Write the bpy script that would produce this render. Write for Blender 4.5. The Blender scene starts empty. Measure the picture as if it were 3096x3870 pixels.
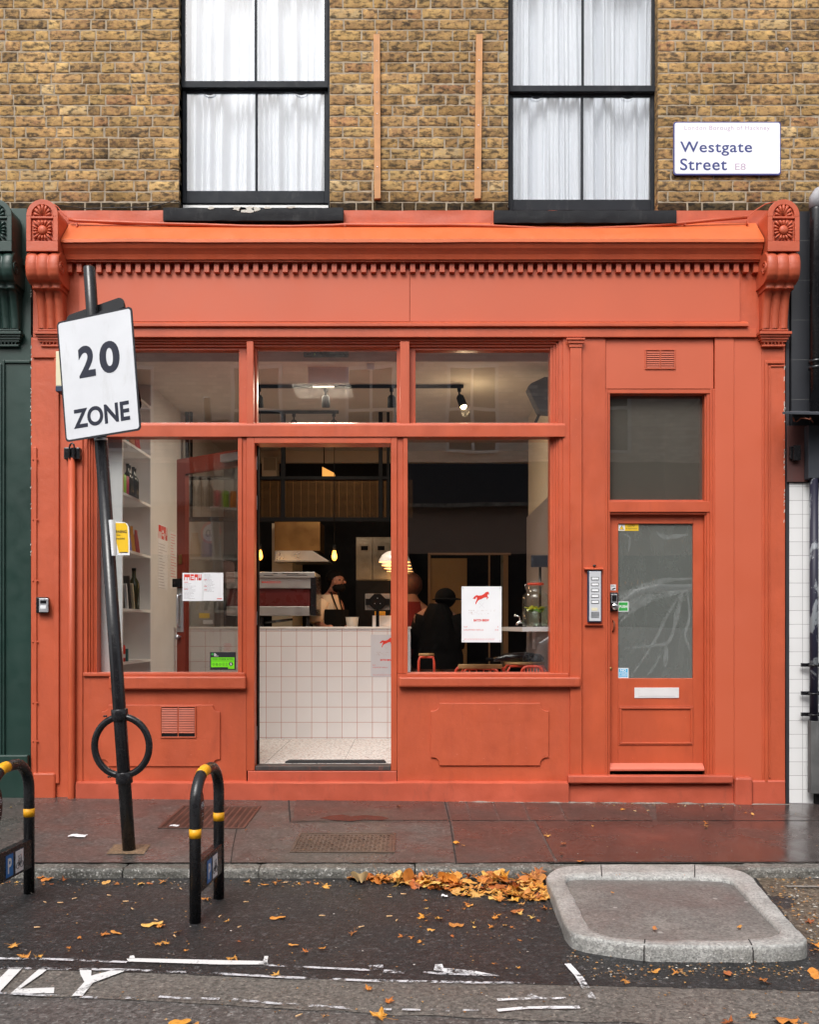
import bpy, bmesh, math, random
from mathutils import Vector, Matrix, noise
R = math.radians
rnd = random.Random(7)
scene = bpy.context.scene
COL = scene.collection
# ------------------------------------------------------------------ camera, sky, sun, exposure
F, CD, H = 3500.0, 7.0, 1.30           # focal length in photo pixels, distance to the shopfront, eye height
U0, V0 = 1560.0, 2370.0                # where the level, square-on view axis meets the photo
cam_d = bpy.data.cameras.new("camera"); cam = bpy.data.objects.new("camera", cam_d); COL.objects.link(cam)
cam.location = (0, -CD, H); cam.rotation_euler = (R(90), 0, 0)
cam_d.sensor_fit = 'HORIZONTAL'; cam_d.sensor_width = 36.0
cam_d.lens = F / 3096 * 36.0
cam_d.shift_x = -(U0 - 1548) / 3096; cam_d.shift_y = (V0 - 1935) / 3096
cam_d.clip_start = 0.05; cam_d.clip_end = 500
scene.camera = cam
world = bpy.data.worlds.new("World"); scene.world = world; world.use_nodes = True
wn = world.node_tree; wn.nodes.clear()
sky = wn.nodes.new('ShaderNodeTexSky'); sky.sky_type = 'NISHITA'; sky.sun_disc = False
SUN_EL, SUN_AZ = 50, 200               # overcast: a wide, weak sun high behind the camera
sky.sun_elevation = R(SUN_EL); sky.sun_rotation = R(SUN_AZ)
sky.air_density = 1.0; sky.dust_density = 6.0; sky.ozone_density = 1.0
hs = wn.nodes.new('ShaderNodeHueSaturation'); hs.inputs['Saturation'].default_value = 0.25
bg = wn.nodes.new('ShaderNodeBackground'); bg.inputs[1].default_value = 0.15
wo = wn.nodes.new('ShaderNodeOutputWorld')
wn.links.new(sky.outputs[0], hs.inputs['Color']); wn.links.new(hs.outputs[0], bg.inputs[0]); wn.links.new(bg.outputs[0], wo.inputs[0])
sd = bpy.data.lights.new("sun", 'SUN'); sd.energy = 1.1; sd.angle = R(28); sd.color = (1, 0.985, 0.96)
sun = bpy.data.objects.new("sun", sd); COL.objects.link(sun)
sun.rotation_euler = (R(90 - SUN_EL), 0, R(180 - SUN_AZ) * 1.0)
scene.view_settings.view_transform = 'Standard'; scene.view_settings.look = 'None'
scene.view_settings.gamma = 1.0; scene.view_settings.exposure = 0.38
scene.cycles.max_bounces = 8; scene.cycles.transparent_max_bounces = 16
scene.cycles.caustics_reflective = False; scene.cycles.caustics_refractive = False
scene.cycles.use_denoising = True
# ------------------------------------------------------------------ helpers
K = 3096 / 1725.0
def S(y): return F / (CD + y)
def X(u, y=0.0): return (u - U0) / S(y)
def Z(v, y=0.0): return H + (V0 - v) / S(y)
def G(u, v, z):                        # a point of the ground plane of height z
    d = F * (H - z) / (v - V0)
    return Vector(((u - U0) * d / F, d - CD, z))
ROOTLOC = {}
def tag(o, label=None, cat=None, group=None, kind=None):
    if label: o['label'] = label
    if cat: o['category'] = cat
    if group: o['group'] = group
    if kind: o['kind'] = kind
    return o
def thing(name, loc, label, cat, group=None):
    o = bpy.data.objects.new(name, None); COL.objects.link(o); o.location = loc
    o.empty_display_size = 0.05
    ROOTLOC[o.name] = Vector(loc)
    return tag(o, label, cat, group)
class MB:
    def __init__(s): s.v = []; s.f = []; s.smooth = []
    def add(s, vs, fs, smooth=False):
        b = len(s.v); s.v += [Vector(p) for p in vs]
        for f in fs: s.f.append([i + b for i in f]); s.smooth.append(smooth)
        return s
    def box(s, x0, x1, y0, y1, z0, z1):
        vs = [(x, y, z) for z in (z0, z1) for y in (y0, y1) for x in (x0, x1)]
        return s.add(vs, [(0, 2, 3, 1), (4, 5, 7, 6), (0, 1, 5, 4), (2, 6, 7, 3), (0, 4, 6, 2), (1, 3, 7, 5)])
    def prism(s, pts, y0, y1):           # polygon in XZ, thickness in Y
        n = len(pts); vs = [(p[0], y0, p[1]) for p in pts] + [(p[0], y1, p[1]) for p in pts]
        a = sum(pts[i][0] * pts[(i + 1) % n][1] - pts[(i + 1) % n][0] * pts[i][1] for i in range(n))
        r = range(n)
        fr = list(r) if a > 0 else list(reversed(r))
        s.add(vs, [fr, [i + n for i in reversed(fr)]] + [((i + 1) % n, i, i + n, (i + 1) % n + n) if a > 0 else (i, (i + 1) % n, (i + 1) % n + n, i + n) for i in r])
        return s
    def slab(s, pts, z0, z1):            # polygon in XY, thickness in Z
        n = len(pts); a = sum(pts[i][0] * pts[(i + 1) % n][1] - pts[(i + 1) % n][0] * pts[i][1] for i in range(n))
        if a < 0: pts = list(reversed(pts))
        vs = [(p[0], p[1], z0) for p in pts] + [(p[0], p[1], z1) for p in pts]
        s.add(vs, [list(reversed(range(n))), [i + n for i in range(n)]] + [(i, (i + 1) % n, (i + 1) % n + n, i + n) for i in range(n)])
        return s
    def extrude_x(s, prof, x0, x1, smooth=False):  # profile (y,z) closed
        n = len(prof); vs = [(x0, p[0], p[1]) for p in prof] + [(x1, p[0], p[1]) for p in prof]
        a = sum(prof[i][0] * prof[(i + 1) % n][1] - prof[(i + 1) % n][0] * prof[i][1] for i in range(n))
        q = [(i, i + n, (i + 1) % n + n, (i + 1) % n) for i in range(n)]
        caps = [list(range(n)), [i + n for i in reversed(range(n))]]
        if a > 0: q = [tuple(reversed(t)) for t in q]; caps = [list(reversed(c)) for c in caps]
        s.add(vs, q, smooth); s.add([], []); b = len(s.v) - 2 * n
        for c in caps: s.f.append([i + b for i in c]); s.smooth.append(False)
        return s
    def grid(s, fn, nu, nv, smooth=True, flip=False):
        vs = [fn(i / nu, j / nv) for j in range(nv + 1) for i in range(nu + 1)]
        fs = []
        for j in range(nv):
            for i in range(nu):
                a = j * (nu + 1) + i; q = (a, a + 1, a + nu + 2, a + nu + 1)
                fs.append(tuple(reversed(q)) if flip else q)
        return s.add(vs, fs, smooth)
    def tube(s, path, r, n=12, caps=True):
        path = [Vector(p) for p in path]; m = len(path)
        rr = r if isinstance(r, (list, tuple)) else [r] * m
        vs = []; t0 = (path[1] - path[0]).normalized()
        up = Vector((0, 0, 1)) if abs(t0.z) < 0.9 else Vector((0, 1, 0))
        nx = t0.cross(up).normalized()
        for i, p in enumerate(path):
            t = ((path[min(i + 1, m - 1)] - path[max(i - 1, 0)])).normalized()
            nx = (nx - t * nx.dot(t)).normalized(); ny = t.cross(nx)
            for k in range(n):
                a = 2 * math.pi * k / n
                vs.append(p + (nx * math.cos(a) + ny * math.sin(a)) * rr[i])
        fs = [(i * n + k, i * n + (k + 1) % n, (i + 1) * n + (k + 1) % n, (i + 1) * n + k) for i in range(m - 1) for k in range(n)]
        s.add(vs, fs, True)
        if caps:
            b = len(s.v) - m * n
            s.f.append([b + k for k in reversed(range(n))]); s.smooth.append(False)
            s.f.append([b + (m - 1) * n + k for k in range(n)]); s.smooth.append(False)
        return s
    def lathe(s, prof, c, n=24, axis='z'):
        c = Vector(c); vs = []
        for (r, h) in prof:
            for k in range(n):
                a = 2 * math.pi * k / n; p = (r * math.cos(a), r * math.sin(a), h)
                if axis == 'y': p = (p[0], h, p[1])
                if axis == 'x': p = (h, p[0], p[1])
                vs.append(c + Vector(p))
        m = len(prof)
        fs = [(i * n + k, i * n + (k + 1) % n, (i + 1) * n + (k + 1) % n, (i + 1) * n + k) for i in range(m - 1) for k in range(n)]
        return s.add(vs, fs, True)
    def ball(s, c, r, n=12, m=8, sq=(1, 1, 1)):
        c = Vector(c)
        s.grid(lambda u, v: c + Vector((r * sq[0] * math.sin(math.pi * v) * math.cos(2 * math.pi * u), r * sq[1] * math.sin(math.pi * v) * math.sin(2 * math.pi * u), -r * sq[2] * math.cos(math.pi * v))), n, m)
        return s
    def xform(s, M):
        s.v = [M @ p for p in s.v]; return s
    def merge(s, o): return s.add(o.v, o.f) if False else s._m(o)
    def _m(s, o):
        b = len(s.v); s.v += o.v; s.f += [[i + b for i in f] for f in o.f]; s.smooth += o.smooth; return s
    def build(s, name, mat, parent=None, bevel=0, seg=2, colors=None, weld=False):
        root = parent
        while root is not None and root.parent is not None: root = root.parent
        if root is not None: off = ROOTLOC.get(root.name, Vector((0, 0, 0)))
        else:
            xs = [p.x for p in s.v]; ys = [p.y for p in s.v]; zs = [p.z for p in s.v]
            off = Vector(((min(xs) + max(xs)) / 2, (min(ys) + max(ys)) / 2, min(zs)))
        me = bpy.data.meshes.new(name); me.from_pydata([tuple(p - off) for p in s.v], [], s.f)
        me.polygons.foreach_set('use_smooth', s.smooth)
        if colors is not None:
            ca = me.color_attributes.new('tint', 'FLOAT_COLOR', 'POINT')
            flat = [c for col in colors for c in (col[0], col[1], col[2], col[3] if len(col) > 3 else 1.0)]
            ca.data.foreach_set('color', flat)
        me.update()
        if weld:
            bm = bmesh.new(); bm.from_mesh(me); bmesh.ops.remove_doubles(bm, verts=bm.verts, dist=1e-5)
            bmesh.ops.recalc_face_normals(bm, faces=bm.faces); bm.to_mesh(me); bm.free()
        me.materials.append(mat)
        o = bpy.data.objects.new(name, me); COL.objects.link(o)
        if parent is not None: o.parent = parent
        else: o.location = off; ROOTLOC[o.name] = off
        if bevel:
            b = o.modifiers.new('bevel', 'BEVEL'); b.width = bevel; b.segments = seg; b.limit_method = 'ANGLE'; b.angle_limit = R(40)
            b.harden_normals = False
        return o
def copy_tree(o, delta=None, parent=None):
    c = o.copy(); COL.objects.link(c)
    if parent is not None: c.parent = parent
    if delta is not None: c.location = o.location + Vector(delta)
    ROOTLOC[c.name] = Vector(c.location)
    for ch in list(o.children): copy_tree(ch, None, c)
    return c
def box(name, m, p, x0, x1, y0, y1, z0, z1, bevel=0.003):
    return MB().box(min(x0, x1), max(x0, x1), min(y0, y1), max(y0, y1), min(z0, z1), max(z0, z1)).build(name, m, p, bevel)
def text_mb(s, x0, x1, z0, z1, y, th=0.0006, bold=0.0, spacing=1.0, mirror=False, frame=None):
    cu = bpy.data.curves.new('t', 'FONT'); cu.body = s; cu.size = 1.0; cu.offset = bold; cu.space_character = spacing
    cu.resolution_u = 6
    o = bpy.data.objects.new('t', cu); COL.objects.link(o)
    dg = bpy.context.evaluated_depsgraph_get(); me = bpy.data.meshes.new_from_object(o.evaluated_get(dg))
    vs = [v.co.copy() for v in me.vertices]; fs = [list(p.vertices) for p in me.polygons]
    COL.objects.unlink(o); bpy.data.objects.remove(o); bpy.data.meshes.remove(me); bpy.data.curves.remove(cu)
    a0 = min(v.x for v in vs); a1 = max(v.x for v in vs); b0 = min(v.y for v in vs); b1 = max(v.y for v in vs)
    out = MB()
    def T(v):
        u = (v.x - a0) / (a1 - a0); w = (v.y - b0) / (b1 - b0)
        if mirror: u = 1 - u
        p = (x0 + u * (x1 - x0), y, z0 + w * (z1 - z0))
        return frame(p) if frame else p
    out.add([T(v) for v in vs], fs)
    return out
def lines_mb(x0, x1, z1, n, pitch, h, y, seed, short=0.45):   # rows of tiny print
    r = random.Random(seed); m = MB()
    for i in range(n):
        z = z1 - i * pitch; L = x0
        end = x0 + (x1 - x0) * r.uniform(short, 1.0)
        while L < end:
            w = r.uniform(0.006, 0.018); m.add([(L, y, z), (min(L + w, end), y, z), (min(L + w, end), y, z + h), (L, y, z + h)], [(0, 1, 2, 3)]); L += w + 0.003
    return m
# ------------------------------------------------------------------ materials
def newmat(name):
    m = bpy.data.materials.new(name); m.use_nodes = True; nt = m.node_tree; nt.nodes.clear()
    o = nt.nodes.new('ShaderNodeOutputMaterial'); b = nt.nodes.new('ShaderNodeBsdfPrincipled')
    nt.links.new(b.outputs[0], o.inputs[0]); return m, nt, b, o
def N(nt, t, **kw):
    n = nt.nodes.new(t)
    for k, v in kw.items():
        if k.startswith('i_'): n.inputs[k[2:].replace('_', ' ')].default_value = v
        else: setattr(n, k, v)
    return n
def noise_n(nt, scale, detail=4, rough=0.55, coord='Object', stretch=None, dist=0.0):
    tc = N(nt, 'ShaderNodeTexCoord'); src = tc.outputs[coord]
    if coord == 'World': pass
    if stretch:
        mp = N(nt, 'ShaderNodeMapping'); mp.inputs['Scale'].default_value = stretch; nt.links.new(src, mp.inputs[0]); src = mp.outputs[0]
    n = N(nt, 'ShaderNodeTexNoise'); n.inputs['Scale'].default_value = scale; n.inputs['Detail'].default_value = detail; n.inputs['Roughness'].default_value = rough; n.inputs['Distortion'].default_value = dist
    nt.links.new(src, n.inputs['Vector']); return n
def ramp(nt, src, stops, interp='LINEAR'):
    r = N(nt, 'ShaderNodeValToRGB'); r.color_ramp.interpolation = interp
    els = r.color_ramp.elements
    while len(els) > 1: els.remove(els[-1])
    for i, (p, c) in enumerate(stops):
        e = els[0] if i == 0 else els.new(p)
        e.position = p; e.color = (*c, 1) if isinstance(c, tuple) else (c, c, c, 1)
    nt.links.new(src, r.inputs[0]); return r
def mixc(nt, fac, a, b, mode='MIX'):
    m = N(nt, 'ShaderNodeMix', data_type='RGBA', blend_type=mode)
    for s, v in ((m.inputs[0], fac), (m.inputs[6], a), (m.inputs[7], b)):
        if isinstance(v, bpy.types.NodeSocket): nt.links.new(v, s)
        elif isinstance(v, tuple): s.default_value = (*v, 1)
        else: s.default_value = v
    return m.outputs[2]
def bump(nt, bs, src, strength, dist, prev=None):
    b = N(nt, 'ShaderNodeBump'); b.inputs['Strength'].default_value = strength; b.inputs['Distance'].default_value = dist
    nt.links.new(src, b.inputs['Height'])
    if prev is not None: nt.links.new(prev, b.inputs['Normal'])
    if bs is not None: nt.links.new(b.outputs[0], bs.inputs['Normal'])
    return b.outputs[0]
def paint(name, col, rough=0.5, var=0.12, vscale=3.0, bscale=18, bstr=0.25, bdist=0.004, metal=0.0, fine=True, dirt=0.0, dirtcol=(0.08, 0.06, 0.05), coat=0, spec=0.5, chips=False):
    m, nt, b, o = newmat(name)
    b.inputs['Specular IOR Level'].default_value = spec
    n = noise_n(nt, vscale, 5, 0.6)
    d = tuple(c * (1 - var) for c in col); l = tuple(min(1, c * (1 + var)) for c in col)
    r = ramp(nt, n.outputs[0], [(0.3, d), (0.7, l)]); c = r.outputs[0]
    if dirt:
        n3 = noise_n(nt, 7, 8, 0.7, stretch=(1.6, 1.6, 0.5)); f = ramp(nt, n3.outputs[0], [(0.56, 0.0), (0.78, dirt)])
        c = mixc(nt, f.outputs[0], c, dirtcol)
    if chips:
        n7 = noise_n(nt, 55, 3, 0.6); c = mixc(nt, ramp(nt, n7.outputs[0], [(0.70, 0.0), (0.74, 0.5)]).outputs[0], c, (0.75, 0.30, 0.20))
        n8 = noise_n(nt, 4.5, 6, 0.7, stretch=(1, 1, 0.35)); c = mixc(nt, ramp(nt, n8.outputs[0], [(0.40, 0.22), (0.60, 0.0)]).outputs[0], c, (0.30, 0.05, 0.025))
    nt.links.new(c, b.inputs['Base Color'])
    b.inputs['Metallic'].default_value = metal
    n4 = noise_n(nt, vscale * 4, 4); rr = ramp(nt, n4.outputs[0], [(0.3, max(0, rough - 0.08)), (0.7, min(1, rough + 0.08))]); nt.links.new(rr.outputs[0], b.inputs['Roughness'])
    if bstr:
        n2 = noise_n(nt, bscale, 5, 0.6); nb = bump(nt, b, n2.outputs[0], bstr, bdist)
        if fine: n5 = noise_n(nt, bscale * 9, 3); bump(nt, b, n5.outputs[0], bstr * 0.5, bdist * 0.12, nb)
    if coat: b.inputs['Coat Weight'].default_value = coat
    return m
def plain(name, col, rough=0.5, metal=0.0, spec=0.5):
    return paint(name, col, rough, 0.05, 4, 40, 0.08, 0.001, metal, False, spec=spec)
def emit(name, col, strength):
    m, nt, b, o = newmat(name); b.inputs['Base Color'].default_value = (*col, 1)
    b.inputs['Emission Color'].default_value = (*col, 1); b.inputs['Emission Strength'].default_value = strength; return m
def glassmat(name, tint=(0.93, 0.95, 0.94), k=1.6, dirt=0.0, dirtcol=(0.35, 0.37, 0.35), wob=0.0, base=0.0):
    m, nt, b, o = newmat(name); nt.nodes.remove(b)
    tr = N(nt, 'ShaderNodeBsdfTransparent'); tr.inputs[0].default_value = (*tint, 1)
    gl = N(nt, 'ShaderNodeBsdfGlossy'); gl.inputs['Roughness'].default_value = 0.0; gl.inputs['Color'].default_value = (1, 1, 1, 1)
    lw = N(nt, 'ShaderNodeLayerWeight'); pw = N(nt, 'ShaderNodeMath', operation='POWER'); nt.links.new(lw.outputs['Facing'], pw.inputs[0]); pw.inputs[1].default_value = 4.0
    mu = N(nt, 'ShaderNodeMath', operation='MULTIPLY_ADD', use_clamp=True); nt.links.new(pw.outputs[0], mu.inputs[0]); mu.inputs[1].default_value = 0.8; mu.inputs[2].default_value = base + 0.022 * k
    mx = N(nt, 'ShaderNodeMixShader'); nt.links.new(mu.outputs[0], mx.inputs[0]); nt.links.new(tr.outputs[0], mx.inputs[1]); nt.links.new(gl.outputs[0], mx.inputs[2])
    if wob:
        n = noise_n(nt, 1.6, 1); bb = bump(nt, None, n.outputs[0], wob, 0.02); nt.links.new(bb, gl.inputs['Normal'])
    if dirt:                               # grime first, the surface reflection over it
        n = noise_n(nt, 5, 8, 0.7, stretch=(1, 1, 0.4), dist=1.5); f = ramp(nt, n.outputs[0], [(0.35, dirt * 0.78), (0.75, dirt)])
        df = N(nt, 'ShaderNodeBsdfDiffuse'); df.inputs[0].default_value = (*dirtcol, 1)
        m2 = N(nt, 'ShaderNodeMixShader'); nt.links.new(f.outputs[0], m2.inputs[0]); nt.links.new(tr.outputs[0], m2.inputs[1]); nt.links.new(df.outputs[0], m2.inputs[2]); nt.links.new(m2.outputs[0], mx.inputs[1])
    last = mx.outputs[0]
    nt.links.new(last, o.inputs[0]); return m
M = {}
ORC = (0.525, 0.096, 0.038)
M['orange'] = paint('orange_render_paint', ORC, 0.52, 0.12, 1.8, 9, 0.6, 0.008, dirt=0.5, dirtcol=(0.32, 0.055, 0.028), chips=True)
M['orange_wood'] = paint('orange_joinery_paint', ORC, 0.42, 0.09, 2.4, 26, 0.2, 0.002, dirt=0.4, dirtcol=(0.33, 0.055, 0.028), chips=True)
M['orange_board'] = paint('orange_fascia_paint', (0.55, 0.108, 0.048), 0.5, 0.05, 1, 5, 0.2, 0.004)
M['orange_lead'] = paint('orange_flashing_paint', (0.64, 0.135, 0.04), 0.42, 0.1, 2.5, 7, 0.35, 0.006)
M['orange_base'] = paint('orange_plinth_paint', (0.50, 0.095, 0.05), 0.5, 0.18, 2.2, 8, 0.6, 0.008, dirt=0.6, dirtcol=(0.22, 0.06, 0.04))
M['dark_red'] = paint('inner_door_paint', (0.22, 0.03, 0.015), 0.4, 0.08, 2, 20, 0.1, 0.002)
M['black'] = paint('black_gloss_paint', (0.012, 0.012, 0.014), 0.22, 0.25, 8, 60, 0.18, 0.0015, dirt=0.3, dirtcol=(0.06, 0.06, 0.06))
M['black_matt'] = plain('black_matt', (0.0035, 0.0035, 0.004), 0.7, spec=0.1)
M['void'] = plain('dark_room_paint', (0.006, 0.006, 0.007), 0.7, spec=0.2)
M['frame_black'] = paint('sash_paint', (0.012, 0.015, 0.021), 0.6, 0.2, 4, 30, 0.4, 0.002, dirt=0.4, dirtcol=(0.10, 0.10, 0.10), spec=0.25)
M['sill'] = paint('sill_paint', (0.012, 0.013, 0.016), 0.7, 0.2, 3, 14, 0.6, 0.006, dirt=0.15, dirtcol=(0.2, 0.2, 0.19), spec=0.25)
M['green'] = paint('dark_green_paint', (0.012, 0.038, 0.030), 0.42, 0.2, 2, 12, 0.3, 0.004, dirt=0.3, dirtcol=(0.03, 0.05, 0.045))
M['white'] = plain('white_paint', (0.80, 0.80, 0.80), 0.5)
M['paper'] = plain('white_paper', (0.80, 0.81, 0.83), 0.8)
M['red_ink'] = plain('red_ink', (0.68, 0.035, 0.02), 0.7)
M['grey_ink'] = plain('grey_ink', (0.33, 0.31, 0.33), 0.8)
M['black_ink'] = plain('black_ink', (0.012, 0.014, 0.02), 0.5)
M['steel'] = paint('brushed_steel', (0.50, 0.49, 0.47), 0.42, 0.05, 3, 60, 0.0, 0.001, metal=1.0)
M['chrome'] = paint('chrome', (0.75, 0.75, 0.75), 0.12, 0.05, 6, 60, 0.0, metal=1.0)
M['aluminium'] = paint('aluminium', (0.62, 0.63, 0.66), 0.35, 0.05, 6, 60, 0.05, 0.001, metal=0.7)
M['yellow_band'] = plain('yellow_band', (0.85, 0.40, 0.01), 0.45)
M['glass'] = glassmat('shop_glass', tint=(0.97, 0.975, 0.97), k=5.5, wob=0.06)
M['glass_thick'] = glassmat('jar_glass', (0.90, 0.94, 0.92), k=2.5, base=0.03)
M['glass_sash'] = glassmat('old_sash_glass', (0.97, 0.98, 0.99), k=3.5, wob=0.35)
M['glass_dirty'] = glassmat('greasy_door_glass', (0.6, 0.63, 0.6), k=6.5, dirt=0.72, dirtcol=(0.20, 0.215, 0.20), wob=0.1)
M['glass_fan'] = glassmat('fanlight_glass', (0.7, 0.72, 0.7), k=4.0, dirt=0.4, dirtcol=(0.17, 0.155, 0.13), wob=0.08)
M['wood'] = paint('raw_batten_wood', (0.52, 0.25, 0.10), 0.65, 0.2, 9, 50, 0.3, 0.002)
M['beech'] = paint('beech_wood', (0.45, 0.27, 0.11), 0.5, 0.15, 9, 50, 0.2, 0.002)
def grain_tweak():
    pass
# ---- brick: colour from each brick's own tint, soot blotches, pores
def brickmat():
    m, nt, b, o = newmat('london_stock_brick')
    at = N(nt, 'ShaderNodeAttribute', attribute_name='tint')
    n1 = noise_n(nt, 26, 6, 0.65); c = mixc(nt, ramp(nt, n1.outputs[0], [(0.35, 0.0), (0.68, 0.8)]).outputs[0], at.outputs[0], (0.74, 0.46, 0.17))
    n0 = noise_n(nt, 9, 5, 0.6, stretch=(1, 1, 2.2)); c = mixc(nt, ramp(nt, n0.outputs[0], [(0.42, 0.0), (0.70, 0.55)]).outputs[0], c, (0.40, 0.23, 0.11))
    n2 = noise_n(nt, 19, 5, 0.62, stretch=(1.0, 1, 2.0), dist=0.15); f = ramp(nt, n2.outputs[0], [(0.47, 0.0), (0.60, 0.75), (0.70, 0.93)])
    c = mixc(nt, f.outputs[0], c, (0.045, 0.036, 0.028))
    n3 = noise_n(nt, 75, 4, 0.7); c = mixc(nt, ramp(nt, n3.outputs[0], [(0.60, 0.0), (0.72, 0.7)]).outputs[0], c, (0.05, 0.035, 0.02))
    n6 = noise_n(nt, 34, 5, 0.7, dist=1.0); c = mixc(nt, ramp(nt, n6.outputs[0], [(0.66, 0.0), (0.74, 0.55)]).outputs[0], c, (0.62, 0.55, 0.42))
    nl = noise_n(nt, 1.6, 6, 0.65, stretch=(1, 1, 0.55), dist=0.5); c = mixc(nt, 1.0, c, ramp(nt, nl.outputs[0], [(0.35, 0.66), (0.62, 1.12)]).outputs[0], 'MULTIPLY')
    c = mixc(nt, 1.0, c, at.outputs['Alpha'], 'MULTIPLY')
    nt.links.new(c, b.inputs['Base Color']); b.inputs['Roughness'].default_value = 0.9; b.inputs['Specular IOR Level'].default_value = 0.25
    n4 = noise_n(nt, 32, 7, 0.7); nb = bump(nt, b, n4.outputs[0], 0.6, 0.007)
    n5 = noise_n(nt, 160, 3, 0.6); bump(nt, b, n5.outputs[0], 0.6, 0.002, nb)
    return m
M['brick'] = brickmat()
M['mortar'] = paint('old_mortar', (0.34, 0.275, 0.20), 0.95, 0.3, 14, 60, 0.9, 0.004, dirt=0.55, dirtcol=(0.10, 0.08, 0.06))
M['orange_weather'] = paint('orange_weather_bar', (0.66, 0.17, 0.11), 0.4, 0.06, 3, 20, 0.15, 0.002)
M['rust'] = paint('rusty_iron', (0.16, 0.045, 0.02), 0.6, 0.4, 20, 60, 0.4, 0.002)
M['brass'] = plain('brass', (0.35, 0.22, 0.08), 0.35, 0.9)
M['yellow'] = plain('yellow_print', (0.80, 0.52, 0.02), 0.6)
M['sign_green'] = plain('green_print', (0.03, 0.36, 0.06), 0.5)
M['lime'] = plain('lime_print', (0.17, 0.78, 0.01), 0.5)
M['sign_cyan'] = plain('cyan_print', (0.03, 0.40, 0.70), 0.5)
M['sign_blue'] = plain('blue_print', (0.015, 0.17, 0.52), 0.35)
M['vent_dark'] = plain('vent_recess', (0.22, 0.03, 0.015), 0.8)
M['case_blue'] = plain('dark_blue_case', (0.02, 0.035, 0.075), 0.4)
M['cream'] = plain('cream_plastic', (0.72, 0.66, 0.46), 0.5)
M['navy'] = plain('navy_print', (0.018, 0.022, 0.075), 0.4)
M['lilac_ink'] = plain('faded_lilac_print', (0.50, 0.38, 0.50), 0.6)
M['white_tiles'] = None
def tilemat(name, w, h, grout, tile, off=(0, 0), mort=0.0022, rough=0.22, var=0.06, offset=0.0):
    m, nt, b, o = newmat(name); tc = N(nt, 'ShaderNodeNewGeometry'); sx = N(nt, 'ShaderNodeSeparateXYZ'); nt.links.new(tc.outputs['Position'], sx.inputs[0])
    ax = N(nt, 'ShaderNodeMath', operation='ADD'); ax.inputs[1].default_value = off[0] + 10 * w; nt.links.new(sx.outputs[0], ax.inputs[0])
    az = N(nt, 'ShaderNodeMath', operation='ADD'); az.inputs[1].default_value = off[1]; nt.links.new(sx.outputs[2], az.inputs[0])
    cx = N(nt, 'ShaderNodeCombineXYZ'); nt.links.new(ax.outputs[0], cx.inputs[0]); nt.links.new(az.outputs[0], cx.inputs[1])
    br = N(nt, 'ShaderNodeTexBrick', offset=offset, squash=1.0); nt.links.new(cx.outputs[0], br.inputs[0])
    br.inputs['Scale'].default_value = 1; br.inputs['Mortar Size'].default_value = mort; br.inputs['Mortar Smooth'].default_value = 0.1; br.inputs['Brick Width'].default_value = w; br.inputs['Row Height'].default_value = h; br.inputs['Bias'].default_value = 0
    br.inputs['Color1'].default_value = (*[c * (1 - var) for c in tile], 1); br.inputs['Color2'].default_value = (*tile, 1); br.inputs['Mortar'].default_value = (*grout, 1)
    n = noise_n(nt, 3, 4); c = mixc(nt, ramp(nt, n.outputs[0], [(0.4, 0.0), (0.9, 0.25)]).outputs[0], br.outputs[0], tuple(x * 0.75 for x in tile))
    nt.links.new(c, b.inputs['Base Color'])
    rr = ramp(nt, br.outputs['Fac'], [(0.0, rough), (1.0, 0.8)]); nt.links.new(rr.outputs[0], b.inputs['Roughness'])
    bp = N(nt, 'ShaderNodeBump', invert=True); bp.inputs['Strength'].default_value = 0.5; bp.inputs['Distance'].default_value = 0.002; nt.links.new(br.outputs['Fac'], bp.inputs['Height']); nt.links.new(bp.outputs[0], b.inputs['Normal'])
    return m
M['counter_tiles'] = tilemat('counter_tiles', 0.1428, 0.1428, (0.42, 0.16, 0.11), (0.74, 0.73, 0.73), off=(0.022 + 0.5, 0.0225 - 0.0), mort=0.0021)
M['white_tiles'] = tilemat('white_wall_tiles', 0.104, 0.104, (0.30, 0.28, 0.30), (0.80, 0.80, 0.80), off=(-0.04, 0.03), mort=0.0016)
M['dark_tiles'] = tilemat('dark_grey_tiles', 0.30, 0.30, (0.10, 0.10, 0.10), (0.030, 0.032, 0.038), off=(0.0, -0.02), mort=0.002, rough=0.35)
M['wall_white'] = plain('interior_white', (0.72, 0.71, 0.69), 0.7)
M['wall_cream'] = plain('interior_cream', (0.62, 0.52, 0.38), 0.7)
M['ceiling'] = plain('interior_ceiling', (0.66, 0.60, 0.52), 0.8)
def terrazzo():
    m, nt, b, o = newmat('terrazzo_floor'); c = None; last = (0.66, 0.64, 0.62)
    for i, (sc, col, th) in enumerate([(20, (0.28, 0.10, 0.05), 0.20), (24, (0.08, 0.07, 0.07), 0.22), (17, (0.40, 0.22, 0.12), 0.17), (30, (0.22, 0.21, 0.22), 0.25), (26, (0.45, 0.24, 0.22), 0.2)]):
        tc = N(nt, 'ShaderNodeTexCoord'); mp = N(nt, 'ShaderNodeMapping'); mp.inputs['Location'].default_value = (i * 3.7, i * 1.3, 0); mp.inputs['Rotation'].default_value = (0, 0, i * 0.8); mp.inputs['Scale'].default_value = (1, 1.8, 1); nt.links.new(tc.outputs['Object'], mp.inputs[0])
        v = N(nt, 'ShaderNodeTexVoronoi'); v.inputs['Scale'].default_value = sc; nt.links.new(mp.outputs[0], v.inputs['Vector'])
        f = ramp(nt, v.outputs['Distance'], [(th, 1.0), (th + 0.03, 0.0)]); last = mixc(nt, f.outputs[0], last, col)
    nt.links.new(last, b.inputs['Base Color']); b.inputs['Roughness'].default_value = 0.3; return m
M['terrazzo'] = terrazzo()
M['ribbed'] = None
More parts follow.
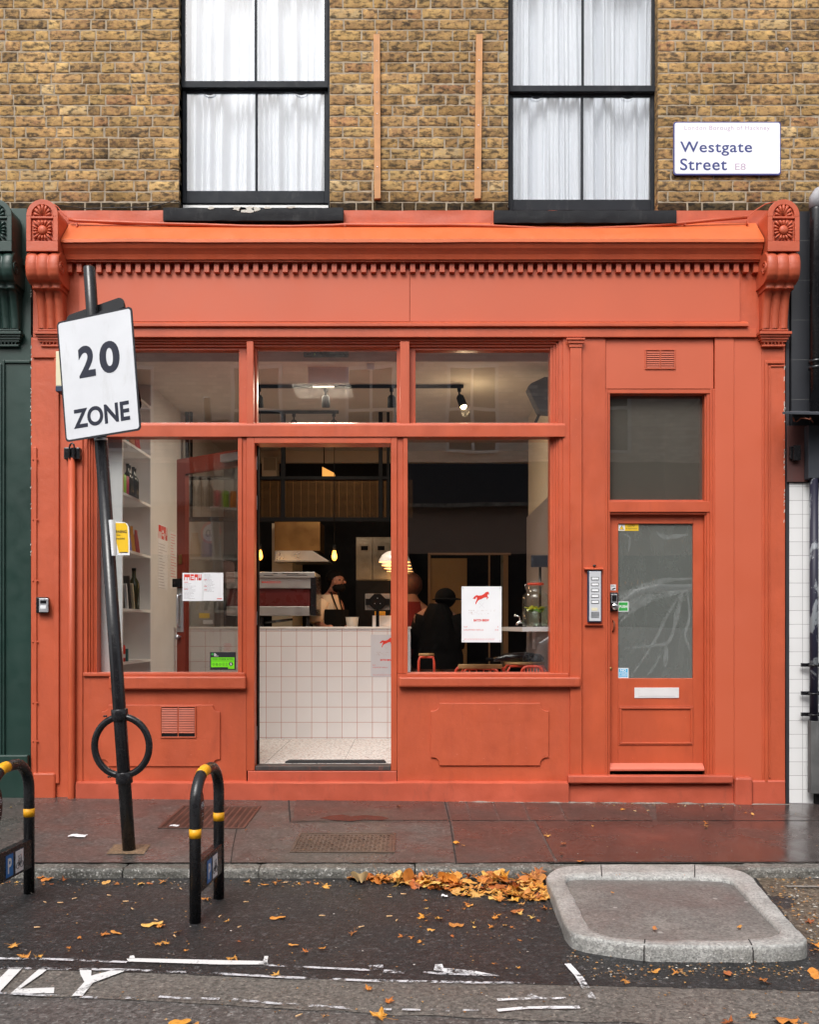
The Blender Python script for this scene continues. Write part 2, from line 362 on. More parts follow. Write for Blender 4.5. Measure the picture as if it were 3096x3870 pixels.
def ribbed():
    m, nt, b, o = newmat('ribbed_wall_tiles'); tc = N(nt, 'ShaderNodeTexCoord'); mp = N(nt, 'ShaderNodeMapping'); nt.links.new(tc.outputs['Object'], mp.inputs[0])
    w = N(nt, 'ShaderNodeTexWave', bands_direction='Y'); w.inputs['Scale'].default_value = 14; nt.links.new(mp.outputs[0], w.inputs['Vector'])
    r = ramp(nt, w.outputs[0], [(0.0, (0.20, 0.15, 0.13)), (0.6, (0.42, 0.36, 0.33))]); nt.links.new(r.outputs[0], b.inputs['Base Color']); bump(nt, b, w.outputs[0], 0.6, 0.01); b.inputs['Roughness'].default_value = 0.3; return m
M['ribbed'] = ribbed()
M['skin'] = plain('skin', (0.24, 0.10, 0.065), 0.55)
M['hair'] = plain('dark_hair', (0.004, 0.003, 0.003), 0.85, spec=0.1)
M['red_hair'] = plain('auburn_hair', (0.055, 0.014, 0.006), 0.6)
M['tee'] = plain('cream_cotton', (0.50, 0.38, 0.27), 0.9)
M['dark_cloth'] = plain('dark_cloth', (0.004, 0.004, 0.004), 0.95, spec=0.1)
M['red_cloth'] = plain('dark_red_cloth', (0.14, 0.02, 0.02), 0.95, spec=0.1)
M['red_metal'] = plain('red_tube_steel', (0.68, 0.07, 0.03), 0.35)
M['machine_red'] = plain('machine_red', (0.085, 0.012, 0.011), 0.3)
M['bulb'] = emit('filament_glow', (1.0, 0.40, 0.06), 3.2)
M['warm_glow'] = emit('lamp_inner_glow', (1.0, 0.55, 0.2), 1.3)
M['tube'] = emit('tube_light', (1.0, 0.9, 0.74), 3.0)
M['fairy'] = emit('fairy_light', (1.0, 0.38, 0.12), 4.0)
M['enamel'] = plain('white_enamel', (0.72, 0.70, 0.66), 0.3)
M['water'] = glassmat('water_in_jar', (0.78, 0.86, 0.80), k=1.0)
M['lemon'] = plain('lemon', (0.85, 0.68, 0.03), 0.5)
M['mint'] = plain('mint_leaf', (0.22, 0.42, 0.05), 0.5)
M['bottle_glass'] = plain('dark_bottle_glass', (0.012, 0.014, 0.010), 0.12)
M['crema'] = plain('olive_glass', (0.05, 0.06, 0.02), 0.15)
M['coffee_purple'] = plain('purple_bag', (0.22, 0.20, 0.50), 0.6)
M['coffee_yellow'] = plain('amber_bag', (0.65, 0.30, 0.02), 0.6)
M['coffee_red'] = plain('crimson_bag', (0.35, 0.03, 0.04), 0.6)
M['teal'] = plain('teal_card', (0.05, 0.22, 0.22), 0.6)
M['orange_can'] = plain('orange_can', (0.75, 0.25, 0.03), 0.4)
M['green_can'] = plain('green_can', (0.28, 0.60, 0.05), 0.4)
M['pink_can'] = plain('crimson_can', (0.55, 0.03, 0.10), 0.4)
M['book'] = plain('book_cover', (0.06, 0.055, 0.05), 0.6)
M['rubber'] = plain('door_mat', (0.015, 0.016, 0.018), 0.9)
M['grey_case'] = plain('grey_case', (0.30, 0.29, 0.27), 0.5)
M['grey_plastic'] = plain('grey_plastic', (0.14, 0.13, 0.12), 0.5)
M['gold_wire'] = plain('brass_wire', (0.20, 0.095, 0.025), 0.5, 0.5)
M['hood_steel'] = paint('hood_steel', (0.70, 0.70, 0.66), 0.3, 0.05, 1, 60, 0.0, metal=0.75)
M['warm_steel'] = paint('warm_steel', (0.30, 0.17, 0.06), 0.38, 0.2, 2, 2.5, 0.12, 0.01, metal=0.85)
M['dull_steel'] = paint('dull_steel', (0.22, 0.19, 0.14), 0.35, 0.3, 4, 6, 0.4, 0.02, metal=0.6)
M['gold_glow'] = emit('brass_reflection_glow', (0.9, 0.42, 0.08), 0.45)  # emission stands in for light reflected by the brass
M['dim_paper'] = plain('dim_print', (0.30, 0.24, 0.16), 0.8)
M['spot_glow'] = emit('spot_lens', (1.0, 0.75, 0.4), 16)
M['speaker'] = plain('speaker_cloth', (0.035, 0.04, 0.05), 0.8)
M['tablet'] = plain('tablet_back', (0.05, 0.06, 0.08), 0.4)
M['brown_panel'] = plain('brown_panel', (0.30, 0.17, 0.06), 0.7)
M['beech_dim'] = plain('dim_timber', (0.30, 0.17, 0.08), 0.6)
M['dark_skin'] = plain('shaded_skin', (0.25, 0.13, 0.09), 0.6)
M['paper2'] = plain('grey_paper', (0.55, 0.56, 0.60), 0.8)
M['dark_trim'] = plain('dark_trim', (0.025, 0.022, 0.028), 0.6)
M['dull_red'] = paint('dull_red_board', (0.10, 0.035, 0.03), 0.6, 0.3, 4, 20, 0.3, 0.003, dirt=0.6, dirtcol=(0.05, 0.05, 0.05))
M['pale_metal'] = paint('pale_weathered_metal', (0.33, 0.33, 0.35), 0.6, 0.2, 9, 40, 0.4, 0.003)
M['grey_wood'] = paint('grey_weathered_wood', (0.10, 0.10, 0.10), 0.8, 0.3, 6, 30, 0.5, 0.003, dirt=0.4, dirtcol=(0.25, 0.25, 0.25))
def smear_reflection_mat():  # pale film for the smears and the painted reflection arcs
    m, nt, b, o = newmat('chalk_reflection_film'); b.inputs['Base Color'].default_value = (0.5, 0.53, 0.52, 1); b.inputs['Roughness'].default_value = 0.9
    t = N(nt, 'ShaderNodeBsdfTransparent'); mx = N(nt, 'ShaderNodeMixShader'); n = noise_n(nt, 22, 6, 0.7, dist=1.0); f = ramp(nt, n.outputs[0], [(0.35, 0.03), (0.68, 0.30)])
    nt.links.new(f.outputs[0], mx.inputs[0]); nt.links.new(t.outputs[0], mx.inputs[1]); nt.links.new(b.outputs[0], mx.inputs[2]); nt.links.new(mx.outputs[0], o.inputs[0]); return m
M['smear_reflection'] = smear_reflection_mat()
def flaked():
    m, nt, b, o = newmat('flaked_black_pipe'); n = noise_n(nt, 6, 6, 0.6, stretch=(1, 1, 0.7), dist=0.5); f = ramp(nt, n.outputs[0], [(0.53, 0.0), (0.56, 1.0)])
    nt.links.new(mixc(nt, f.outputs[0], (0.012, 0.012, 0.03), (0.22, 0.24, 0.26)), b.inputs['Base Color']); b.inputs['Roughness'].default_value = 0.5; bump(nt, b, f.outputs[0], 0.5, 0.003); return m
M['flaked_black'] = flaked()
M['letter_white'] = plain('white_letter_flap', (0.72, 0.70, 0.70), 0.4)
M['silver_plate'] = plain('silver_plate', (0.56, 0.57, 0.60), 0.4)
M['scuffed'] = paint('scuffed_threshold', (0.05, 0.04, 0.038), 0.6, 0.4, 6, 30, 0.4, 0.003, dirt=0.7, dirtcol=(0.35, 0.09, 0.05))
M['sign_edge_blue'] = plain('sign_edge_blue', (0.05, 0.055, 0.22), 0.4)
M['sign_white'] = plain('sign_white', (0.86, 0.87, 0.92), 0.35)
M['sign_face'] = paint('retroreflective_white', (0.72, 0.74, 0.78), 0.4, 0.05, 4, 90, 0.08, 0.0006, dirt=0.25, dirtcol=(0.35, 0.34, 0.30))
M['street_blue'] = plain('street_sign_blue', (0.03, 0.045, 0.20), 0.5)
M['navy_ink'] = plain('road_sign_black', (0.014, 0.017, 0.035), 0.35)
M['yellow_notice'] = plain('yellow_notice', (0.84, 0.52, 0.01), 0.5)
M['tan_card'] = plain('tan_card', (0.62, 0.42, 0.20), 0.8)
M['butt'] = plain('cigarette_filter', (0.66, 0.42, 0.22), 0.9)
def asphalt(name, base, light, speck, sc=1.0, rough=(0.45, 0.75), bs=1.0, bd=0.006, patch=None, wet=0.0, specamt=0.25, big=None, grain=0.8):
    m, nt, b, o = newmat(name)
    n0 = noise_n(nt, 1.3, 5, 0.6); c = ramp(nt, n0.outputs[0], [(0.3, base), (0.75, light)]).outputs[0]
    if big: nb_ = noise_n(nt, 0.9, 6, 0.65, dist=0.8); c = mixc(nt, ramp(nt, nb_.outputs[0], [(0.48, 0.0), (0.66, 0.8)]).outputs[0], c, big)
    v = N(nt, 'ShaderNodeTexVoronoi'); v.inputs['Scale'].default_value = 95 * sc; tc = N(nt, 'ShaderNodeTexCoord'); nt.links.new(tc.outputs['Object'], v.inputs['Vector'])
    sp = N(nt, 'ShaderNodeSeparateColor'); nt.links.new(v.outputs['Color'], sp.inputs[0])
    f = ramp(nt, sp.outputs[0], [(0.70, 0.0), (0.9, specamt), (1.0, min(1, specamt * 2))]); c = mixc(nt, f.outputs[0], c, speck)
    f2 = ramp(nt, sp.outputs[1], [(0.0, grain), (0.4, 0.0)]); c = mixc(nt, f2.outputs[0], c, tuple(x * 0.35 for x in base))
    n1 = noise_n(nt, 38 * sc, 7, 0.8); c = mixc(nt, ramp(nt, n1.outputs[0], [(0.40, grain), (0.56, 0.0)]).outputs[0], c, tuple(x * 0.4 for x in base))
    if patch:
        vg = N(nt, 'ShaderNodeTexVoronoi'); vg.inputs['Scale'].default_value = 7; nt.links.new(tc.outputs['Object'], vg.inputs['Vector']); c = mixc(nt, ramp(nt, vg.outputs['Distance'], [(0.07, 0.7), (0.10, 0.0)]).outputs[0], c, patch)
        ns = noise_n(nt, 3.2, 6, 0.7, dist=1.2); c = mixc(nt, ramp(nt, ns.outputs[0], [(0.56, 0.0), (0.68, 0.5)]).outputs[0], c, tuple(x * 0.45 for x in base))
    nt.links.new(c, b.inputs['Base Color'])
    n2 = noise_n(nt, 2.0, 5, 0.6); rr = ramp(nt, n2.outputs[0], [(0.35, rough[0]), (0.65, rough[1])]); nt.links.new(rr.outputs[0], b.inputs['Roughness'])
    nb = bump(nt, b, v.outputs['Distance'], bs * 0.7, bd * 0.6); n3 = noise_n(nt, 60 * sc, 6, 0.7); bump(nt, b, n3.outputs[0], bs, bd, nb)
    return m
M['asphalt'] = asphalt('fresh_black_asphalt', (0.0185, 0.0185, 0.0195), (0.031, 0.031, 0.033), (0.16, 0.16, 0.165), 0.75, (0.35, 0.6), 1.0, 0.014, specamt=0.3)
M['road'] = asphalt('worn_road', (0.095, 0.088, 0.085), (0.15, 0.138, 0.13), (0.32, 0.31, 0.30), 1.0, (0.35, 0.6), 0.7, 0.004, specamt=0.4, big=(0.075, 0.068, 0.068))
M['road_brown'] = asphalt('worn_brown_road', (0.14, 0.128, 0.115), (0.20, 0.184, 0.165), (0.34, 0.30, 0.26), 1.0, (0.4, 0.65), 0.7, 0.004, specamt=0.35)
M['pavement'] = asphalt('pavement_asphalt', (0.082, 0.075, 0.070), (0.125, 0.115, 0.107), (0.26, 0.235, 0.215), 1.0, (0.20, 0.50), 0.6, 0.004, specamt=0.3, big=(0.085, 0.064, 0.056), patch=(0.17, 0.15, 0.135))
M['paving_red'] = asphalt('red_brown_paving', (0.072, 0.054, 0.049), (0.105, 0.080, 0.072), (0.22, 0.16, 0.14), 1.2, (0.22, 0.45), 0.4, 0.002, specamt=0.2, big=(0.06, 0.046, 0.042), patch=(0.13, 0.10, 0.09))
M['paving_wet'] = asphalt('wet_red_paving', (0.064, 0.050, 0.046), (0.092, 0.072, 0.066), (0.18, 0.13, 0.12), 1.2, (0.12, 0.34), 0.18, 0.001, specamt=0.16, big=(0.05, 0.038, 0.035), patch=(0.11, 0.08, 0.07))
M['granite'] = asphalt('kerb_granite', (0.16, 0.155, 0.14), (0.30, 0.28, 0.245), (0.50, 0.49, 0.46), 1.2, (0.4, 0.6), 0.9, 0.006, specamt=0.5, big=(0.055, 0.058, 0.048), patch=(0.3, 0.29, 0.27))
M['granite_light'] = asphalt('pale_kerb_granite', (0.40, 0.40, 0.385), (0.58, 0.575, 0.55), (0.62, 0.60, 0.58), 1.3, (0.35, 0.6), 0.8, 0.005, specamt=0.4, big=(0.21, 0.20, 0.17), patch=(0.6, 0.6, 0.57), grain=0.6)
M['island_fill'] = asphalt('island_asphalt', (0.14, 0.134, 0.128), (0.23, 0.22, 0.205), (0.38, 0.36, 0.33), 1.1, (0.35, 0.6), 0.7, 0.004, specamt=0.18, big=(0.33, 0.315, 0.29), patch=(0.46, 0.45, 0.43), grain=0.5)
M['silt'] = asphalt('silted_gutter', (0.10, 0.075, 0.05), (0.20, 0.15, 0.10), (0.45, 0.38, 0.28), 0.8, (0.4, 0.7), 0.9, 0.008, specamt=0.4, big=(0.05, 0.042, 0.035))
M['crack'] = plain('dirt_joint', (0.018, 0.015, 0.014), 0.9)
M['pale_cement'] = paint('pale_cement', (0.22, 0.20, 0.175), 0.9, 0.5, 9, 40, 0.5, 0.003, dirt=0.8, dirtcol=(0.05, 0.045, 0.04))
M['tan_concrete'] = asphalt('tan_concrete', (0.20, 0.13, 0.075), (0.30, 0.20, 0.12), (0.40, 0.32, 0.22), 1.2, (0.5, 0.7), 0.5, 0.003)
M['cover_red'] = paint('red_iron_cover', (0.085, 0.040, 0.030), 0.4, 0.3, 4, 40, 0.5, 0.002, dirt=0.5, dirtcol=(0.04, 0.03, 0.03))
M['cover_rust'] = paint('rusty_iron_cover', (0.085, 0.055, 0.040), 0.32, 0.4, 6, 40, 0.5, 0.002, dirt=0.7, dirtcol=(0.04, 0.035, 0.03))
M['puddle'] = plain('puddle', (0.02, 0.018, 0.016), 0.16)
M['black_wet'] = paint('rain_spotted_black_paint', (0.014, 0.014, 0.016), 0.28, 0.25, 8, 150, 0.35, 0.002, dirt=0.35, dirtcol=(0.07, 0.07, 0.07))
def roadpaint(name, lo, hi, col=(0.72, 0.72, 0.72)):
    m, nt, b, o = newmat(name); b.inputs['Base Color'].default_value = (*col, 1); b.inputs['Roughness'].default_value = 0.6
    t = N(nt, 'ShaderNodeBsdfTransparent'); mx = N(nt, 'ShaderNodeMixShader'); n = noise_n(nt, 30, 8, 0.75); n2 = noise_n(nt, 5, 4, 0.6)
    ad = N(nt, 'ShaderNodeMath', operation='ADD'); nt.links.new(n.outputs[0], ad.inputs[0]); nt.links.new(n2.outputs[0], ad.inputs[1])
    f = ramp(nt, ad.outputs[0], [(lo, 1.0), (hi, 0.0)]); 
    sc = N(nt, 'ShaderNodeMath', operation='MULTIPLY'); nt.links.new(ad.outputs[0], sc.inputs[0]); sc.inputs[1].default_value = 0.5; nt.links.new(sc.outputs[0], f.inputs[0])
    nt.links.new(f.outputs[0], mx.inputs[0]); nt.links.new(t.outputs[0], mx.inputs[1]); nt.links.new(b.outputs[0], mx.inputs[2]); nt.links.new(mx.outputs[0], o.inputs[0]); return m
M['road_paint'] = roadpaint('road_paint', 0.56, 0.66); M['road_paint_worn'] = roadpaint('worn_road_paint', 0.46, 0.53, (0.6, 0.6, 0.63)); M['road_paint_worn2'] = roadpaint('spray_paint', 0.50, 0.58, (0.78, 0.78, 0.80))
def leafmat():
    m, nt, b, o = newmat('autumn_leaf'); oi = N(nt, 'ShaderNodeObjectInfo'); r = ramp(nt, oi.outputs['Random'], [(0.0, (0.70, 0.33, 0.04)), (0.2, (0.48, 0.13, 0.025)), (0.4, (0.70, 0.36, 0.07)), (0.55, (0.30, 0.075, 0.022)), (0.7, (0.62, 0.24, 0.04)), (0.85, (0.78, 0.52, 0.14)), (1.0, (0.42, 0.11, 0.03))])
    n = noise_n(nt, 40, 5, 0.65); c = mixc(nt, ramp(nt, n.outputs[0], [(0.52, 0.0), (0.72, 0.7)]).outputs[0], mixc(nt, 1.0, r.outputs[0], (1.08, 1.08, 1.08), 'MULTIPLY'), (0.26, 0.08, 0.025)); nt.links.new(c, b.inputs['Base Color']); b.inputs['Roughness'].default_value = 0.42
    return m
M['leaf'] = leafmat()
def crumbmat():
    m, nt, b, o = newmat('grit_crumbs'); g = N(nt, 'ShaderNodeNewGeometry'); r = ramp(nt, g.outputs['Random Per Island'], [(0.0, (0.10, 0.05, 0.025)), (0.3, (0.34, 0.17, 0.06)), (0.5, (0.50, 0.28, 0.09)), (0.62, (0.14, 0.12, 0.11)), (0.85, (0.20, 0.17, 0.14)), (0.97, (0.5, 0.48, 0.44))]); nt.links.new(r.outputs[0], b.inputs['Base Color']); b.inputs['Roughness'].default_value = 0.8; return m
M['crumbs'] = crumbmat()
M['opp_brick'] = tilemat('opposite_brick', 0.23, 0.08, (0.55, 0.50, 0.45), (0.85, 0.75, 0.66), mort=0.008, rough=0.9, var=0.35, offset=0.5)
M['opp_dark'] = plain('opposite_shop', (0.32, 0.22, 0.17), 0.6)
M['opp_pane'] = plain('opposite_pane', (0.05, 0.06, 0.07), 0.08)
M['car_grey'] = paint('car_paint', (0.62, 0.64, 0.66), 0.25, 0.03, 2, 20, 0.0, coat=1.0)
# ================================================================== THE SHOP BUILDING
BY = 0.04                                # brick face
shop = thing('shop_building', (0, 0, 0), 'yellow stock brick terrace with orange painted shopfront, sash windows and corbels', 'building')
def fb(name, m, p, u0, u1, v0, v1, y0, y1, bevel=0.003):
    return box(name, m, p, X(u0, y0), X(u1, y0), y0, y1, Z(v1, y0), Z(v0, y0), bevel)
def fm(mb, u0, u1, v0, v1, y0, y1):      # same, into a mesh under construction
    return mb.box(X(u0, y0), X(u1, y0), y0, y1, Z(v1, y0), Z(v0, y0))
WIN = [dict(u0=676, u1=1247, gx=(702, 1228), mid=966, rail=(308, 333), low=(341, 722), bot=(722, 781), sill=(616, 1297, 777, 834)),
       dict(u0=1921, u1=2488, gx=(1938, 2462), mid=2204, rail=(325, 348), low=(353, 755), bot=(755, 788), sill=(1868, 2558, 787, 842))]
ops = []
for w in WIN: ops.append((X(w['u0'], BY), X(w['u1'], BY), 4.4, 6.42))
# ---- bricks, each one a slightly lumpy block
def brick_wall_mesh(zlo, nrows, xlo, xhi, ops, seed, face_y, depth=0.05):
    r = random.Random(seed); mb = MB(); cols = []
    P = 0.0817; bh = 0.0722
    palette = [(0.46, 0.28, 0.11), (0.52, 0.34, 0.14), (0.40, 0.23, 0.095), (0.58, 0.40, 0.18), (0.34, 0.19, 0.09), (0.47, 0.29, 0.13), (0.28, 0.15, 0.08), (0.40, 0.24, 0.12)]
    def brick(x0, x1, z0, z1, dark):
        c = Vector(r.choice(palette)) * r.uniform(0.68, 1.12)
        q = r.random()
        if q < 0.06: c = Vector((0.10, 0.065, 0.045))
        elif q < 0.10: c = Vector((0.36, 0.16, 0.09))
        elif q < 0.16: c = Vector((0.60, 0.45, 0.25))
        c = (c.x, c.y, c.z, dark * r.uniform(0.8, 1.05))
        oy = r.uniform(-0.003, 0.004); nu = max(4, int((x1 - x0) / 0.022) + 2); nv = 5; UR = [0.0, min(0.004 / (x1 - x0), 0.2)] + [k / (nu - 2) for k in range(1, nu - 2)] + [1 - min(0.004 / (x1 - x0), 0.2), 1.0]; VR = [0.0, 0.06, 0.35, 0.65, 0.94, 1.0]; sx = r.uniform(0, 100)
        jx = [r.uniform(-0.003, 0.003) for _ in range(4)]
        b = len(mb.v); tl = r.uniform(-0.003, 0.003)
        for j in range(nv + 1):
            for i in range(nu + 1):
                u = UR[i]; v = VR[j]; x = x0 + (x1 - x0) * u; z = z0 + (z1 - z0) * v + 0.5 * tl * (u - 0.5)
                e = min(u * (x1 - x0), (1 - u) * (x1 - x0), v * (z1 - z0), (1 - v) * (z1 - z0))
                nn = noise.noise(Vector((x * 30 + sx, z * 45, sx)))
                y = face_y + oy * 0.5 + 0.0022 * nn + (0.0025 + 0.001 * nn if e < 1e-5 else 0)
                if e < 1e-5: x += 0.004 * noise.noise(Vector((z * 60, x * 60, sx))); z += 0.0048 * noise.noise(Vector((x * 50, sx, z * 50)))
                mb.v.append(Vector((x, y, z))); cols.append(c)
        for j in range(nv):
            for i in range(nu):
                a = b + j * (nu + 1) + i; mb.f.append([a, a + 1, a + nu + 2, a + nu + 1]); mb.smooth.append(True)
        # sides
        ring = [b + i for i in range(nu + 1)] + [b + j * (nu + 1) + nu for j in range(1, nv + 1)] + [b + nv * (nu + 1) + i for i in range(nu - 1, -1, -1)] + [b + j * (nu + 1) for j in range(nv - 1, 0, -1)]
        b2 = len(mb.v)
        for k in ring: p = mb.v[k]; mb.v.append(Vector((p.x, face_y + depth, p.z))); cols.append(c)
        n = len(ring)
        for k in range(n): mb.f.append([ring[(k + 1) % n], ring[k], b2 + k, b2 + (k + 1) % n]); mb.smooth.append(False)
    for row in range(nrows):
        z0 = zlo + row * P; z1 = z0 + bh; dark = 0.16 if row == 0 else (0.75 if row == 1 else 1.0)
        segs = [(xlo, xhi)]
        for (a, b_, c0, c1) in ops:
            if z1 > c0 and z0 < c1:
                ns = []
                for (s0, s1) in segs:
                    if b_ <= s0 or a >= s1: ns.append((s0, s1)); continue
                    if a > s0: ns.append((s0, a))
                    if b_ < s1: ns.append((b_, s1))
                segs = ns
        for (s0, s1) in segs:
            x = s0; st = (row % 2 == 0)
            if s0 == xlo: x = s0 + (0.0 if st else -0.085) + r.uniform(-0.05, 0.05)
            first = True
            while x < s1 - 0.012:
                L = 0.219 if st else 0.104
                if first and s0 != xlo: L = (0.104 if row % 2 else 0.219) + r.uniform(-0.03, 0.02)
                if x + L > s1 - 0.03: L = s1 - x
                L2 = L + r.uniform(-0.014, 0.012) if x + L < s1 - 0.02 else s1 - x
                if x + L2 > s0 + 0.02: brick(max(x, s0), min(x + L2, s1), z0 + r.uniform(-0.002, 0.002), z1 + r.uniform(-0.002, 0.002), dark)
                x += L2 + 0.011; st = not st; first = False
    return mb, cols
mbb, cols = brick_wall_mesh(4.452, 30, -4.4, 4.4, ops, 3, BY)
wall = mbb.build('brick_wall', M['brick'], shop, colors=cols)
mo = MB()                                # mortar bed behind the bricks, with the two openings left out
zs0, zs1 = 4.33, 6.93
xs = [-4.4, ops[0][0], ops[0][1], ops[1][0], ops[1][1], 4.4]
for a, b in ((0, 1), (2, 3), (4, 5)):
    n = max(2, int((xs[b] - xs[a]) / 0.03)); mz = int((zs1 - zs0) / 0.027)
    mo.grid(lambda u, v, a=a, b=b: Vector((xs[a] + (xs[b] - xs[a]) * u, BY + 0.0032 + 0.0014 * noise.noise(Vector((xs[a] * 40 + (xs[b] - xs[a]) * u * 40, v * 90, 3))), zs0 + (zs1 - zs0) * v)), n, mz)
mo.build('mortar', M['mortar'], wall)
bk = MB()
for a, b in ((0, 1), (2, 3), (4, 5)): bk.box(xs[a], xs[b], BY + 0.012, BY + 0.24, zs0, zs1)
for o_ in ops: bk.box(o_[0], o_[1], BY + 0.012, BY + 0.24, 6.42, zs1)
bk.build('wall_core', M['mortar'], wall)
box('wall_above', M['mortar'], shop, -4.4, 4.4, BY, BY + 0.25, 6.935, 9.2, 0)
# brick reveals of the openings
rv = MB(); rc = []
for row in range(26):
    z0 = 4.452 + row * 0.0817
    for o_ in []:
        for x_, sgn in ((o_[0], -1), (o_[1], 1)):
            c = Vector((0.30, 0.19, 0.095)) * rnd.uniform(0.5, 1.15)
            b0 = len(rv.v)
            rv.box(min(x_, x_ + sgn * 0.012) - (0.002 if sgn > 0 else -0.0), max(x_, x_ + sgn * 0.012), BY + 0.004, BY + 0.098, z0, z0 + 0.0715)
            rc += [c] * (len(rv.v) - b0)
for o_ in ops:
    for x_, sgn in ((o_[0], -1), (o_[1], 1)):
        rv = MB(); rc = []
        for row in range(24):
            z0 = 4.452 + row * 0.0817; b0 = len(rv.v); c = Vector((0.34, 0.22, 0.11)) * rnd.uniform(0.6, 1.15)
            rv.box(min(x_, x_ + sgn * 0.012) - (0.002 if sgn > 0 else 0.0), max(x_, x_ + sgn * 0.012), BY + 0.004, BY + 0.098, z0, z0 + 0.0735); rc += [c] * (len(rv.v) - b0)
        rv.build('reveal_bricks', M['brick'], wall, colors=rc)
# ---- sash windows
def sash(w, idx):
    wn_ = bpy.data.objects.new('sash_window', None); COL.objects.link(wn_); wn_.parent = shop
    if idx == 0: wn_['label'] = 'left sash window with its lower sash raised a crack above a flaking sill'
    else: wn_['label'] = 'right sash window closed above an unflaked dark sill'
    y0 = BY + 0.07
    zb = Z(w['bot'][1], y0); zt = 6.40; xa = X(w['u0'], BY) ; xb = X(w['u1'], BY)
    fr = MB(); gx0 = X(w['gx'][0], y0 + 0.05); gx1 = X(w['gx'][1], y0 + 0.05)
    st = 0.03
    fr.box(xa, gx0 - st, y0, y0 + 0.12, zb, zt); fr.box(gx1 + st, xb, y0, y0 + 0.12, zb, zt); fr.box(gx0 - st, gx1 + st, y0, y0 + 0.12, zt - 0.05, zt)
    fr.build('frame', M['frame_black'], wn_, 0.003)
    # upper sash (outer), lower sash (inner)
    yu, yl = y0 + 0.015, y0 + 0.045
    zr0, zr1 = Z(w['rail'][1], yu), Z(w['rail'][0], yu)
    xm = X(w['mid'], yu)
    up = MB(); up.box(gx0 - st + 0.001, gx0, yu, yu + 0.035, zr0 + 0.04, zt - 0.051).box(gx1, gx1 + st - 0.001, yu, yu + 0.035, zr0 + 0.04, zt - 0.051)
    up.box(gx0 - st + 0.001, gx1 + st - 0.001, yu - 0.004, yu + 0.035, zr0, zr1).box(xm - 0.009, xm + 0.009, yu + 0.004, yu + 0.03, zr1, zt - 0.051)
    up.build('upper_sash', M['frame_black'], wn_, 0.003)
    zl0 = Z(w['low'][1], yl); raised = 0.045 if idx == 0 else 0.004; zbot = zb + raised
    lo = MB(); lo.box(gx0 - st + 0.001, gx0 + 0.004, yl, yl + 0.035, zbot, zr1 - 0.01).box(gx1 - 0.004, gx1 + st - 0.001, yl, yl + 0.035, zbot, zr1 - 0.01)
    lo.box(gx0 + 0.004, gx1 - 0.004, yl, yl + 0.035, zbot, zl0).box(gx0 + 0.004, gx1 - 0.004, yl, yl + 0.035, zr0 - 0.012, zr1 - 0.01).box(xm - 0.009, xm + 0.009, yl + 0.004, yl + 0.03, zl0, zr0 - 0.012)
    lo.build('lower_sash', M['frame_black'], wn_, 0.003)
    g = MB(); g.box(gx0 + 0.004, gx1 - 0.004, yl + 0.015, yl + 0.019, zl0, zr0 - 0.012); g.box(gx0, gx1, yu + 0.015, yu + 0.019, zr1, zt - 0.051)
    g.build('glass', M['glass_sash'], wn_)
    for q in (0.17, 0.83):                # two sash lift hooks on the meeting rail
        cx = gx0 + (gx1 - gx0) * q; hk = MB()
        hk.tube([(cx - 0.05 + 0.1 * t, yl - 0.004, zr0 - 0.003 - 0.034 * math.sin(math.pi * t) ** 0.45) for t in [i / 10 for i in range(11)]], 0.0045, 8)
        hk.build('sash_lift', M['frame_black'], wn_)
    s_ = w['sill']; ys = BY - 0.09
    pts = []
    sl = MB(); x0, x1 = X(s_[0], ys), X(s_[1], ys); z1, z0 = Z(s_[2] + 8, ys), Z(s_[3], ys)
    n = 40
    sl.grid(lambda u, v: Vector((x0 + (x1 - x0) * u, ys + 0.004 * noise.noise(Vector((u * 9, v * 2, idx))) + (0.004 if v in (0, 1) else 0), z0 + (z1 - z0) * v + 0.004 * noise.noise(Vector((u * 14, v * 3, 5 + idx))))), n, 4)
    sl.grid(lambda u, v: Vector((x0 + (x1 - x0) * u, ys + 0.004 + 0.26 * v, z1 + 0.02 * v + 0.004 * (1 - v) * noise.noise(Vector((u * 14, 3, 5 + idx))))), n, 2)
    sl.grid(lambda u, v: Vector((x0 + (x1 - x0) * (1 - u), ys + 0.004 + 0.26 * v, z0 + 0.004 * (1 - v) * noise.noise(Vector(((1 - u) * 14, 0, 5 + idx))))), n, 2)
    sl.box(x0 + 0.001, x1 - 0.001, ys + 0.008, ys + 0.2, z0 + 0.004, z1 - 0.002)
    so = sl.build('sill', M['sill'], wn_)
    if idx == 0:                          # bare patches where the paint has flaked
        fl = MB(); r = random.Random(5)
        for (u, v, wd, hh) in [(798, 787, 14, 6), (905, 789, 30, 10), (935, 793, 38, 12), (968, 790, 22, 10), (1010, 786, 16, 5), (1100, 784, 20, 4)]:
            yy = ys - 0.004; c = (X(u, yy), Z(v, yy)); pp = []
            for k in range(14):
                a = 2 * math.pi * k / 14; q = r.uniform(0.6, 1.1); pp.append((c[0] + math.cos(a) * wd / 520 * q, c[1] + math.sin(a) * hh / 520 * q))
            fl.prism(pp, yy, yy + 0.003)
        fl.build('flaked_patch', M['mortar_w'], so)
        sp = MB(); sp.box(gx0 - st + 0.004, gx1 + st - 0.004, yl + 0.01, yl + 0.03, zb + 0.005, zbot - 0.01); sp.build('gap_light_strip', M['white'], wn_)  # white strip stands in for light showing in the open gap
    return wn_
M['mortar_w'] = plain('bare_stone', (0.55, 0.53, 0.48), 0.9)
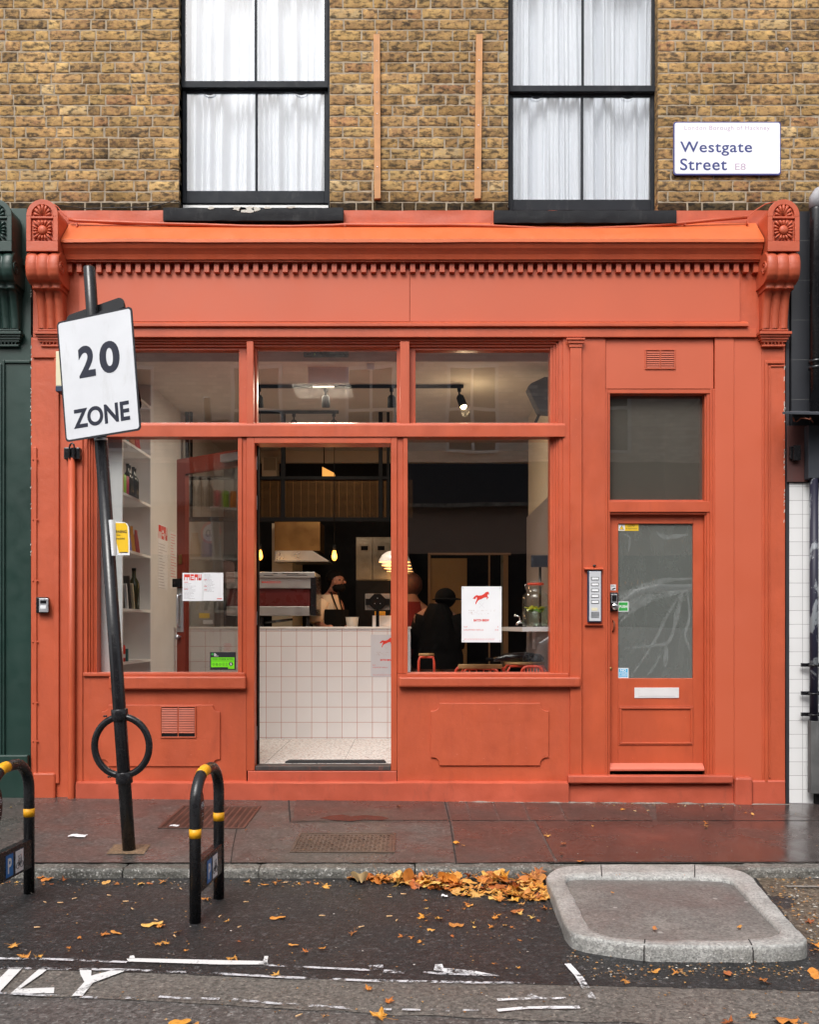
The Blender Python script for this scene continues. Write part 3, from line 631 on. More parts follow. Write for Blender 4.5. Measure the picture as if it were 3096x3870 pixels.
# ---- curtains behind the sashes (things of their own), and the dim room behind
M['curtain'] = None
def curtainmat():
    m, nt, b, o = newmat('sheer_curtain'); nt.nodes.remove(b)
    d = N(nt, 'ShaderNodeBsdfDiffuse'); d.inputs[0].default_value = (0.77, 0.79, 0.82, 1)
    t = N(nt, 'ShaderNodeBsdfTranslucent'); t.inputs[0].default_value = (0.85, 0.87, 0.9, 1)
    mx = N(nt, 'ShaderNodeMixShader'); mx.inputs[0].default_value = 0.12
    nt.links.new(d.outputs[0], mx.inputs[1]); nt.links.new(t.outputs[0], mx.inputs[2]); nt.links.new(mx.outputs[0], o.inputs[0]); return m
M['curtain'] = curtainmat()
def curtain(w, idx):
    y0 = BY + 0.20; x0 = X(w['u0'] + 4, BY + 0.1); x1 = X(w['u1'] - 4, BY + 0.1)
    r = random.Random(11 + idx); phs = [(r.uniform(6, 9), r.uniform(0, 6)), (r.uniform(12, 17), r.uniform(0, 6)), (r.uniform(25, 33), r.uniform(0, 6))]
    def fn(u, v):
        sh = 0.03 * math.sin(u * 7 + idx) * (1 - v) + (0.10 * (1 - v) ** 2 * max(0, (u - 0.55)) if idx == 0 else -0.05 * (1 - v) ** 2 * max(0, 0.35 - u))
        q_ = u + sh * 0.6; d = 2.6 * noise.noise(Vector((q_ * 16, 0.5 * v, idx * 7.3))) + 1.5 * noise.noise(Vector((q_ * 38, 0.3 * v, 4 + idx)))
        d = math.copysign(min(1.5, abs(d)) ** 0.8, d)
        return Vector((x0 + (x1 - x0) * u, y0 + 0.02 + 0.046 * d, 4.46 + (6.4 - 4.46) * v))
    mb = MB().grid(fn, 220, 14)
    o = mb.build('curtain', M['curtain'])
    tag(o, 'white sheer curtain swept aside low down behind the left sash window' if idx == 0 else 'white sheer curtain hanging straight behind the right sash window', 'curtain', 'white curtains in the upstairs windows')
for i, w in enumerate(WIN): sash(w, i); curtain(w, i)
# ---- cornice
cor = bpy.data.objects.new('cornice', None); COL.objects.link(cor); cor.parent = shop
cx0, cx1 = -2.60, 2.60
prof = [(0.02, 4.362), (-0.150, Z(902, -0.15)), (-0.155, Z(905, -0.15)), (-0.155, Z(917, -0.15))] + [(yy_, Z(vv_, yy_)) for yy_, vv_ in ((-0.142, 918), (-0.138, 926), (-0.128, 938), (-0.112, 950), (-0.098, 962), (-0.090, 974), (-0.086, 981), (-0.074, 982), (-0.072, 990))] + [(-0.05, 4.04), (0.0, 4.04), (0.02, 4.04)]
c1 = MB(); nseg = 60
for i in range(nseg + 1):                 # the flashing sags and waves a little
    x = cx0 + (cx1 - cx0) * i / nseg
    for k, p in enumerate(prof):
        wv = 0.004 * noise.noise(Vector((x * 2.1, k * 0.13, 2))) if k in (0, 1, 2, 3) else 0.001 * noise.noise(Vector((x * 5, k, 2)))
        c1.v.append(Vector((x, p[0], p[1] + wv)))
n = len(prof)
for i in range(nseg):
    for k in range(n): a = i * n + k; b = i * n + (k + 1) % n; c1.f.append([a, a + n, b + n, b]); c1.smooth.append(False)
top = MB(); top.v = [v.copy() for v in c1.v]
lead = [f for j, f in enumerate(c1.f) if j % n in (0, 1, 2)]; rest = [f for j, f in enumerate(c1.f) if j % n not in (0, 1, 2)]
top.f = lead; top.smooth = [False] * len(lead); c1.f = rest; c1.smooth = [False] * len(rest)
top.build('lead_flashing', M['orange_lead'], cor, weld=True); c1.build('moulding', M['orange_wood'], cor, weld=True)
nd = 71; d0 = None
for i in range(nd):
    uu = 262 + (2858 - 262) * i / (nd - 1)
    xd = X(uu, -0.045)
    if d0 is None:
        d0 = MB().box(xd - 0.0195, xd + 0.0195, -0.048, -0.001, 3.963, 4.039).build('dentil', M['orange_wood'], cor, 0.002)
        x_first = xd
    else:
        c = d0.copy(); COL.objects.link(c); c.parent = cor; c.location = (xd - x_first, rnd.uniform(-0.001, 0.001), rnd.uniform(-0.001, 0.001))
# ---- rendered band under the bricks, fascia and its mouldings
OW, OR_, OB = M['orange_wood'], M['orange'], M['orange_board']
bd = MB(); bd.grid(lambda u, v: Vector((-2.86 + 5.72 * u, 0.018 + 0.004 * noise.noise(Vector((u * 30, v * 2, 0))), 4.30 + 0.155 * v + 0.004 * noise.noise(Vector((u * 20, 0, v * 2))))), 120, 5)
bd.box(-2.859, 2.859, 0.024, 0.2, 4.30, 4.445); bd.build('rendered_band', OR_, shop)
fa = MB().box(-2.87, 2.82, 0.0, 0.24, Z(1274, 0), 4.30).build('fascia', OR_, shop)
yb_ = -0.016
fbd = MB(); jx = X(1549, yb_)
fbd.box(X(299, yb_), jx - 0.0015, yb_, -0.001, Z(1216, yb_), 3.995); fbd.box(jx + 0.0015, X(2797, yb_), yb_, -0.001, Z(1217, yb_), 3.995)
fbd.build('fascia_board', OB, shop, 0.0015)
mo_ = MB(); mo_.extrude_x([(-0.001, Z(1216, 0)), (-0.045, Z(1222, -0.045)), (-0.045, Z(1232, -0.045)), (-0.03, Z(1238, -0.03)), (-0.001, Z(1240, 0))], X(300, -0.03), X(2828, -0.03))
mo_.build('fascia_moulding', OW, shop)
fr2 = MB().box(X(300, -0.02), X(2860, -0.02), -0.022, -0.001, Z(1274, -0.022), Z(1242, -0.022)).build('frieze_board', OW, shop, 0.002)
# ---- masonry and joinery of the front, left to right
ZB = -0.15
fb('pilaster', OR_, shop, 117, 314, 1276, 3200, 0.0, 0.25)
# left pilaster dressing: raised margins around a sunk panel, running on into the green neighbour
pm = MB(); fm(pm, 122, 312, 1283, 1352, -0.018, -0.001); fm(pm, 204, 222, 1353, 2960, -0.018, -0.001); fm(pm, 262, 312, 1353, 2960, -0.010, -0.001)
fm(pm, 122, 138, 1690, 2960, -0.012, -0.001)
pm.build('pilaster_margin', OR_, shop, 0.004)
rv_ = MB()
for v in (1738, 1965, 2195, 2425, 2655, 2800):
    for u in (125, 141): rv_.ball((X(u, -0.012), -0.013, Z(v, 0)), 0.007, 8, 6)
rv_.build('strip_rivet', OR_, shop)
fb('pilaster_foot', OR_, shop, 122, 208, 2920, 3200, -0.03, -0.001, 0.02)
# fluted frame left of the shop window
fl = MB()
for i, (a, b, y) in enumerate([(314, 330, 0.004), (330, 340, 0.022), (340, 350, 0.038), (350, 358, 0.052), (358, 366, 0.066)]): fm(fl, a, b, 1276, 2545, y, 0.18)
fl.build('window_jamb', OW, shop, 0.003)
def opening_frame(name, us, vs, y0, y1, m, p, bevel=0.003):
    # us=(outer0, inner0, inner1, outer1)  vs=(outer top, inner top, inner bottom, outer bottom)
    mb = MB(); fm(mb, us[0], us[1], vs[0], vs[3], y0, y1); fm(mb, us[2], us[3], vs[0], vs[3], y0, y1)
    x0, x1 = X(us[1], y0), X(us[2], y0)
    mb.box(x0, x1, y0, y1, Z(vs[1], y0), Z(vs[0], y0)) if vs[1] > vs[0] else None
    mb.box(x0, x1, y0, y1, Z(vs[3], y0), Z(vs[2], y0)) if vs[3] > vs[2] else None
    return mb.build(name, m, p, bevel)
# transom lights: (glass rect) each with stepped head mouldings
hd = MB()
for (v0, v1, y) in [(1275, 1288, 0.012), (1288, 1298, 0.03), (1298, 1310, 0.05)]: fm(hd, 314, 2150, v0, v1 + 1, y, 0.18)
hd.build('window_head', OW, shop, 0.003)
YG = 0.10
lights = [('L', 366, 903, 1325, 1597), ('M', 971, 1500, 1314, 1610), ('R', 1571, 2080, 1325, 1598)]
outer = [(330, 940), (945, 1532), (1536, 2130)]
for (nm, a, b, c, d), (oa, ob) in zip(lights, outer):
    tw = bpy.data.objects.new('transom_light', None); COL.objects.link(tw); tw.parent = shop
    mb = MB(); y = 0.07
    x0, x1, z0, z1 = X(a, y), X(b, y), Z(d, y), Z(c, y)
    X0, X1, Z0, Z1 = X(oa, y), X(ob, y), Z(1612, y), Z(1311, y)
    mb.box(X0, x0, y, 0.14, Z0, Z1).box(x1, X1, y, 0.14, Z0, Z1).box(x0, x1, y, 0.14, z1, Z1).box(x0, x1, y, 0.14, Z0, z0)
    mb.build('frame', OW, tw, 0.004)
    MB().box(x0 - 0.004, x1 + 0.004, YG, YG + 0.006, z0 - 0.004, z1 + 0.004).build('glass', M['glass'], tw)
# mullion posts between lights
for (a, b) in ((932, 958), (1512, 1548)):
    mu = MB(); fm(mu, a, b, 1290, 1602, 0.0, 0.069); mu.build('mullion', OW, shop, 0.004)
tb = MB(); tb.extrude_x([(-0.012, Z(1650, -0.012)), (-0.012, Z(1608, -0.012)), (-0.002, Z(1601, 0)), (0.069, Z(1597, 0.06)), (0.13, Z(1597, 0.06)), (0.13, Z(1650, 0.07))], X(330, 0), X(2135, 0))
tb.build('transom_bar', OW, shop)
rj = MB()
for (a, b, y) in [(2080, 2092, 0.058), (2092, 2102, 0.045), (2102, 2112, 0.03), (2112, 2128, 0.014), (2128, 2156, 0.0)]: fm(rj, a, b, 1276, 2545, y if b < 2157 else y, 0.18)
rj.build('window_jamb', OW, shop, 0.003)
# ---- lower shop windows
def shop_window(a, b, c, d, oa, ob, label):
    sw = bpy.data.objects.new('shop_window', None); COL.objects.link(sw); sw.parent = shop
    y = 0.06; mb = MB(); x0, x1, z0, z1 = X(a, y), X(b, y), Z(d, y), Z(c, y); X0, X1, Z0, Z1 = X(oa, y), X(ob, y), Z(2548, y), Z(1640, y)
    mb.box(X0, x0, y, 0.15, Z0, Z1).box(x1, X1, y, 0.15, Z0, Z1).box(x0, x1, y, 0.15, z1, Z1).box(x0, x1, y, 0.15, Z0, z0)
    mb.build('frame', OW, sw, 0.004)
    MB().box(x0 - 0.004, x1 + 0.004, YG, YG + 0.006, z0 - 0.004, z1 + 0.004).build('glass', M['glass'], sw)
    return sw
shop_window(366, 899, 1653, 2541, 352, 915, '')
shop_window(1541, 2108, 1653, 2541, 1528, 2125, '')
# ---- shop doorway: frame, threshold
df = MB()
for (a, b, y) in [(899, 915, 0.0), (915, 932, 0.012), (932, 962, -0.002)]: fm(df, a, b, 1651, 2912 if a > 900 else 2545, y, 0.16)
for (a, b, y) in [(1478, 1501, -0.002), (1501, 1524, 0.012), (1524, 1541, 0.0)]: fm(df, a, b, 1651, 2912 if a < 1500 else 2545, y, 0.16)
df.box(X(962, -0.002), X(1478, -0.002), -0.002, 0.16, Z(1675, -0.002), Z(1651, -0.002))
df.build('door_frame', OW, shop, 0.003)
# ---- stall risers
def cham_panel(u0, u1, v0, v1, cu, cv, y):   # raised panel with scooped corners
    pts = []
    cs = [((u0, v1), (1, -1)), ((u1, v1), (-1, -1)), ((u1, v0), (-1, 1)), ((u0, v0), (1, 1))]
    for k, ((cu0, cv0), (sx, sy)) in enumerate(cs):
        arc = []
        arc.append((cu0, cv0 + sy * cv)); 
        for t in range(0, 7):
            a = math.pi / 2 * t / 6
            arc.append((cu0 + sx * (cu * 0.25 + cu * 0.75 * math.sin(a)), cv0 + sy * (cv * 0.25 + cv * 0.75 * math.cos(a))))
        arc.append((cu0 + sx * cu, cv0))
        if k in (1, 3): arc.reverse()
        pts += arc
    return [(X(u, y), Z(v, y)) for (u, v) in pts]
sr = MB(); fm(sr, 314, 931, 2546, 3200, 0.0, 0.25); sr.build('stall_riser', OR_, shop)
cp = MB().prism(cham_panel(383, 832, 2663, 2896, 26, 26, -0.012), -0.012, -0.001).build('riser_panel', OR_, shop, 0.004)
fb('sill_fillet', OR_, shop, 312, 925, 2541, 2556, -0.02, -0.0005, 0.006)
fb('window_sill', OR_, shop, 410, 929, 2556, 2605, -0.05, -0.001, 0.012)
sr = MB(); fm(sr, 1502, 2156, 2546, 3200, 0.0, 0.25); sr.build('stall_riser', OR_, shop)
cp = MB().prism(cham_panel(1628, 2075, 2656, 2893, 32, 30, -0.014), -0.014, -0.001).build('riser_panel', OR_, shop, 0.005)
fb('window_sill', OR_, shop, 1507, 2196, 2558, 2597, -0.055, -0.001, 0.014)
fb('sill_fillet', OR_, shop, 1536, 2150, 2543, 2558, -0.02, -0.0005, 0.006)
# ---- threshold step and plinths
st = MB(); fm(st, 936, 1500, 2913, 3200, -0.004, 0.14); st.build('door_step', M['orange_base'], shop, 0.006)
st = MB().box(X(940), X(1497), -0.02, 0.14, 0.22, 0.246).build('threshold', M['scuffed'], shop, 0.004) if False else None
def plinth(u0, u1, v0, y0, name='plinth'):
    x0, x1 = X(u0, y0), X(u1, y0); n = max(6, int((x1 - x0) / 0.03)); zt = Z(v0, y0)
    mb = MB()
    mb.grid(lambda u, v: Vector((x0 + (x1 - x0) * u, y0 + 0.004 * noise.noise(Vector((x0 * 9 + u * (x1 - x0) * 7, v * 3, 1))), -0.16 + (zt + 0.16 + 0.004 * noise.noise(Vector((u * (x1 - x0) * 6, 4, x0)))) * v)), n, 10)
    mb.grid(lambda u, v: Vector((x0 + (x1 - x0) * u, y0 + (0.004 * noise.noise(Vector((x0 * 9 + u * (x1 - x0) * 7, 3, 1))) if v == 0 else v * (0 - y0)), zt + 0.004 * noise.noise(Vector((u * (x1 - x0) * 6, 4, x0))) + (0.012 if v else 0) * min(1, v * 2))), n, 3)
    mb.box(x0, x1, y0 + 0.006, -0.0005, -0.16, zt - 0.004)
    return mb.build(name, M['orange_base'], shop)
plinth(286, 2150, 2960, -0.045)
plinth(2150, 2790, 2968, -0.02, 'plinth')
lg = MB(); lg.box(X(2148, -0.06), X(2772, -0.06), -0.065, -0.001, Z(2960, -0.06), Z(2930, -0.06)); lg.build('door_ledge', M['orange_base'], shop, 0.01)
fb('plinth_block', M['orange_base'], shop, 2779, 2848, 2936, 3200, -0.06, -0.001, 0.02)
plinth(2846, 2968, 2955, -0.012, 'plinth')
# ---- right part: thin pilaster with cap, boards, flat door
fb('pilaster_strip', OW, shop, 2156, 2200, 1278, 2965, -0.022, 0.2)
cpp = MB()
for (e, v0, v1) in [(0, 1296, 1312), (5, 1283, 1297), (10, 1277, 1284)]: fm(cpp, 2152 - e, 2202 + e, v0, v1, -0.028 - e * 0.002, -0.0225)
cpp.build('strip_cap', OW, shop, 0.002)
fb('boarding', OW, shop, 2200, 2289, 1276, 2965, 0.0, 0.2)
fb('board_over_door', OB, shop, 2289, 2697, 1280, 1470, 0.012, 0.2)
dfm = MB()
for (a, b, y) in [(2289, 2297, 0.002), (2297, 2306, 0.018)]: fm(dfm, a, b, 1470, 2965, y, 0.2)
for (a, b, y) in [(2694, 2703, 0.002), (2684, 2694, 0.012), (2672, 2684, 0.024), (2664, 2672, 0.04)]: fm(dfm, a, b, 1470, 2965, y, 0.2)
dfm.box(X(2297, 0.01), X(2694, 0.01), 0.016, 0.2, Z(1487, 0.016), Z(1471, 0.016))
dfm.box(X(2300, 0.01), X(2690, 0.01), 0.016, 0.2, Z(1935, 0.016), Z(1895, 0.016))
dfm.box(X(2300, 0.01), X(2690, 0.01), 0.03, 0.2, Z(1944, 0.03), Z(1935, 0.03) + 0.001)
dfm.build('flat_door_frame', OW, shop, 0.003)
fan = bpy.data.objects.new('fanlight', None); COL.objects.link(fan); fan.parent = shop
mb = MB(); y = 0.06; x0, x1, z0, z1 = X(2306, y), X(2668, y), Z(1889, y), Z(1490, y)
mb.box(X(2300, y), x0, y, 0.16, z0 - 0.02, z1 + 0.02).box(x1, X(2676, y), y, 0.16, z0 - 0.02, z1 + 0.02).box(x0, x1, y, 0.16, z1 - 0.002, z1 + 0.03).box(x0, x1, y, 0.16, z0 - 0.03, z0).build('frame', OW, fan, 0.003)
MB().box(x0 - 0.003, x1 + 0.003, 0.10, 0.106, z0 - 0.003, z1 + 0.003).build('glass', M['glass_fan'], fan)
fb('boarding', OB, shop, 2703, 2775, 1276, 2965, -0.004, 0.2)
fb('boarding', OB, shop, 2775, 2880, 1276, 2965, 0.002, 0.2)
fb('pilaster', OR_, shop, 2880, 2968, 1276, 3200, 0.0, 0.25)
pm = MB(); fm(pm, 2893, 2966, 1363, 1374, -0.014, -0.001); fm(pm, 2893, 2903, 1374, 2955, -0.014, -0.001); fm(pm, 2908, 2914, 1384, 2940, -0.009, -0.001); fm(pm, 2914, 2966, 1380, 1386, -0.009, -0.001)
pm.build('pilaster_margin', OW, shop, 0.003)
# ---- the flat door
fd = bpy.data.objects.new('flat_door', None); COL.objects.link(fd); fd.parent = shop
fd['label'] = 'narrow orange flat door with greasy glass, letter flap and lock'
y = 0.075
mb = MB(); gx0, gx1, gz0, gz1 = X(2337, y), X(2620, y), Z(2563, y), Z(1979, y)
dx0, dx1, dz0, dz1 = X(2303, y), X(2669, y), Z(2915, y), Z(1946, y)
mb.box(dx0, gx0, y, y + 0.045, dz0, dz1).box(gx1, dx1, y, y + 0.045, dz0, dz1).box(gx0, gx1, y, y + 0.045, gz1, dz1).box(gx0, gx1, y, y + 0.045, dz0, gz0)
mb.build('leaf', OW, fd, 0.003)
MB().box(gx0 - 0.003, gx1 + 0.003, y + 0.016, y + 0.022, gz0 - 0.003, gz1 + 0.003).build('glass', M['glass_dirty'], fd)
bdg = MB(); bx0, bx1, bz0, bz1 = X(2338, y), X(2621, y), Z(2815, y), Z(2667, y)
def ring(mb, x0, x1, z0, z1, w, ya, yb):
    mb.box(x0, x1, ya, yb, z1 - w, z1).box(x0, x1, ya, yb, z0, z0 + w).box(x0, x0 + w, ya, yb, z0 + w, z1 - w).box(x1 - w, x1, ya, yb, z0 + w, z1 - w); return mb
ring(bdg, bx0, bx1, bz0, bz1, 0.008, y - 0.007, y - 0.0005); ring(bdg, bx0 + 0.0085, bx1 - 0.0085, bz0 + 0.0085, bz1 - 0.0085, 0.014, y - 0.012, y - 0.0005)
bdg.build('door_panel', OW, fd, 0.003)
wb = MB(); wb.extrude_x([(y - 0.001, Z(2884, 0.05)), (y - 0.035, Z(2896, 0.04)), (y - 0.05, Z(2904, 0.03)), (y - 0.05, Z(2912, 0.03)), (y - 0.001, Z(2914, 0.03))], X(2303, 0.03) + 0.002, X(2664, 0.03) - 0.002)
wb.build('weather_bar', M['orange_weather'] if 'orange_weather' in M else OW, fd, 0.003)
MB().box(dx0, dx1, y + 0.01, y + 0.06, Z(2940, y), dz0).build('bottom_gap', M['void'], fd)
lf = MB(); lx0, lx1, lz0, lz1 = X(2398, y), X(2566, y), Z(2637, y), Z(2598, y)
ring(lf, lx0, lx1, lz0, lz1, 0.012, y - 0.006, y - 0.0004); lf.box(lx0 + 0.03, lx1 - 0.03, y - 0.008, y - 0.001, lz0 + 0.013, lz1 - 0.013); lf.box(lx0 + 0.012, lx1 - 0.012, y - 0.004, y - 0.0005, lz0 + 0.012, lz1 - 0.012)
lf.build('letter_flap', M['letter_white'], fd, 0.001)
lk = MB(); lx, lz = X(2319, y), Z(2274, y)
lk.box(lx - 0.032, lx + 0.032, y - 0.022, y - 0.0005, lz - 0.072, lz + 0.072)
lko = lk.build('door_lock', M['black'], fd, 0.014, 4)
MB().box(lx - 0.023, lx + 0.023, y - 0.028, y - 0.0225, lz - 0.01, lz + 0.058).build('lock_pad', M['aluminium'], lko, 0.006, 3)
MB().box(lx - 0.018, lx + 0.018, y - 0.031, y - 0.0285, lz + 0.002, lz + 0.050).build('lock_screen', M['black'], lko, 0.006, 3)
MB().lathe([(0.0, -0.05), (0.020, -0.05), (0.026, -0.044), (0.026, -0.0225)], (lx + 0.002, y, lz - 0.038), 20, 'y').build('lock_knob', M['chrome'], lko)
MB().tube([(X(2317, y), y - 0.004, Z(2345, y)), (X(2320, y), y - 0.018, Z(2350, y)), (X(2319, y), y - 0.028, Z(2362, y)), (X(2318, y), y - 0.02, Z(2378, y)), (X(2316, y), y - 0.004, Z(2388, y))], [0.006, 0.005, 0.006, 0.005, 0.006], 8).build('pull_handle', M['rust'], fd)
MB().lathe([(0.0, -0.004), (0.012, -0.004), (0.013, -0.0004)], (X(2308, y), y, Z(2527, y)), 16, 'y').build('keyhole', M['brass'], fd)
# chalky smears, plus painted arcs of the car's reflection in the door glass
def smear_reflection(pts, w, yy):
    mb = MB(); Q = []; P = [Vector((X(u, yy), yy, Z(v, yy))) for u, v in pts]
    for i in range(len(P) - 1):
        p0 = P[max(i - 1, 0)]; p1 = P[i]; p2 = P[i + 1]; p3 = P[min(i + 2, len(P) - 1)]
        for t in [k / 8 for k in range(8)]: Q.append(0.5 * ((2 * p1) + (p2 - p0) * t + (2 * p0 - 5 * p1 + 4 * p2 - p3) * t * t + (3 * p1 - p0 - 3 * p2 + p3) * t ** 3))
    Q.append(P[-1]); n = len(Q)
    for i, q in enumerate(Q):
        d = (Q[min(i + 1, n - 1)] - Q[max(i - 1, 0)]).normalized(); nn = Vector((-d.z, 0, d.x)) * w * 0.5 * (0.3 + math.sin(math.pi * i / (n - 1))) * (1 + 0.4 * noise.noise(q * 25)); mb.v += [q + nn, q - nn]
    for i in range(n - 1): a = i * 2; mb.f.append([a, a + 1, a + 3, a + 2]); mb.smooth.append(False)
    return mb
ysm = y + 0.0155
for pts, w in (([(2339, 2262), (2400, 2228), (2500, 2196), (2618, 2186)], 0.016), ([(2338, 2335), (2380, 2290), (2440, 2262), (2510, 2248), (2600, 2232)], 0.022), ([(2570, 2250), (2520, 2330), (2470, 2430), (2385, 2556)], 0.010), ([(2338, 2356), (2400, 2300), (2460, 2272)], 0.012), ([(2360, 2450), (2450, 2440), (2520, 2430), (2545, 2380), (2550, 2310)], 0.010), ([(2598, 2235), (2606, 2330), (2590, 2400), (2612, 2460)], 0.009), ([(2580, 2240), (2560, 2320), (2545, 2400)], 0.014), ([(2500, 2470), (2470, 2520), (2450, 2550)], 0.010), ([(2520, 2440), (2515, 2520)], 0.016), ([(2350, 2020), (2380, 2030), (2375, 2090)], 0.006), ([(2480, 2010), (2520, 2030), (2600, 2020)], 0.014)): smear_reflection(pts, w * 1.9, ysm).build('glass_smear_reflection', M['smear_reflection'], fd)
# stickers on the flat door
def sticker(name, u0, u1, v0, v1, yy, m, p, th=0.0012, rad=0.0):
    o = MB().box(X(u0, yy), X(u1, yy), yy, yy + th, Z(v1, yy), Z(v0, yy)).build(name, m, p); return o
yg = y + 0.016 - 0.0016
s1 = sticker('cctv_sticker', 2337, 2414, 1980, 2006, yg, M['yellow'], fd)
sticker('sticker_panel', 2338, 2362, 1981, 2005, yg - 0.0004, M['paper'], s1, 0.0003)
text_mb('CCTV', X(2373, yg), X(2400, yg), Z(1992, yg), Z(1984, yg), yg - 0.0005, bold=0.02).build('sticker_lettering', M['black_ink'], s1)
text_mb('in operation', X(2366, yg), X(2408, yg), Z(2002, yg), Z(1995, yg), yg - 0.0005).build('sticker_lettering', M['black_ink'], s1)
tri = [(X(2341, yg), Z(2002, yg)), (X(2359, yg), Z(2002, yg)), (X(2350, yg), Z(1985, yg))]
MB().prism(tri, yg - 0.0007, yg - 0.0005).build('sticker_triangle', M['black_ink'], s1)
c_ = (X(2350, yg), Z(1997, yg)); MB().prism([((p[0] - c_[0]) * 0.78 + c_[0], (p[1] - c_[1]) * 0.78 + c_[1]) for p in tri], yg - 0.0009, yg - 0.00075).build('sticker_triangle', M['yellow'], s1)
s2 = sticker('push_sticker', 2336, 2376, 2273, 2311, yg, M['paper'], fd)
sticker('sticker_panel', 2339, 2373, 2276, 2308, yg - 0.0004, M['sign_green'], s2, 0.0003)
text_mb('PUSH', X(2341, yg), X(2371, yg), Z(2297, yg), Z(2287, yg), yg - 0.0006, bold=0.03).build('sticker_lettering', M['paper'], s2)
s3 = sticker('no_slamming_sticker', 2336, 2376, 2524, 2562, yg, M['paper'], fd)
sticker('sticker_panel', 2339, 2373, 2527, 2559, yg - 0.0004, M['sign_cyan'], s3, 0.0003)
text_mb('NO', X(2345, yg), X(2367, yg), Z(2538, yg), Z(2528, yg), yg - 0.0006, bold=0.03).build('sticker_lettering', M['paper'], s3)
text_mb('DOOR', X(2341, yg), X(2371, yg), Z(2546, yg), Z(2540, yg), yg - 0.0006, bold=0.02).build('sticker_lettering', M['paper'], s3)
text_mb('SLAMMING', X(2341, yg), X(2371, yg), Z(2553, yg), Z(2548, yg), yg - 0.0006, bold=0.02).build('sticker_lettering', M['paper'], s3)
text_mb('PLEASE', X(2343, yg), X(2369, yg), Z(2558, yg), Z(2555, yg), yg - 0.0006).build('sticker_lettering', M['paper'], s3)
s4 = sticker('smile_sticker', 2308, 2328, 2209, 2231, y - 0.0016, M['paper'], fd)
text_mb('24H', X(2311, y), X(2325, y), Z(2217, y), Z(2212, y), y - 0.002, bold=0.02).build('sticker_lettering', M['black_ink'], s4)
MB().prism([(X(2312, y), Z(2226, y)), (X(2325, y), Z(2220, y)), (X(2327, y), Z(2225, y)), (X(2316, y), Z(2229, y))], y - 0.0022, y - 0.0018).build('sticker_camera', M['black_ink'], s4)
# ---- vents
def vent(u0, u1, v0, v1, n, y, cols=2, broken=False, name='air_vent'):
    ve = bpy.data.objects.new(name, None); COL.objects.link(ve); ve.parent = shop
    x0, x1, z0, z1 = X(u0, y), X(u1, y), Z(v1, y), Z(v0, y)
    mb = MB(); ring(mb, x0, x1, z0, z1, 0.010, y - 0.008, y); xm = (x0 + x1) / 2; mb.box(xm - 0.004, xm + 0.004, y - 0.0075, y, z0 + 0.01, z1 - 0.01); mb.build('frame', OW, ve, 0.002)
    MB().box(x0 + 0.005, x1 - 0.005, y - 0.0015, y - 0.0005, z0 + 0.005, z1 - 0.005).build('vent_back', M['void'] if broken else M['vent_dark'], ve)
    lo = MB(); zz0, zz1 = z0 + 0.012, z1 - 0.012; p = (zz1 - zz0) / n
    for i in range(n):
        if broken and i < 2: continue
        zb = zz0 + i * p
        for (a, b) in ((x0 + 0.012, xm - 0.005), (xm + 0.005, x1 - 0.012)): lo.add([(a, y - 0.0085, zb), (b, y - 0.0085, zb), (b, y - 0.006, zb + p * 0.62), (a, y - 0.006, zb + p * 0.62), (a, y - 0.0075, zb), (b, y - 0.0075, zb)], [(0, 1, 2, 3), (4, 5, 1, 0)])
    lo.build('louvres', OW, ve)
vent(2438, 2553, 1321, 1397, 8, 0.0115)
vent(606, 742, 2667, 2788, 17, -0.0125, broken=True)
# ---- door entry phone
ep = bpy.data.objects.new('entry_phone', None); COL.objects.link(ep); ep.parent = shop
y = -0.001
eb = MB(); eb.extrude_x([(y, Z(2144, y)), (y - 0.03, Z(2150, y)), (y - 0.03, Z(2153, y)), (y, Z(2156, y))], X(2207, y), X(2278, y)); eb.extrude_x([(y, Z(2357, y)), (y - 0.025, Z(2359, y)), (y - 0.02, Z(2364, y)), (y, Z(2366, y))], X(2210, y), X(2278, y)); eb.build('bracket', OW, ep, 0.001)
fbk = MB().box(X(2219, y), X(2273, y), y - 0.022, y, Z(2352, y), Z(2157, y)).build('case', M['case_blue'], ep, 0.006)
fp = MB().box(X(2225, y), X(2269, y), y - 0.026, y - 0.0225, Z(2347, y), Z(2160, y)).build('face_plate', M['silver_plate'], ep, 0.002)
for i in range(5):
    v = 2181 + i * 22; bt = MB().box(X(2232, y), X(2261, y), y - 0.0285, y - 0.0265, Z(v + 12, y), Z(v, y)).build('call_button', M['black_ink'], ep, 0.001)
    MB().box(X(2234, y), X(2259, y), y - 0.0305, y - 0.029, Z(v + 10, y), Z(v + 2, y)).build('name_card', M['paper'], bt)
gr = MB()
for i in range(6): gr.box(X(2232, y), X(2262, y), y - 0.0275, y - 0.0262, Z(2313 + i * 4 + 1.6, y), Z(2313 + i * 4, y))
gr.build('speaker_grille', M['black_ink'], ep)
MB().box(X(2234, y), X(2256, y), y - 0.0275, y - 0.0262, Z(2308, y), Z(2297, y)).build('notice', M['cream'], ep)
MB().ball((X(2246, y), y - 0.012, Z(2138, y)), 0.011, 10, 8, (1.2, 1, 0.8)).build('door_sensor', M['black'], ep)
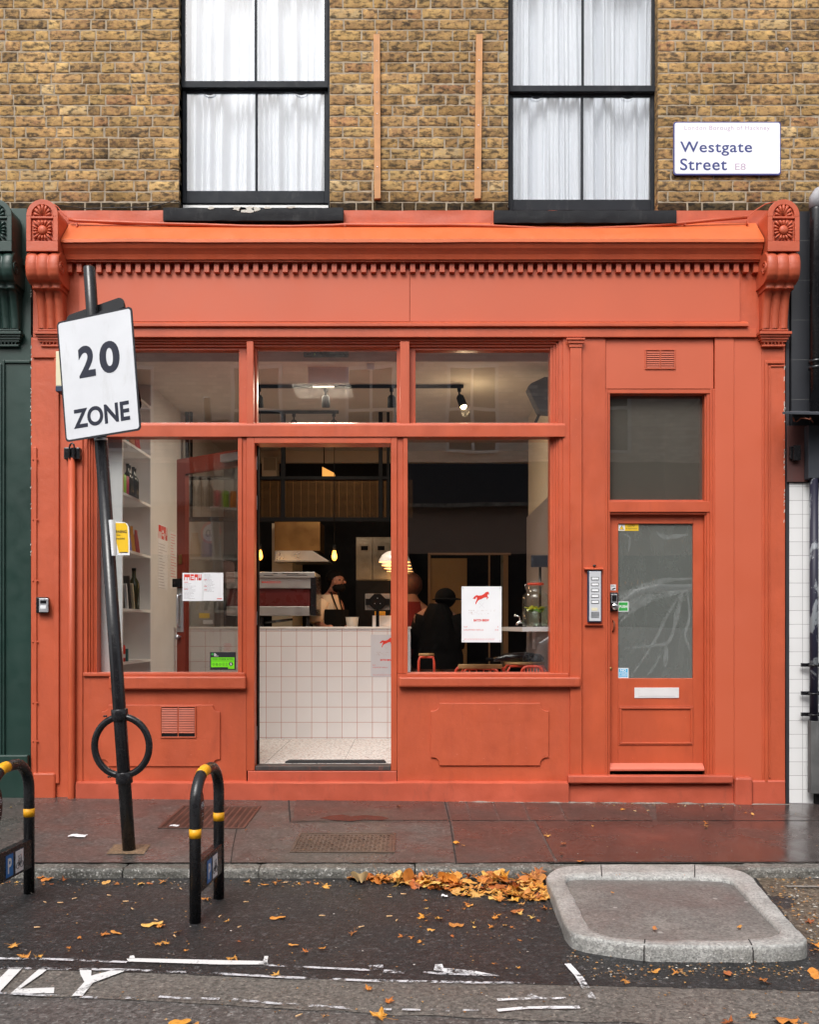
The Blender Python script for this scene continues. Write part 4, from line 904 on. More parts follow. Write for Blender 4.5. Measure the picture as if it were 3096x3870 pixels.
# ---- key safe
ks = bpy.data.objects.new('key_safe', None); COL.objects.link(ks); ks.parent = shop
y = -0.0005
MB().box(X(144, y), X(187, y), y - 0.045, y, Z(2317, y), Z(2257, y)).build('case', M['black'], ks, 0.008, 3)
MB().box(X(147, -0.05), X(182, -0.05), -0.049, -0.0455, Z(2313, -0.05), Z(2262, -0.05)).build('cover', M['aluminium'], ks, 0.003)
MB().box(X(152, -0.05), X(175, -0.05), -0.0515, -0.0495, Z(2280, -0.05), Z(2268, -0.05)).build('window', M['black'], ks, 0.002)
MB().box(X(152, -0.05), X(174, -0.05), -0.0505, -0.0494, Z(2300, -0.05), Z(2287, -0.05)).build('label', M['paper'], ks)
# ---- orange downpipe, black lantern bracket at its head
MB().tube([(X(271, -0.03), -0.035, -0.03), (X(271, -0.03), -0.035, 0.02), (X(272, -0.03), -0.035, 0.9), (X(272, -0.03), -0.035, Z(1733, -0.03))], 0.026, 14).build('downpipe', OW, shop)
lnt = MB().box(X(239, -0.06), X(300, -0.06), -0.055, -0.001, Z(1735, -0.06), Z(1690, -0.06)).build('junction_box', M['black'], shop, 0.008)
MB().tube([(X(262, -0.07), -0.06, Z(1734, -0.07)), (X(262, -0.07), -0.068, Z(1690, -0.07)), (X(266, -0.07), -0.07, Z(1679, -0.07)), (X(273, -0.07), -0.07, Z(1675, -0.07)), (X(279, -0.07), -0.07, Z(1680, -0.07)), (X(281, -0.07), -0.068, Z(1692, -0.07)), (X(281, -0.07), -0.06, Z(1734, -0.07))], 0.007, 8).build('cable_loop', M['black'], lnt)
MB().tube([(X(300, -0.05), -0.03, Z(1732, 0)), (X(312, 0), -0.02, Z(1715, 0)), (X(322, 0), -0.012, Z(1690, 0)), (X(327, 0), -0.01, Z(1660, 0))], 0.0022, 6).build('thin_cable', OW, lnt)
# ---- projecting light box partly hidden by the speed sign
lb = MB().box(X(214, -0.1), X(300, -0.1), -0.12, -0.0115, Z(1462, -0.1), Z(1330, -0.1)).build('light_box', M['cream'], shop, 0.006)
MB().box(X(214, -0.1), X(300, -0.1), -0.122, -0.0115, Z(1482, -0.1), Z(1462, -0.1) - 0.0005).build('light_box_base', M['case_blue'], lb, 0.003)
# ---- conduit and cables lying along the cornice
def sag(u, v0=842): return v0
path = [(262, 830), (290, 835), (400, 839), (560, 845), (760, 850), (930, 856), (1100, 857), (1260, 853), (1302, 850), (1500, 852), (1700, 851), (1870, 855), (2050, 865), (2200, 866), (2400, 858), (2560, 846), (2700, 832), (2822, 822)]
MB().tube([(X(u, -0.02), -0.028, Z(v, -0.03)) for u, v in path], 0.012, 10).build('conduit', OW, cor)
MB().tube([(X(u, -0.01), -0.016, Z(v, -0.01)) for u, v in [(205, 775), (220, 785), (240, 810), (262, 828), (300, 836), (380, 846), (470, 851), (560, 850), (700, 852)]], 0.004, 6).build('cable', OW, cor)
MB().tube([(X(u, -0.01), -0.02, Z(v, -0.01)) for u, v in [(2930, 765), (2890, 775), (2850, 800), (2826, 822), (2740, 835), (2640, 844), (2570, 850)]], 0.004, 6).build('cable', OW, cor)
MB().tube([(X(u, BY), BY - 0.012, Z(v, BY)) for u, v in [(213, 778), (330, 792), (450, 788), (560, 787), (610, 776), (640, 768), (672, 760), (690, 778)]], 0.003, 6).build('cable', M['black'], wall)
for (u, v) in [(290, 856), (608, 848), (1304, 856), (1858, 850), (2590, 850), (2826, 846)]:
    MB().box(X(u, -0.03) - 0.006, X(u, -0.03) + 0.006, -0.036, -0.008, Z(v + 5, -0.02), Z(v - 10, -0.02)).build('cable_clip', OW, cor, 0.002)
# ---- corbels
def corbel(cx, sgn, m, parent, name='corbel'):
    cb = bpy.data.objects.new(name, None); COL.objects.link(cb); cb.parent = parent
    yf = -0.22; s = S(yf); hw = 0.1162
    zt, zb = Z(754, yf), Z(950, yf)
    def arch(hw_, zb_, zt_, n=18):
        zc = zt_ - hw_; return [(cx - hw_, zb_), (cx + hw_, zb_)] + [(cx + hw_ * math.cos(math.pi * k / n), zc + hw_ * math.sin(math.pi * k / n)) for k in range(n + 1)]
    body = MB(); back = arch(hw - 0.006, zb + 0.01, zt - 0.012)
    body.prism(back, yf + 0.016, 0.05)
    # face: arched plate with a sunk square panel and a sunk half-round above
    pz1 = Z(826, yf); pz0 = Z(912, yf); az0 = Z(818, yf)
    body.box(cx - hw, cx + hw, yf, yf + 0.0155, zb, pz0).box(cx - hw, cx - 0.082, yf, yf + 0.0155, pz0, az0 + 0.0).box(cx + 0.082, cx + hw, yf, yf + 0.0155, pz0, az0)
    body.box(cx - 0.082, cx + 0.082, yf, yf + 0.0155, pz1, az0)
    n = 20; ro, ri = hw, 0.078; zc = zt - hw
    vs = []; fs = []
    for k in range(n + 1):
        a = math.pi * k / n
        for rr_ in (ro, ri): 
            zz = zc + rr_ * math.sin(a); xx = cx + rr_ * math.cos(a)
            vs += [(xx, yf, zz), (xx, yf + 0.0155, zz)]
    for k in range(n):
        b = k * 4; c = b + 4; fs += [(b, b + 2, c + 2, c), (b + 1, b, c, c + 1), (b + 2, b + 3, c + 3, c + 2)]
    body.add(vs, fs); body.box(cx - hw, cx - 0.078, yf, yf + 0.0155, az0, zc + 0.001).box(cx + 0.078, cx + hw, yf, yf + 0.0155, az0, zc + 0.001)
    bo = body.build('block', m, cb, 0.003)
    sh = MB()                              # shell ribs
    for k in range(7):
        a = math.pi * (0.07 + 0.86 * k / 6); L = 0.068 if k in (0, 6) else 0.072
        p0 = Vector((cx + 0.012 * math.cos(a), yf + 0.012, az0 + 0.004 + 0.010 * math.sin(a))); p1 = Vector((cx + L * 0.92 * math.cos(a), yf + 0.007, az0 + 0.002 + (zt - 0.036 - az0) * 0.93 * math.sin(a)))
        sh.tube([p0, p0.lerp(p1, 0.6), p1], [0.005, 0.009, 0.012], 8)
    sh.build('shell', m, cb)
    ro_ = MB(); c0 = (cx, yf + 0.005, (pz0 + pz1) / 2)
    ro_.ball(c0, 0.034, 14, 10, (1, 0.5, 1)); 
    for k in range(16):
        a = 2 * math.pi * k / 16; mx_ = 1 / max(abs(math.cos(a)), abs(math.sin(a))); L = 0.068 * min(mx_, 1.3)
        p0 = Vector((cx + 0.032 * math.cos(a), yf + 0.011, c0[2] + 0.032 * math.sin(a))); p1 = Vector((cx + L * math.cos(a), yf + 0.004, c0[2] + L * math.sin(a)))
        ro_.tube([p0, p0.lerp(p1, 0.5) + Vector((0, -0.004, 0)), p1], [0.004, 0.008, 0.009], 7)
    ro_.build('rosette', m, cb)
    QD = 0.62; prof_ = [(a * QD, Z(v, a * QD)) for a, v in ((-0.20, 953), (-0.30, 957), (-0.345, 968), (-0.365, 990), (-0.365, 1015), (-0.345, 1040), (-0.30, 1060), (-0.25, 1070), (-0.235, 1078), (-0.24, 1092), (-0.20, 1095), (-0.17, 1104), (-0.14, 1130), (-0.115, 1170), (-0.095, 1210), (-0.085, 1243))]
    pp = []                                # resample the profile smoothly
    for i in range(len(prof_) - 1):
        for t in range(3): pp.append((prof_[i][0] + (prof_[i + 1][0] - prof_[i][0]) * t / 3, prof_[i][1] + (prof_[i + 1][1] - prof_[i][1]) * t / 3))
    pp.append(prof_[-1])
    def fn(u, v):
        i = min(int(round(v * (len(pp) - 1))), len(pp) - 1); yy, zz = pp[i]
        wid = hw + 0.006 if yy < -0.15 else (hw - 0.010 if v < 0.66 else hw - 0.016)
        a = (u * 3) % 1.0 if u < 1 else 0.0
        d = math.sin(math.pi * a) ** 0.6 if 0 < u < 1 else 0
        amp = 0.020 if v < 0.66 else 0.034; return Vector((cx + wid * (2 * u - 1), yy - amp * 0.8 * d + (0.006 if v < 0.66 else 0.014), zz))
    sc = MB().grid(fn, 36, len(pp) - 1, True)
    b = len(sc.v); m_ = len(pp)
    for side in (0, 36):                    # cheeks
        idx = [j * 37 + side for j in range(m_)]; b = len(sc.v)
        for k in idx: sc.v.append(Vector((sc.v[k].x, 0.0, sc.v[k].z)))
        for j in range(m_ - 1): sc.f.append([idx[j], idx[j + 1], b + j + 1, b + j] if side == 0 else [idx[j + 1], idx[j], b + j, b + j + 1]); sc.smooth.append(False)
    sc.build('scroll', m, cb)
    sp = MB()                               # spiral on the inner cheek
    cc = Vector((cx - sgn * (-(hw + 0.006)), 0, 0)); xs_ = cx + sgn * (hw + 0.007)
    pth = []
    for k in range(40):
        a = k / 39 * 4.2 * math.pi; r_ = 0.050 * (1 - k / 52)
        pth.append((xs_, -0.165 + r_ * math.cos(a), Z(1015, -0.17) + r_ * math.sin(a)))
    sp.tube(pth, 0.007, 7); sp.build('volute', m, cb)
    cap = MB()
    for (e, v0, v1, yy) in [(0.0, 1244, 1250, -0.062), (0.022, 1252, 1262, -0.075), (0.014, 1262, 1272, -0.062), (0.006, 1272, 1283, -0.05), (-0.004, 1283, 1292, -0.04)]: cap.box(cx - hw + 0.018 - e, cx + hw - 0.018 + e, yy, -0.0005, Z(v1, yy), Z(v0, yy))
    cap.box(cx - hw + 0.03, cx + hw - 0.03, -0.034, -0.0005, Z(1310, -0.03), Z(1303, -0.03))
    for k in range(6): xx = cx - 0.07 + k * 0.027; cap.add([(xx - 0.011, -0.034, Z(1292, -0.03)), (xx + 0.011, -0.034, Z(1292, -0.03)), (xx, -0.034, Z(1303, -0.03)), (xx - 0.011, -0.001, Z(1292, -0.03)), (xx + 0.011, -0.001, Z(1292, -0.03)), (xx, -0.001, Z(1303, -0.03))], [(0, 2, 1), (0, 3, 5, 2), (1, 2, 5, 4)])
    cap.box(cx - hw + 0.03, cx + hw - 0.03, -0.016, -0.0007, Z(1303, -0.03), Z(1292, -0.03))
    cap.build('capital', m, cb, 0.002)
    return cb
corbel(-2.714, 1, M['orange'], shop); corbel(2.718, -1, M['orange'], shop)

fk = MB(); fr9 = random.Random(12)             # bare specks along the paint line beside the green shopfront
for i in range(46):
    v = fr9.choice((fr9.uniform(1300, 1700), fr9.uniform(1300, 2300), fr9.uniform(1000, 1700))); yy = -0.0015; w = fr9.uniform(0.002, 0.005); h = fr9.uniform(0.003, 0.022); z = Z(v, 0); x = X(117.5) + fr9.uniform(-0.003, 0.003)
    fk.add([(x - w, yy, z), (x + w * 0.6, yy, z + h * 0.3), (x + w, yy, z + h), (x - w * 0.5, yy, z + h * 0.9)], [(0, 1, 2, 3)])
fk.build('flaked_edge', M['mortar_w'], shop)
fk = MB()
for i in range(40):
    v = fr9.uniform(1350, 2000); yy = -0.0015; w = fr9.uniform(0.002, 0.006); h = fr9.uniform(0.004, 0.03); z = Z(v, 0); x = X(2965) + fr9.uniform(-0.003, 0.003)
    fk.add([(x - w, yy, z), (x + w * 0.6, yy, z + h * 0.3), (x + w, yy, z + h), (x - w * 0.5, yy, z + h * 0.9)], [(0, 1, 2, 3)])
fk.build('flaked_edge', M['mortar_w'], shop)
# ================================================================== ROOM BEHIND THE GLASS
FZ = 0.25                                # shop floor level
CZ = 3.38
def struct(name, mb, m):
    o = mb.build(name, m); tag(o, kind='structure'); return o
struct('interior_floor', MB().box(-2.62, 2.8, 0.141, 4.2, FZ - 0.1, FZ), M['terrazzo'])
jn = MB()
for i in range(-4, 4):                   # joints of the big floor slabs
    x = i * 0.6 + 0.06; jn.box(x - 0.001, x + 0.001, 0.16, 1.70, FZ + 0.0005, FZ + 0.0012)
struct('floor_joints', jn, M['black_matt'])
struct('interior_ceiling', MB().box(-2.75, 2.8, 0.26, 4.2, CZ, CZ + 0.1), M['ceiling'])
struct('interior_wall', MB().box(-2.6, -2.49, 0.26, 4.1, FZ, CZ - 0.001).box(-2.489, -2.247, 0.957, 4.1, FZ, CZ - 0.001), M['wall_white'])
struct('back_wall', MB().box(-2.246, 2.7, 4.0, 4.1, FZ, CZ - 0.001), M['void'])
struct('back_wall_strip', MB().box(-2.246, 2.7, 3.93, 3.999, 3.24, CZ - 0.001), M['wall_cream'])
struct('partition_wall', MB().box(1.15, 1.22, 0.26, 2.2, FZ, CZ - 0.001), M['wall_cream'])
struct('tiled_dado', MB().box(1.132, 1.149, 0.26, 2.2, FZ, 2.39), M['ribbed'])
struct('hall_walls', MB().box(2.62, 2.7, 0.26, 3.99, FZ, CZ - 0.001).box(1.221, 2.619, 2.6, 2.68, FZ, CZ - 0.001), M['wall_cream'])
struct('kitchen_wall', MB().box(-1.52, -1.30, 3.0, 3.93, FZ, 2.42), M['wall_cream'])
mat_ = MB().slab([(X(1080, 0.2), 0.16), (X(1460, 0.2), 0.16), (X(1452, 0.25), 0.27), (X(1092, 0.25), 0.27)], FZ + 0.001, FZ + 0.012).build('door_mat', M['rubber'])
tag(mat_, 'black rubber door mat on the pale terrazzo just inside the open doorway', 'mat')
box('threshold', M['scuffed'], shop, X(964), X(1477), 0.0, 0.14, 0.2172, 0.2495, 0.004)
# open shop door, a part of the building
sd_ = bpy.data.objects.new('shop_door', None); COL.objects.link(sd_); sd_.parent = shop
sd_['label'] = 'red framed glass shop door standing open into the shop'
hx, hy = X(966, 0.12), 0.16; ex, ey = -1.945, 0.70
ang = math.atan2(ey - hy, ex - hx); DL = math.hypot(ex - hx, ey - hy)
MD = Matrix.Translation((hx, hy, 0)) @ Matrix.Rotation(ang, 4, 'Z')
dz0, dz1 = FZ + 0.012, 2.69
def dpart(mb, name, m, parent=sd_, bevel=0.0): return mb.xform(MD).build(name, m, parent, bevel)
w_ = 0.105
dpart(MB().box(0, w_, -0.022, 0.022, dz0, dz1).box(DL - w_, DL, -0.022, 0.022, dz0, dz1).box(w_, DL - w_, -0.022, 0.022, dz1 - 0.13, dz1).box(w_, DL - w_, -0.022, 0.022, dz0, dz0 + 0.62), 'leaf', M['dark_red'], bevel=0.003)
dpart(MB().box(w_ - 0.003, DL - w_ + 0.003, -0.003, 0.003, dz0 + 0.617, dz1 - 0.127), 'glass', M['glass'])
dpart(MB().box(0.02, 0.33, 0.0225, 0.075, dz1 - 0.09, dz1 - 0.03), 'door_closer', M['aluminium'], bevel=0.004)
for yy in (0.055, -0.055):
    dpart(MB().tube([(DL - 0.05, yy * 0.4, 1.30), (DL - 0.05, yy, 1.31), (DL - 0.05, yy, 1.34), (DL - 0.05, yy, 1.53), (DL - 0.05, yy, 1.56), (DL - 0.05, yy * 0.4, 1.57)], 0.011, 10), 'pull_handle', M['aluminium'])
dpart(MB().box(DL - 0.09, DL - 0.012, 0.0225, 0.03, 1.26, 1.62), 'push_plate', M['aluminium'])
dpart(MB().box(DL - 0.09, DL + 0.012, 0.0225, 0.06, 1.63, 1.70), 'lock_case', M['black'], bevel=0.004)
dpart(MB().box(DL - 0.07, DL - 0.03, 0.0225, 0.03, 1.82, 1.90), 'escutcheon', M['brass'], bevel=0.006)
dpart(MB().lathe([(0.0, 0.07), (0.02, 0.065), (0.022, 0.05), (0.010, 0.04), (0.010, 0.0225)], (DL - 0.045, 0, 1.22), 14, 'y'), 'door_knob', M['aluminium'])
je = box('rebate', M['black_matt'], shop, X(962, 0.1), X(978, 0.12), 0.10, 0.159, Z(2895, 0.1), Z(1676, 0.1), 0)
for (v0, v1) in ((1725, 1776), (1874, 1926), (2311, 2362), (2744, 2796)):
    box('hinge', M['aluminium'], shop, X(960, 0.095), X(972, 0.095), 0.094, 0.0995, Z(v1, 0.095), Z(v0, 0.095), 0.001)
# things stuck on the shop windows
yp = YG - 0.0022
def sheet(u0, u1, v0, v1, label, cat='poster', name='paper_sheet', yy=yp):
    t = thing(name, (X((u0 + u1) / 2, yy), yy, Z(v1, yy)), label, cat)
    MB().box(X(u0, yy), X(u1, yy), yy, yy + 0.0012, Z(v1, yy), Z(v0, yy)).build('sheet', M['paper'], t); return t
def menu_word(t, x0, x1, z0, z1, yy, frame=None, m=None):   # MENU in fat red letters with round counters
    mb = MB(); w = (x1 - x0); h = z1 - z0
    def q(a, b, c, d):
        pts = [(x0 + a * w, yy, z0 + c * h), (x0 + b * w, yy, z0 + c * h), (x0 + b * w, yy, z0 + d * h), (x0 + a * w, yy, z0 + d * h)]
        if frame: pts = [frame(p) for p in pts]
        mb.add(pts, [(0, 1, 2, 3)])
    # M
    q(0, .34, .68, 1); q(0, .05, 0, .68); q(.145, .185, 0, .68); q(.30, .34, 0, .68); q(0.05, 0.145, .52, .68); q(.185, .30, .52, .68)
    # E
    q(.37, .57, .68, 1); q(.37, .42, 0, .68); q(.42, .57, 0, .25); q(.42, .55, .42, .5)
    # N
    q(.60, .80, .68, 1); q(.60, .65, 0, .68); q(.75, .80, 0, .68); q(0.65, 0.75, .5, .68)
    # U
    q(.83, .88, .1, 1); q(.95, 1, .1, 1); q(.83, 1, 0, .38)
    return mb.build('red_heading', m or M['red_ink'], t)
mA = sheet(690, 766, 2165, 2271, 'white menu sheet headed MENU in fat red letters, stuck inside the left window', 'menu', 'menu_sheet')
menu_word(mA, X(696, yp), X(761, yp), Z(2193, yp), Z(2170, yp), yp - 0.0004)
lines_mb(X(696, yp), X(742, yp), Z(2206, yp), 13, 0.0095, 0.0022, yp - 0.0004, 3).build('small_print', M['grey_ink'], mA)
for v in (2199, 2225): MB().box(X(696, yp), X(711, yp), yp - 0.0006, yp - 0.0003, Z(v + 2, yp), Z(v, yp)).build('red_line', M['red_ink'], mA)
mB = sheet(767, 844, 2164, 2270, 'white menu sheet with small red headings right of the one headed MENU', 'menu', 'menu_sheet')
lines_mb(X(772, yp), X(814, yp), Z(2172, yp), 15, 0.0092, 0.0022, yp - 0.0004, 8).build('small_print', M['grey_ink'], mB)
for v in (2190, 2214, 2228): MB().box(X(772, yp), X(782, yp), yp - 0.0006, yp - 0.0003, Z(v + 2, yp), Z(v, yp)).build('red_line', M['red_ink'], mB)
MB().box(X(820, yp), X(839, yp), yp - 0.0006, yp - 0.0003, Z(2264, yp), Z(2261, yp)).build('red_line', M['red_ink'], mB)
fh = thing('hygiene_sticker', (X(842, yp), yp, Z(2531, yp)), 'black and lime green food hygiene rating sticker showing 5', 'sticker')
MB().box(X(794, yp), X(891, yp), yp, yp + 0.001, Z(2531, yp), Z(2464, yp)).build('backing', M['black_ink'], fh)
y2 = yp - 0.0004
MB().box(X(798, y2), X(886, y2), y2, y2 + 0.0003, Z(2521, y2), Z(2484, y2)).box(X(862, y2), X(886, y2), y2, y2 + 0.0003, Z(2527, y2), Z(2521.2, y2)).build('green_panel', M['lime'], fh)
y3 = y2 - 0.0004
text_mb('FOOD HYGIENE RATING', X(803, y3), X(882, y3), Z(2494, y3), Z(2487, y3), y3, bold=0.01).build('lettering', M['black_ink'], fh)
MB().box(X(799, y3), X(885, y3), y3, y3 + 0.0002, Z(2498, y3), Z(2497, y3)).build('rule', M['black_ink'], fh)
def disc(c, r, y, n=18): return MB().prism([(c[0] + r * math.cos(2 * math.pi * k / n), c[1] + r * math.sin(2 * math.pi * k / n)) for k in range(n)], y, y + 0.0002)
for i in range(5):
    c = (X(807 + i * 12.5, y3), Z(2510, y3)); disc(c, 0.0095, y3).build('rating_ring', M['black_ink'], fh); disc(c, 0.0078, y3 - 0.0003).build('rating_disc', M['lime'], fh)
    text_mb(str(i), c[0] - 0.003, c[0] + 0.003, c[1] - 0.0045, c[1] + 0.0045, y3 - 0.0005).build('numeral', M['black_ink'], fh)
c = (X(873, y3), Z(2509, y3)); disc(c, 0.0155, y3, 24).build('rating_disc', M['black_ink'], fh); text_mb('5', c[0] - 0.006, c[0] + 0.006, c[1] - 0.0095, c[1] + 0.0095, y3 - 0.0004, bold=0.04).build('numeral', M['paper'], fh)
disc((X(803, y2), Z(2472, y2)), 0.009, y2).build('emblem', M['sign_green'], fh)
for k, (a, b) in enumerate(((809, 815), (809, 820), (809, 817), (809, 826))): MB().box(X(a, y2), X(b, y2), y2, y2 + 0.0002, Z(2470.5 + k * 3, y2), Z(2469 + k * 3, y2)).build('small_print', M['paper'], fh)
# horse poster
HORSE = [(617, 1427), (640, 1402), (655, 1398), (664, 1403), (690, 1400), (712, 1388), (722, 1376), (738, 1371), (748, 1374), (751, 1392), (747, 1398), (742, 1390), (738, 1396), (736, 1408), (746, 1414), (741, 1425), (733, 1433), (729, 1431), (736, 1420), (726, 1416), (708, 1420), (690, 1430), (668, 1438), (657, 1448), (650, 1460), (645, 1474), (639, 1470), (643, 1452), (650, 1438), (652, 1424), (648, 1412), (640, 1430), (626, 1428)]
HX, HY = 740.0, 0
def horse_poster(t, ox, ov, k, yy):      # ox,ov = photo px of the poster's top left corner, k its scale
    P = lambda a, b: (X(ox + (a - 527) / 2.156 * k, yy), Z(ov + (b - 1328) / 2.156 * k, yy))
    MB().prism([P(a, b) for a, b in HORSE], yy - 0.0006, yy - 0.0003).build('horse_emblem', M['red_ink'], t)
    cr = MB()
    for (a, b, c, d) in ((668, 1462, 712, 1502), (712, 1460, 672, 1500)):
        p, q = P(a, b), P(c, d); cr.add([(p[0] - 0.0006, yy - 0.0004, p[1]), (p[0] + 0.0006, yy - 0.0004, p[1]), (q[0] + 0.0006, yy - 0.0004, q[1]), (q[0] - 0.0006, yy - 0.0004, q[1])], [(0, 1, 2, 3)])
    cr.build('thin_cross', M['grey_ink'], t)
    r = random.Random(4); sk = MB()
    for i in range(46):
        a = r.uniform(582, 612) if i < 18 else r.uniform(612, 795); b = r.uniform(1520, 1562) if i < 18 else r.uniform(1520, 1558) - (a - 612) * 0.03
        p = P(a, b); w = r.uniform(0.002, 0.006); sk.add([(p[0], yy - 0.0004, p[1]), (p[0] + w, yy - 0.0004, p[1] + 0.001), (p[0] + w, yy - 0.0004, p[1] + 0.003), (p[0], yy - 0.0004, p[1] + 0.002)], [(0, 1, 2, 3)])
    sk.build('sketched_script', M['brown_ink'], t)
    a, b = P(626, 1613), P(752, 1594); text_mb('BATCH BREW', a[0], b[0], a[1], b[1], yy - 0.0005, bold=0.05).build('lettering', M['red_ink'], t)
    a, b = P(546, 1662), P(574, 1652); text_mb('CUP', a[0], b[0], a[1], b[1], yy - 0.0005).build('lettering', M['red_ink'], t)
    a, b = P(818, 1662), P(826, 1652); text_mb('3', a[0], b[0], a[1], b[1], yy - 0.0005).build('lettering', M['red_ink'], t)
    a, b = P(546, 1687), P(704, 1676); text_mb('UNLIMITED REFILLS', a[0], b[0], a[1], b[1], yy - 0.0005).build('lettering', M['red_ink'], t)
    a, b = P(798, 1687), P(826, 1676); text_mb('3.5', a[0], b[0], a[1], b[1], yy - 0.0005).build('lettering', M['red_ink'], t)
    a = P(548, 1756); b = P(800, 1756); lines_mb(a[0], b[0], a[1], 2, 0.0075, 0.0016, yy - 0.0004, 2, 0.95).build('small_print', M['red_ink'], t)
M['brown_ink'] = plain('brown_ink', (0.35, 0.16, 0.10), 0.8)
ps = sheet(1745, 1896, 2216, 2427, 'white poster with a leaping red horse stuck inside the right window', 'poster', 'poster')
horse_poster(ps, 1745, 2216, 1.0, yp)
for (u, v) in ((1750, 2222), (1891, 2222), (1752, 2421), (1890, 2421)): disc((X(u, yp), Z(v, yp)), 0.005, yp - 0.0008).build('suction_pad', M['aluminium'], ps)
# ---- counter
cy = 1.715
ct = thing('counter', (-1.1, 2.0, FZ), 'white tiled counter with terracotta grout facing the door', 'counter')
MB().box(-2.244, -0.022, cy, cy + 0.012, FZ + 0.001, 1.285).build('tiled_front', M['counter_tiles'], ct)
MB().box(-2.244, -0.022, cy + 0.0125, cy + 0.62, FZ + 0.001, 1.284).build('carcass', M['wall_white'], ct)
MB().box(-2.244, -0.012, cy - 0.008, cy + 0.63, 1.2855, 1.304).build('countertop', M['enamel'], ct, 0.003)
yq = cy - 0.003
pc = thing('poster', (X(1530, yq), yq, Z(2558, yq)), 'pale poster with the same red horse taped on the counter tiles', 'poster')
MB().box(X(1402, yq), X(1552, yq), yq, yq + 0.001, Z(2557, yq), Z(2398, yq)).build('sheet', M['paper2'] if 'paper2' in M else M['paper'], pc)
horse_poster(pc, 1402, 2394, 0.78, yq)
# ---- things on the counter
cm = thing('coffee_machine', (-1.2, 2.05, 1.304), 'steel espresso machine with a dark red back panel on the counter', 'coffee machine')
y = 1.80
MB().box(X(975, y) - 0.3, X(1191, y), y - 0.02, y + 0.5, Z(2184, y), Z(2162, y)).build('cup_rail', M['steel'], cm, 0.004)
sl_ = MB()
for (a, b, v) in ((1034, 1051, 2167), (1068, 1128, 2167), (1084, 1162, 2173), (978, 984, 2173), (998, 1034, 2173)): sl_.box(X(a, y), X(b, y), y - 0.022, y - 0.0205, Z(v + 2, y), Z(v, y))
sl_.build('rail_slot', M['black_matt'], cm)
MB().box(X(975, y) - 0.3, X(1185, y), y, y + 0.45, Z(2223, y), Z(2184.5, y)).build('upper_panel', M['steel'], cm, 0.004)
tm = text_mb('MARZOCCO', X(990, y), X(1062, y), Z(2204, y), Z(2196, y), y - 0.001, bold=0.02)
tm.build('red_lettering', M['red_ink'], cm)
MB().box(X(975, y) - 0.3, X(1172, y), y + 0.02, y + 0.44, Z(2291, y), Z(2223.5, y)).build('red_panel', M['machine_red'], cm, 0.003)
MB().box(X(975, y) - 0.3, X(1170, y), y, y + 0.45, Z(2326, y), Z(2291.5, y)).build('lower_panel', M['steel'], cm, 0.003)
MB().extrude_x([(y - 0.02, Z(2180, y)), (y - 0.01, Z(2232, y)), (y + 0.01, Z(2326, y)), (y + 0.45, Z(2326, y)), (y + 0.45, Z(2170, y))], X(1173, y) + 0.004, X(1196, y)).build('side_cheek', M['black'], cm, 0.004)
for x in (X(985, y), X(1160, y)): MB().lathe([(0.018, 0), (0.015, 0.09)], (x, y + 0.08, 1.304), 12).build('foot', M['black'], cm)
MB().tube([(X(1000, y), y + 0.05, Z(2352, y)), (X(1050, y), y + 0.03, Z(2347, y)), (X(1100, y), y + 0.1, Z(2340, y))], 0.012, 8).build('portafilter', M['black'], cm)
pn = thing('steel_pan', (X(1330, 1.85), 1.9, 1.304), 'small steel gastronorm pan on the counter right of the barista', 'pan')
y = 1.85; x0, x1, zt = X(1305, y), X(1354, y), Z(2331, y)
MB().lathe([(0.052, 0), (0.062, zt - 1.304 - 0.004), (0.070, zt - 1.304), (0.066, zt - 1.304), (0.058, zt - 1.304 - 0.006), (0.048, 0.006), (0, 0.006)], ((x0 + x1) / 2, y + 0.07, 1.304), 28).build('pan', M['steel'], pn)
cr_ = thing('card_reader', (X(1428, 1.85), 1.9, 1.304), 'black octagonal till screen seen from behind on a post', 'till')
y = 1.86; c = (X(1427, y), Z(2274, y))
MB().prism([(c[0] + 0.082 * math.cos(R(22.5 + 45 * k)), c[1] + 0.082 * math.sin(R(22.5 + 45 * k))) for k in range(8)], y, y + 0.03).box(c[0] - 0.115, c[0] + 0.115, y + 0.005, y + 0.028, c[1] - 0.03, c[1] + 0.03).build('bracket', M['black_matt'], cr_, 0.003)
MB().box(c[0] - 0.12, c[0] + 0.12, y + 0.031, y + 0.045, c[1] - 0.078, c[1] + 0.078).build('screen', M['grey_plastic'] if 'grey_plastic' in M else M['aluminium'], cr_, 0.004)
MB().box(c[0] - 0.016, c[0] + 0.016, y + 0.004, y + 0.03, 1.304, c[1] - 0.07).build('post', M['black_matt'], cr_, 0.003)
for k in range(3): disc((c[0] + 0.03 * math.sin(R(120 * k)), c[1] + 0.034 * math.cos(R(120 * k))), 0.0035, y - 0.0008).build('screw', M['aluminium'], cr_)
bx_ = thing('napkin_box', (X(1440, 2.0), 2.1, 1.304), 'white napkin box on the counter behind the till screen', 'box')
y = 2.0; MB().box(X(1408, y), X(1482, y), y, y + 0.14, 1.304, Z(2326, y)).build('carton', M['white'], bx_, 0.004)
MB().box(X(1416, y), X(1456, y), y + 0.03, y + 0.1, Z(2325.5, y), Z(2310, y)).build('orange_pack', M['coffee_yellow'], bx_, 0.003)
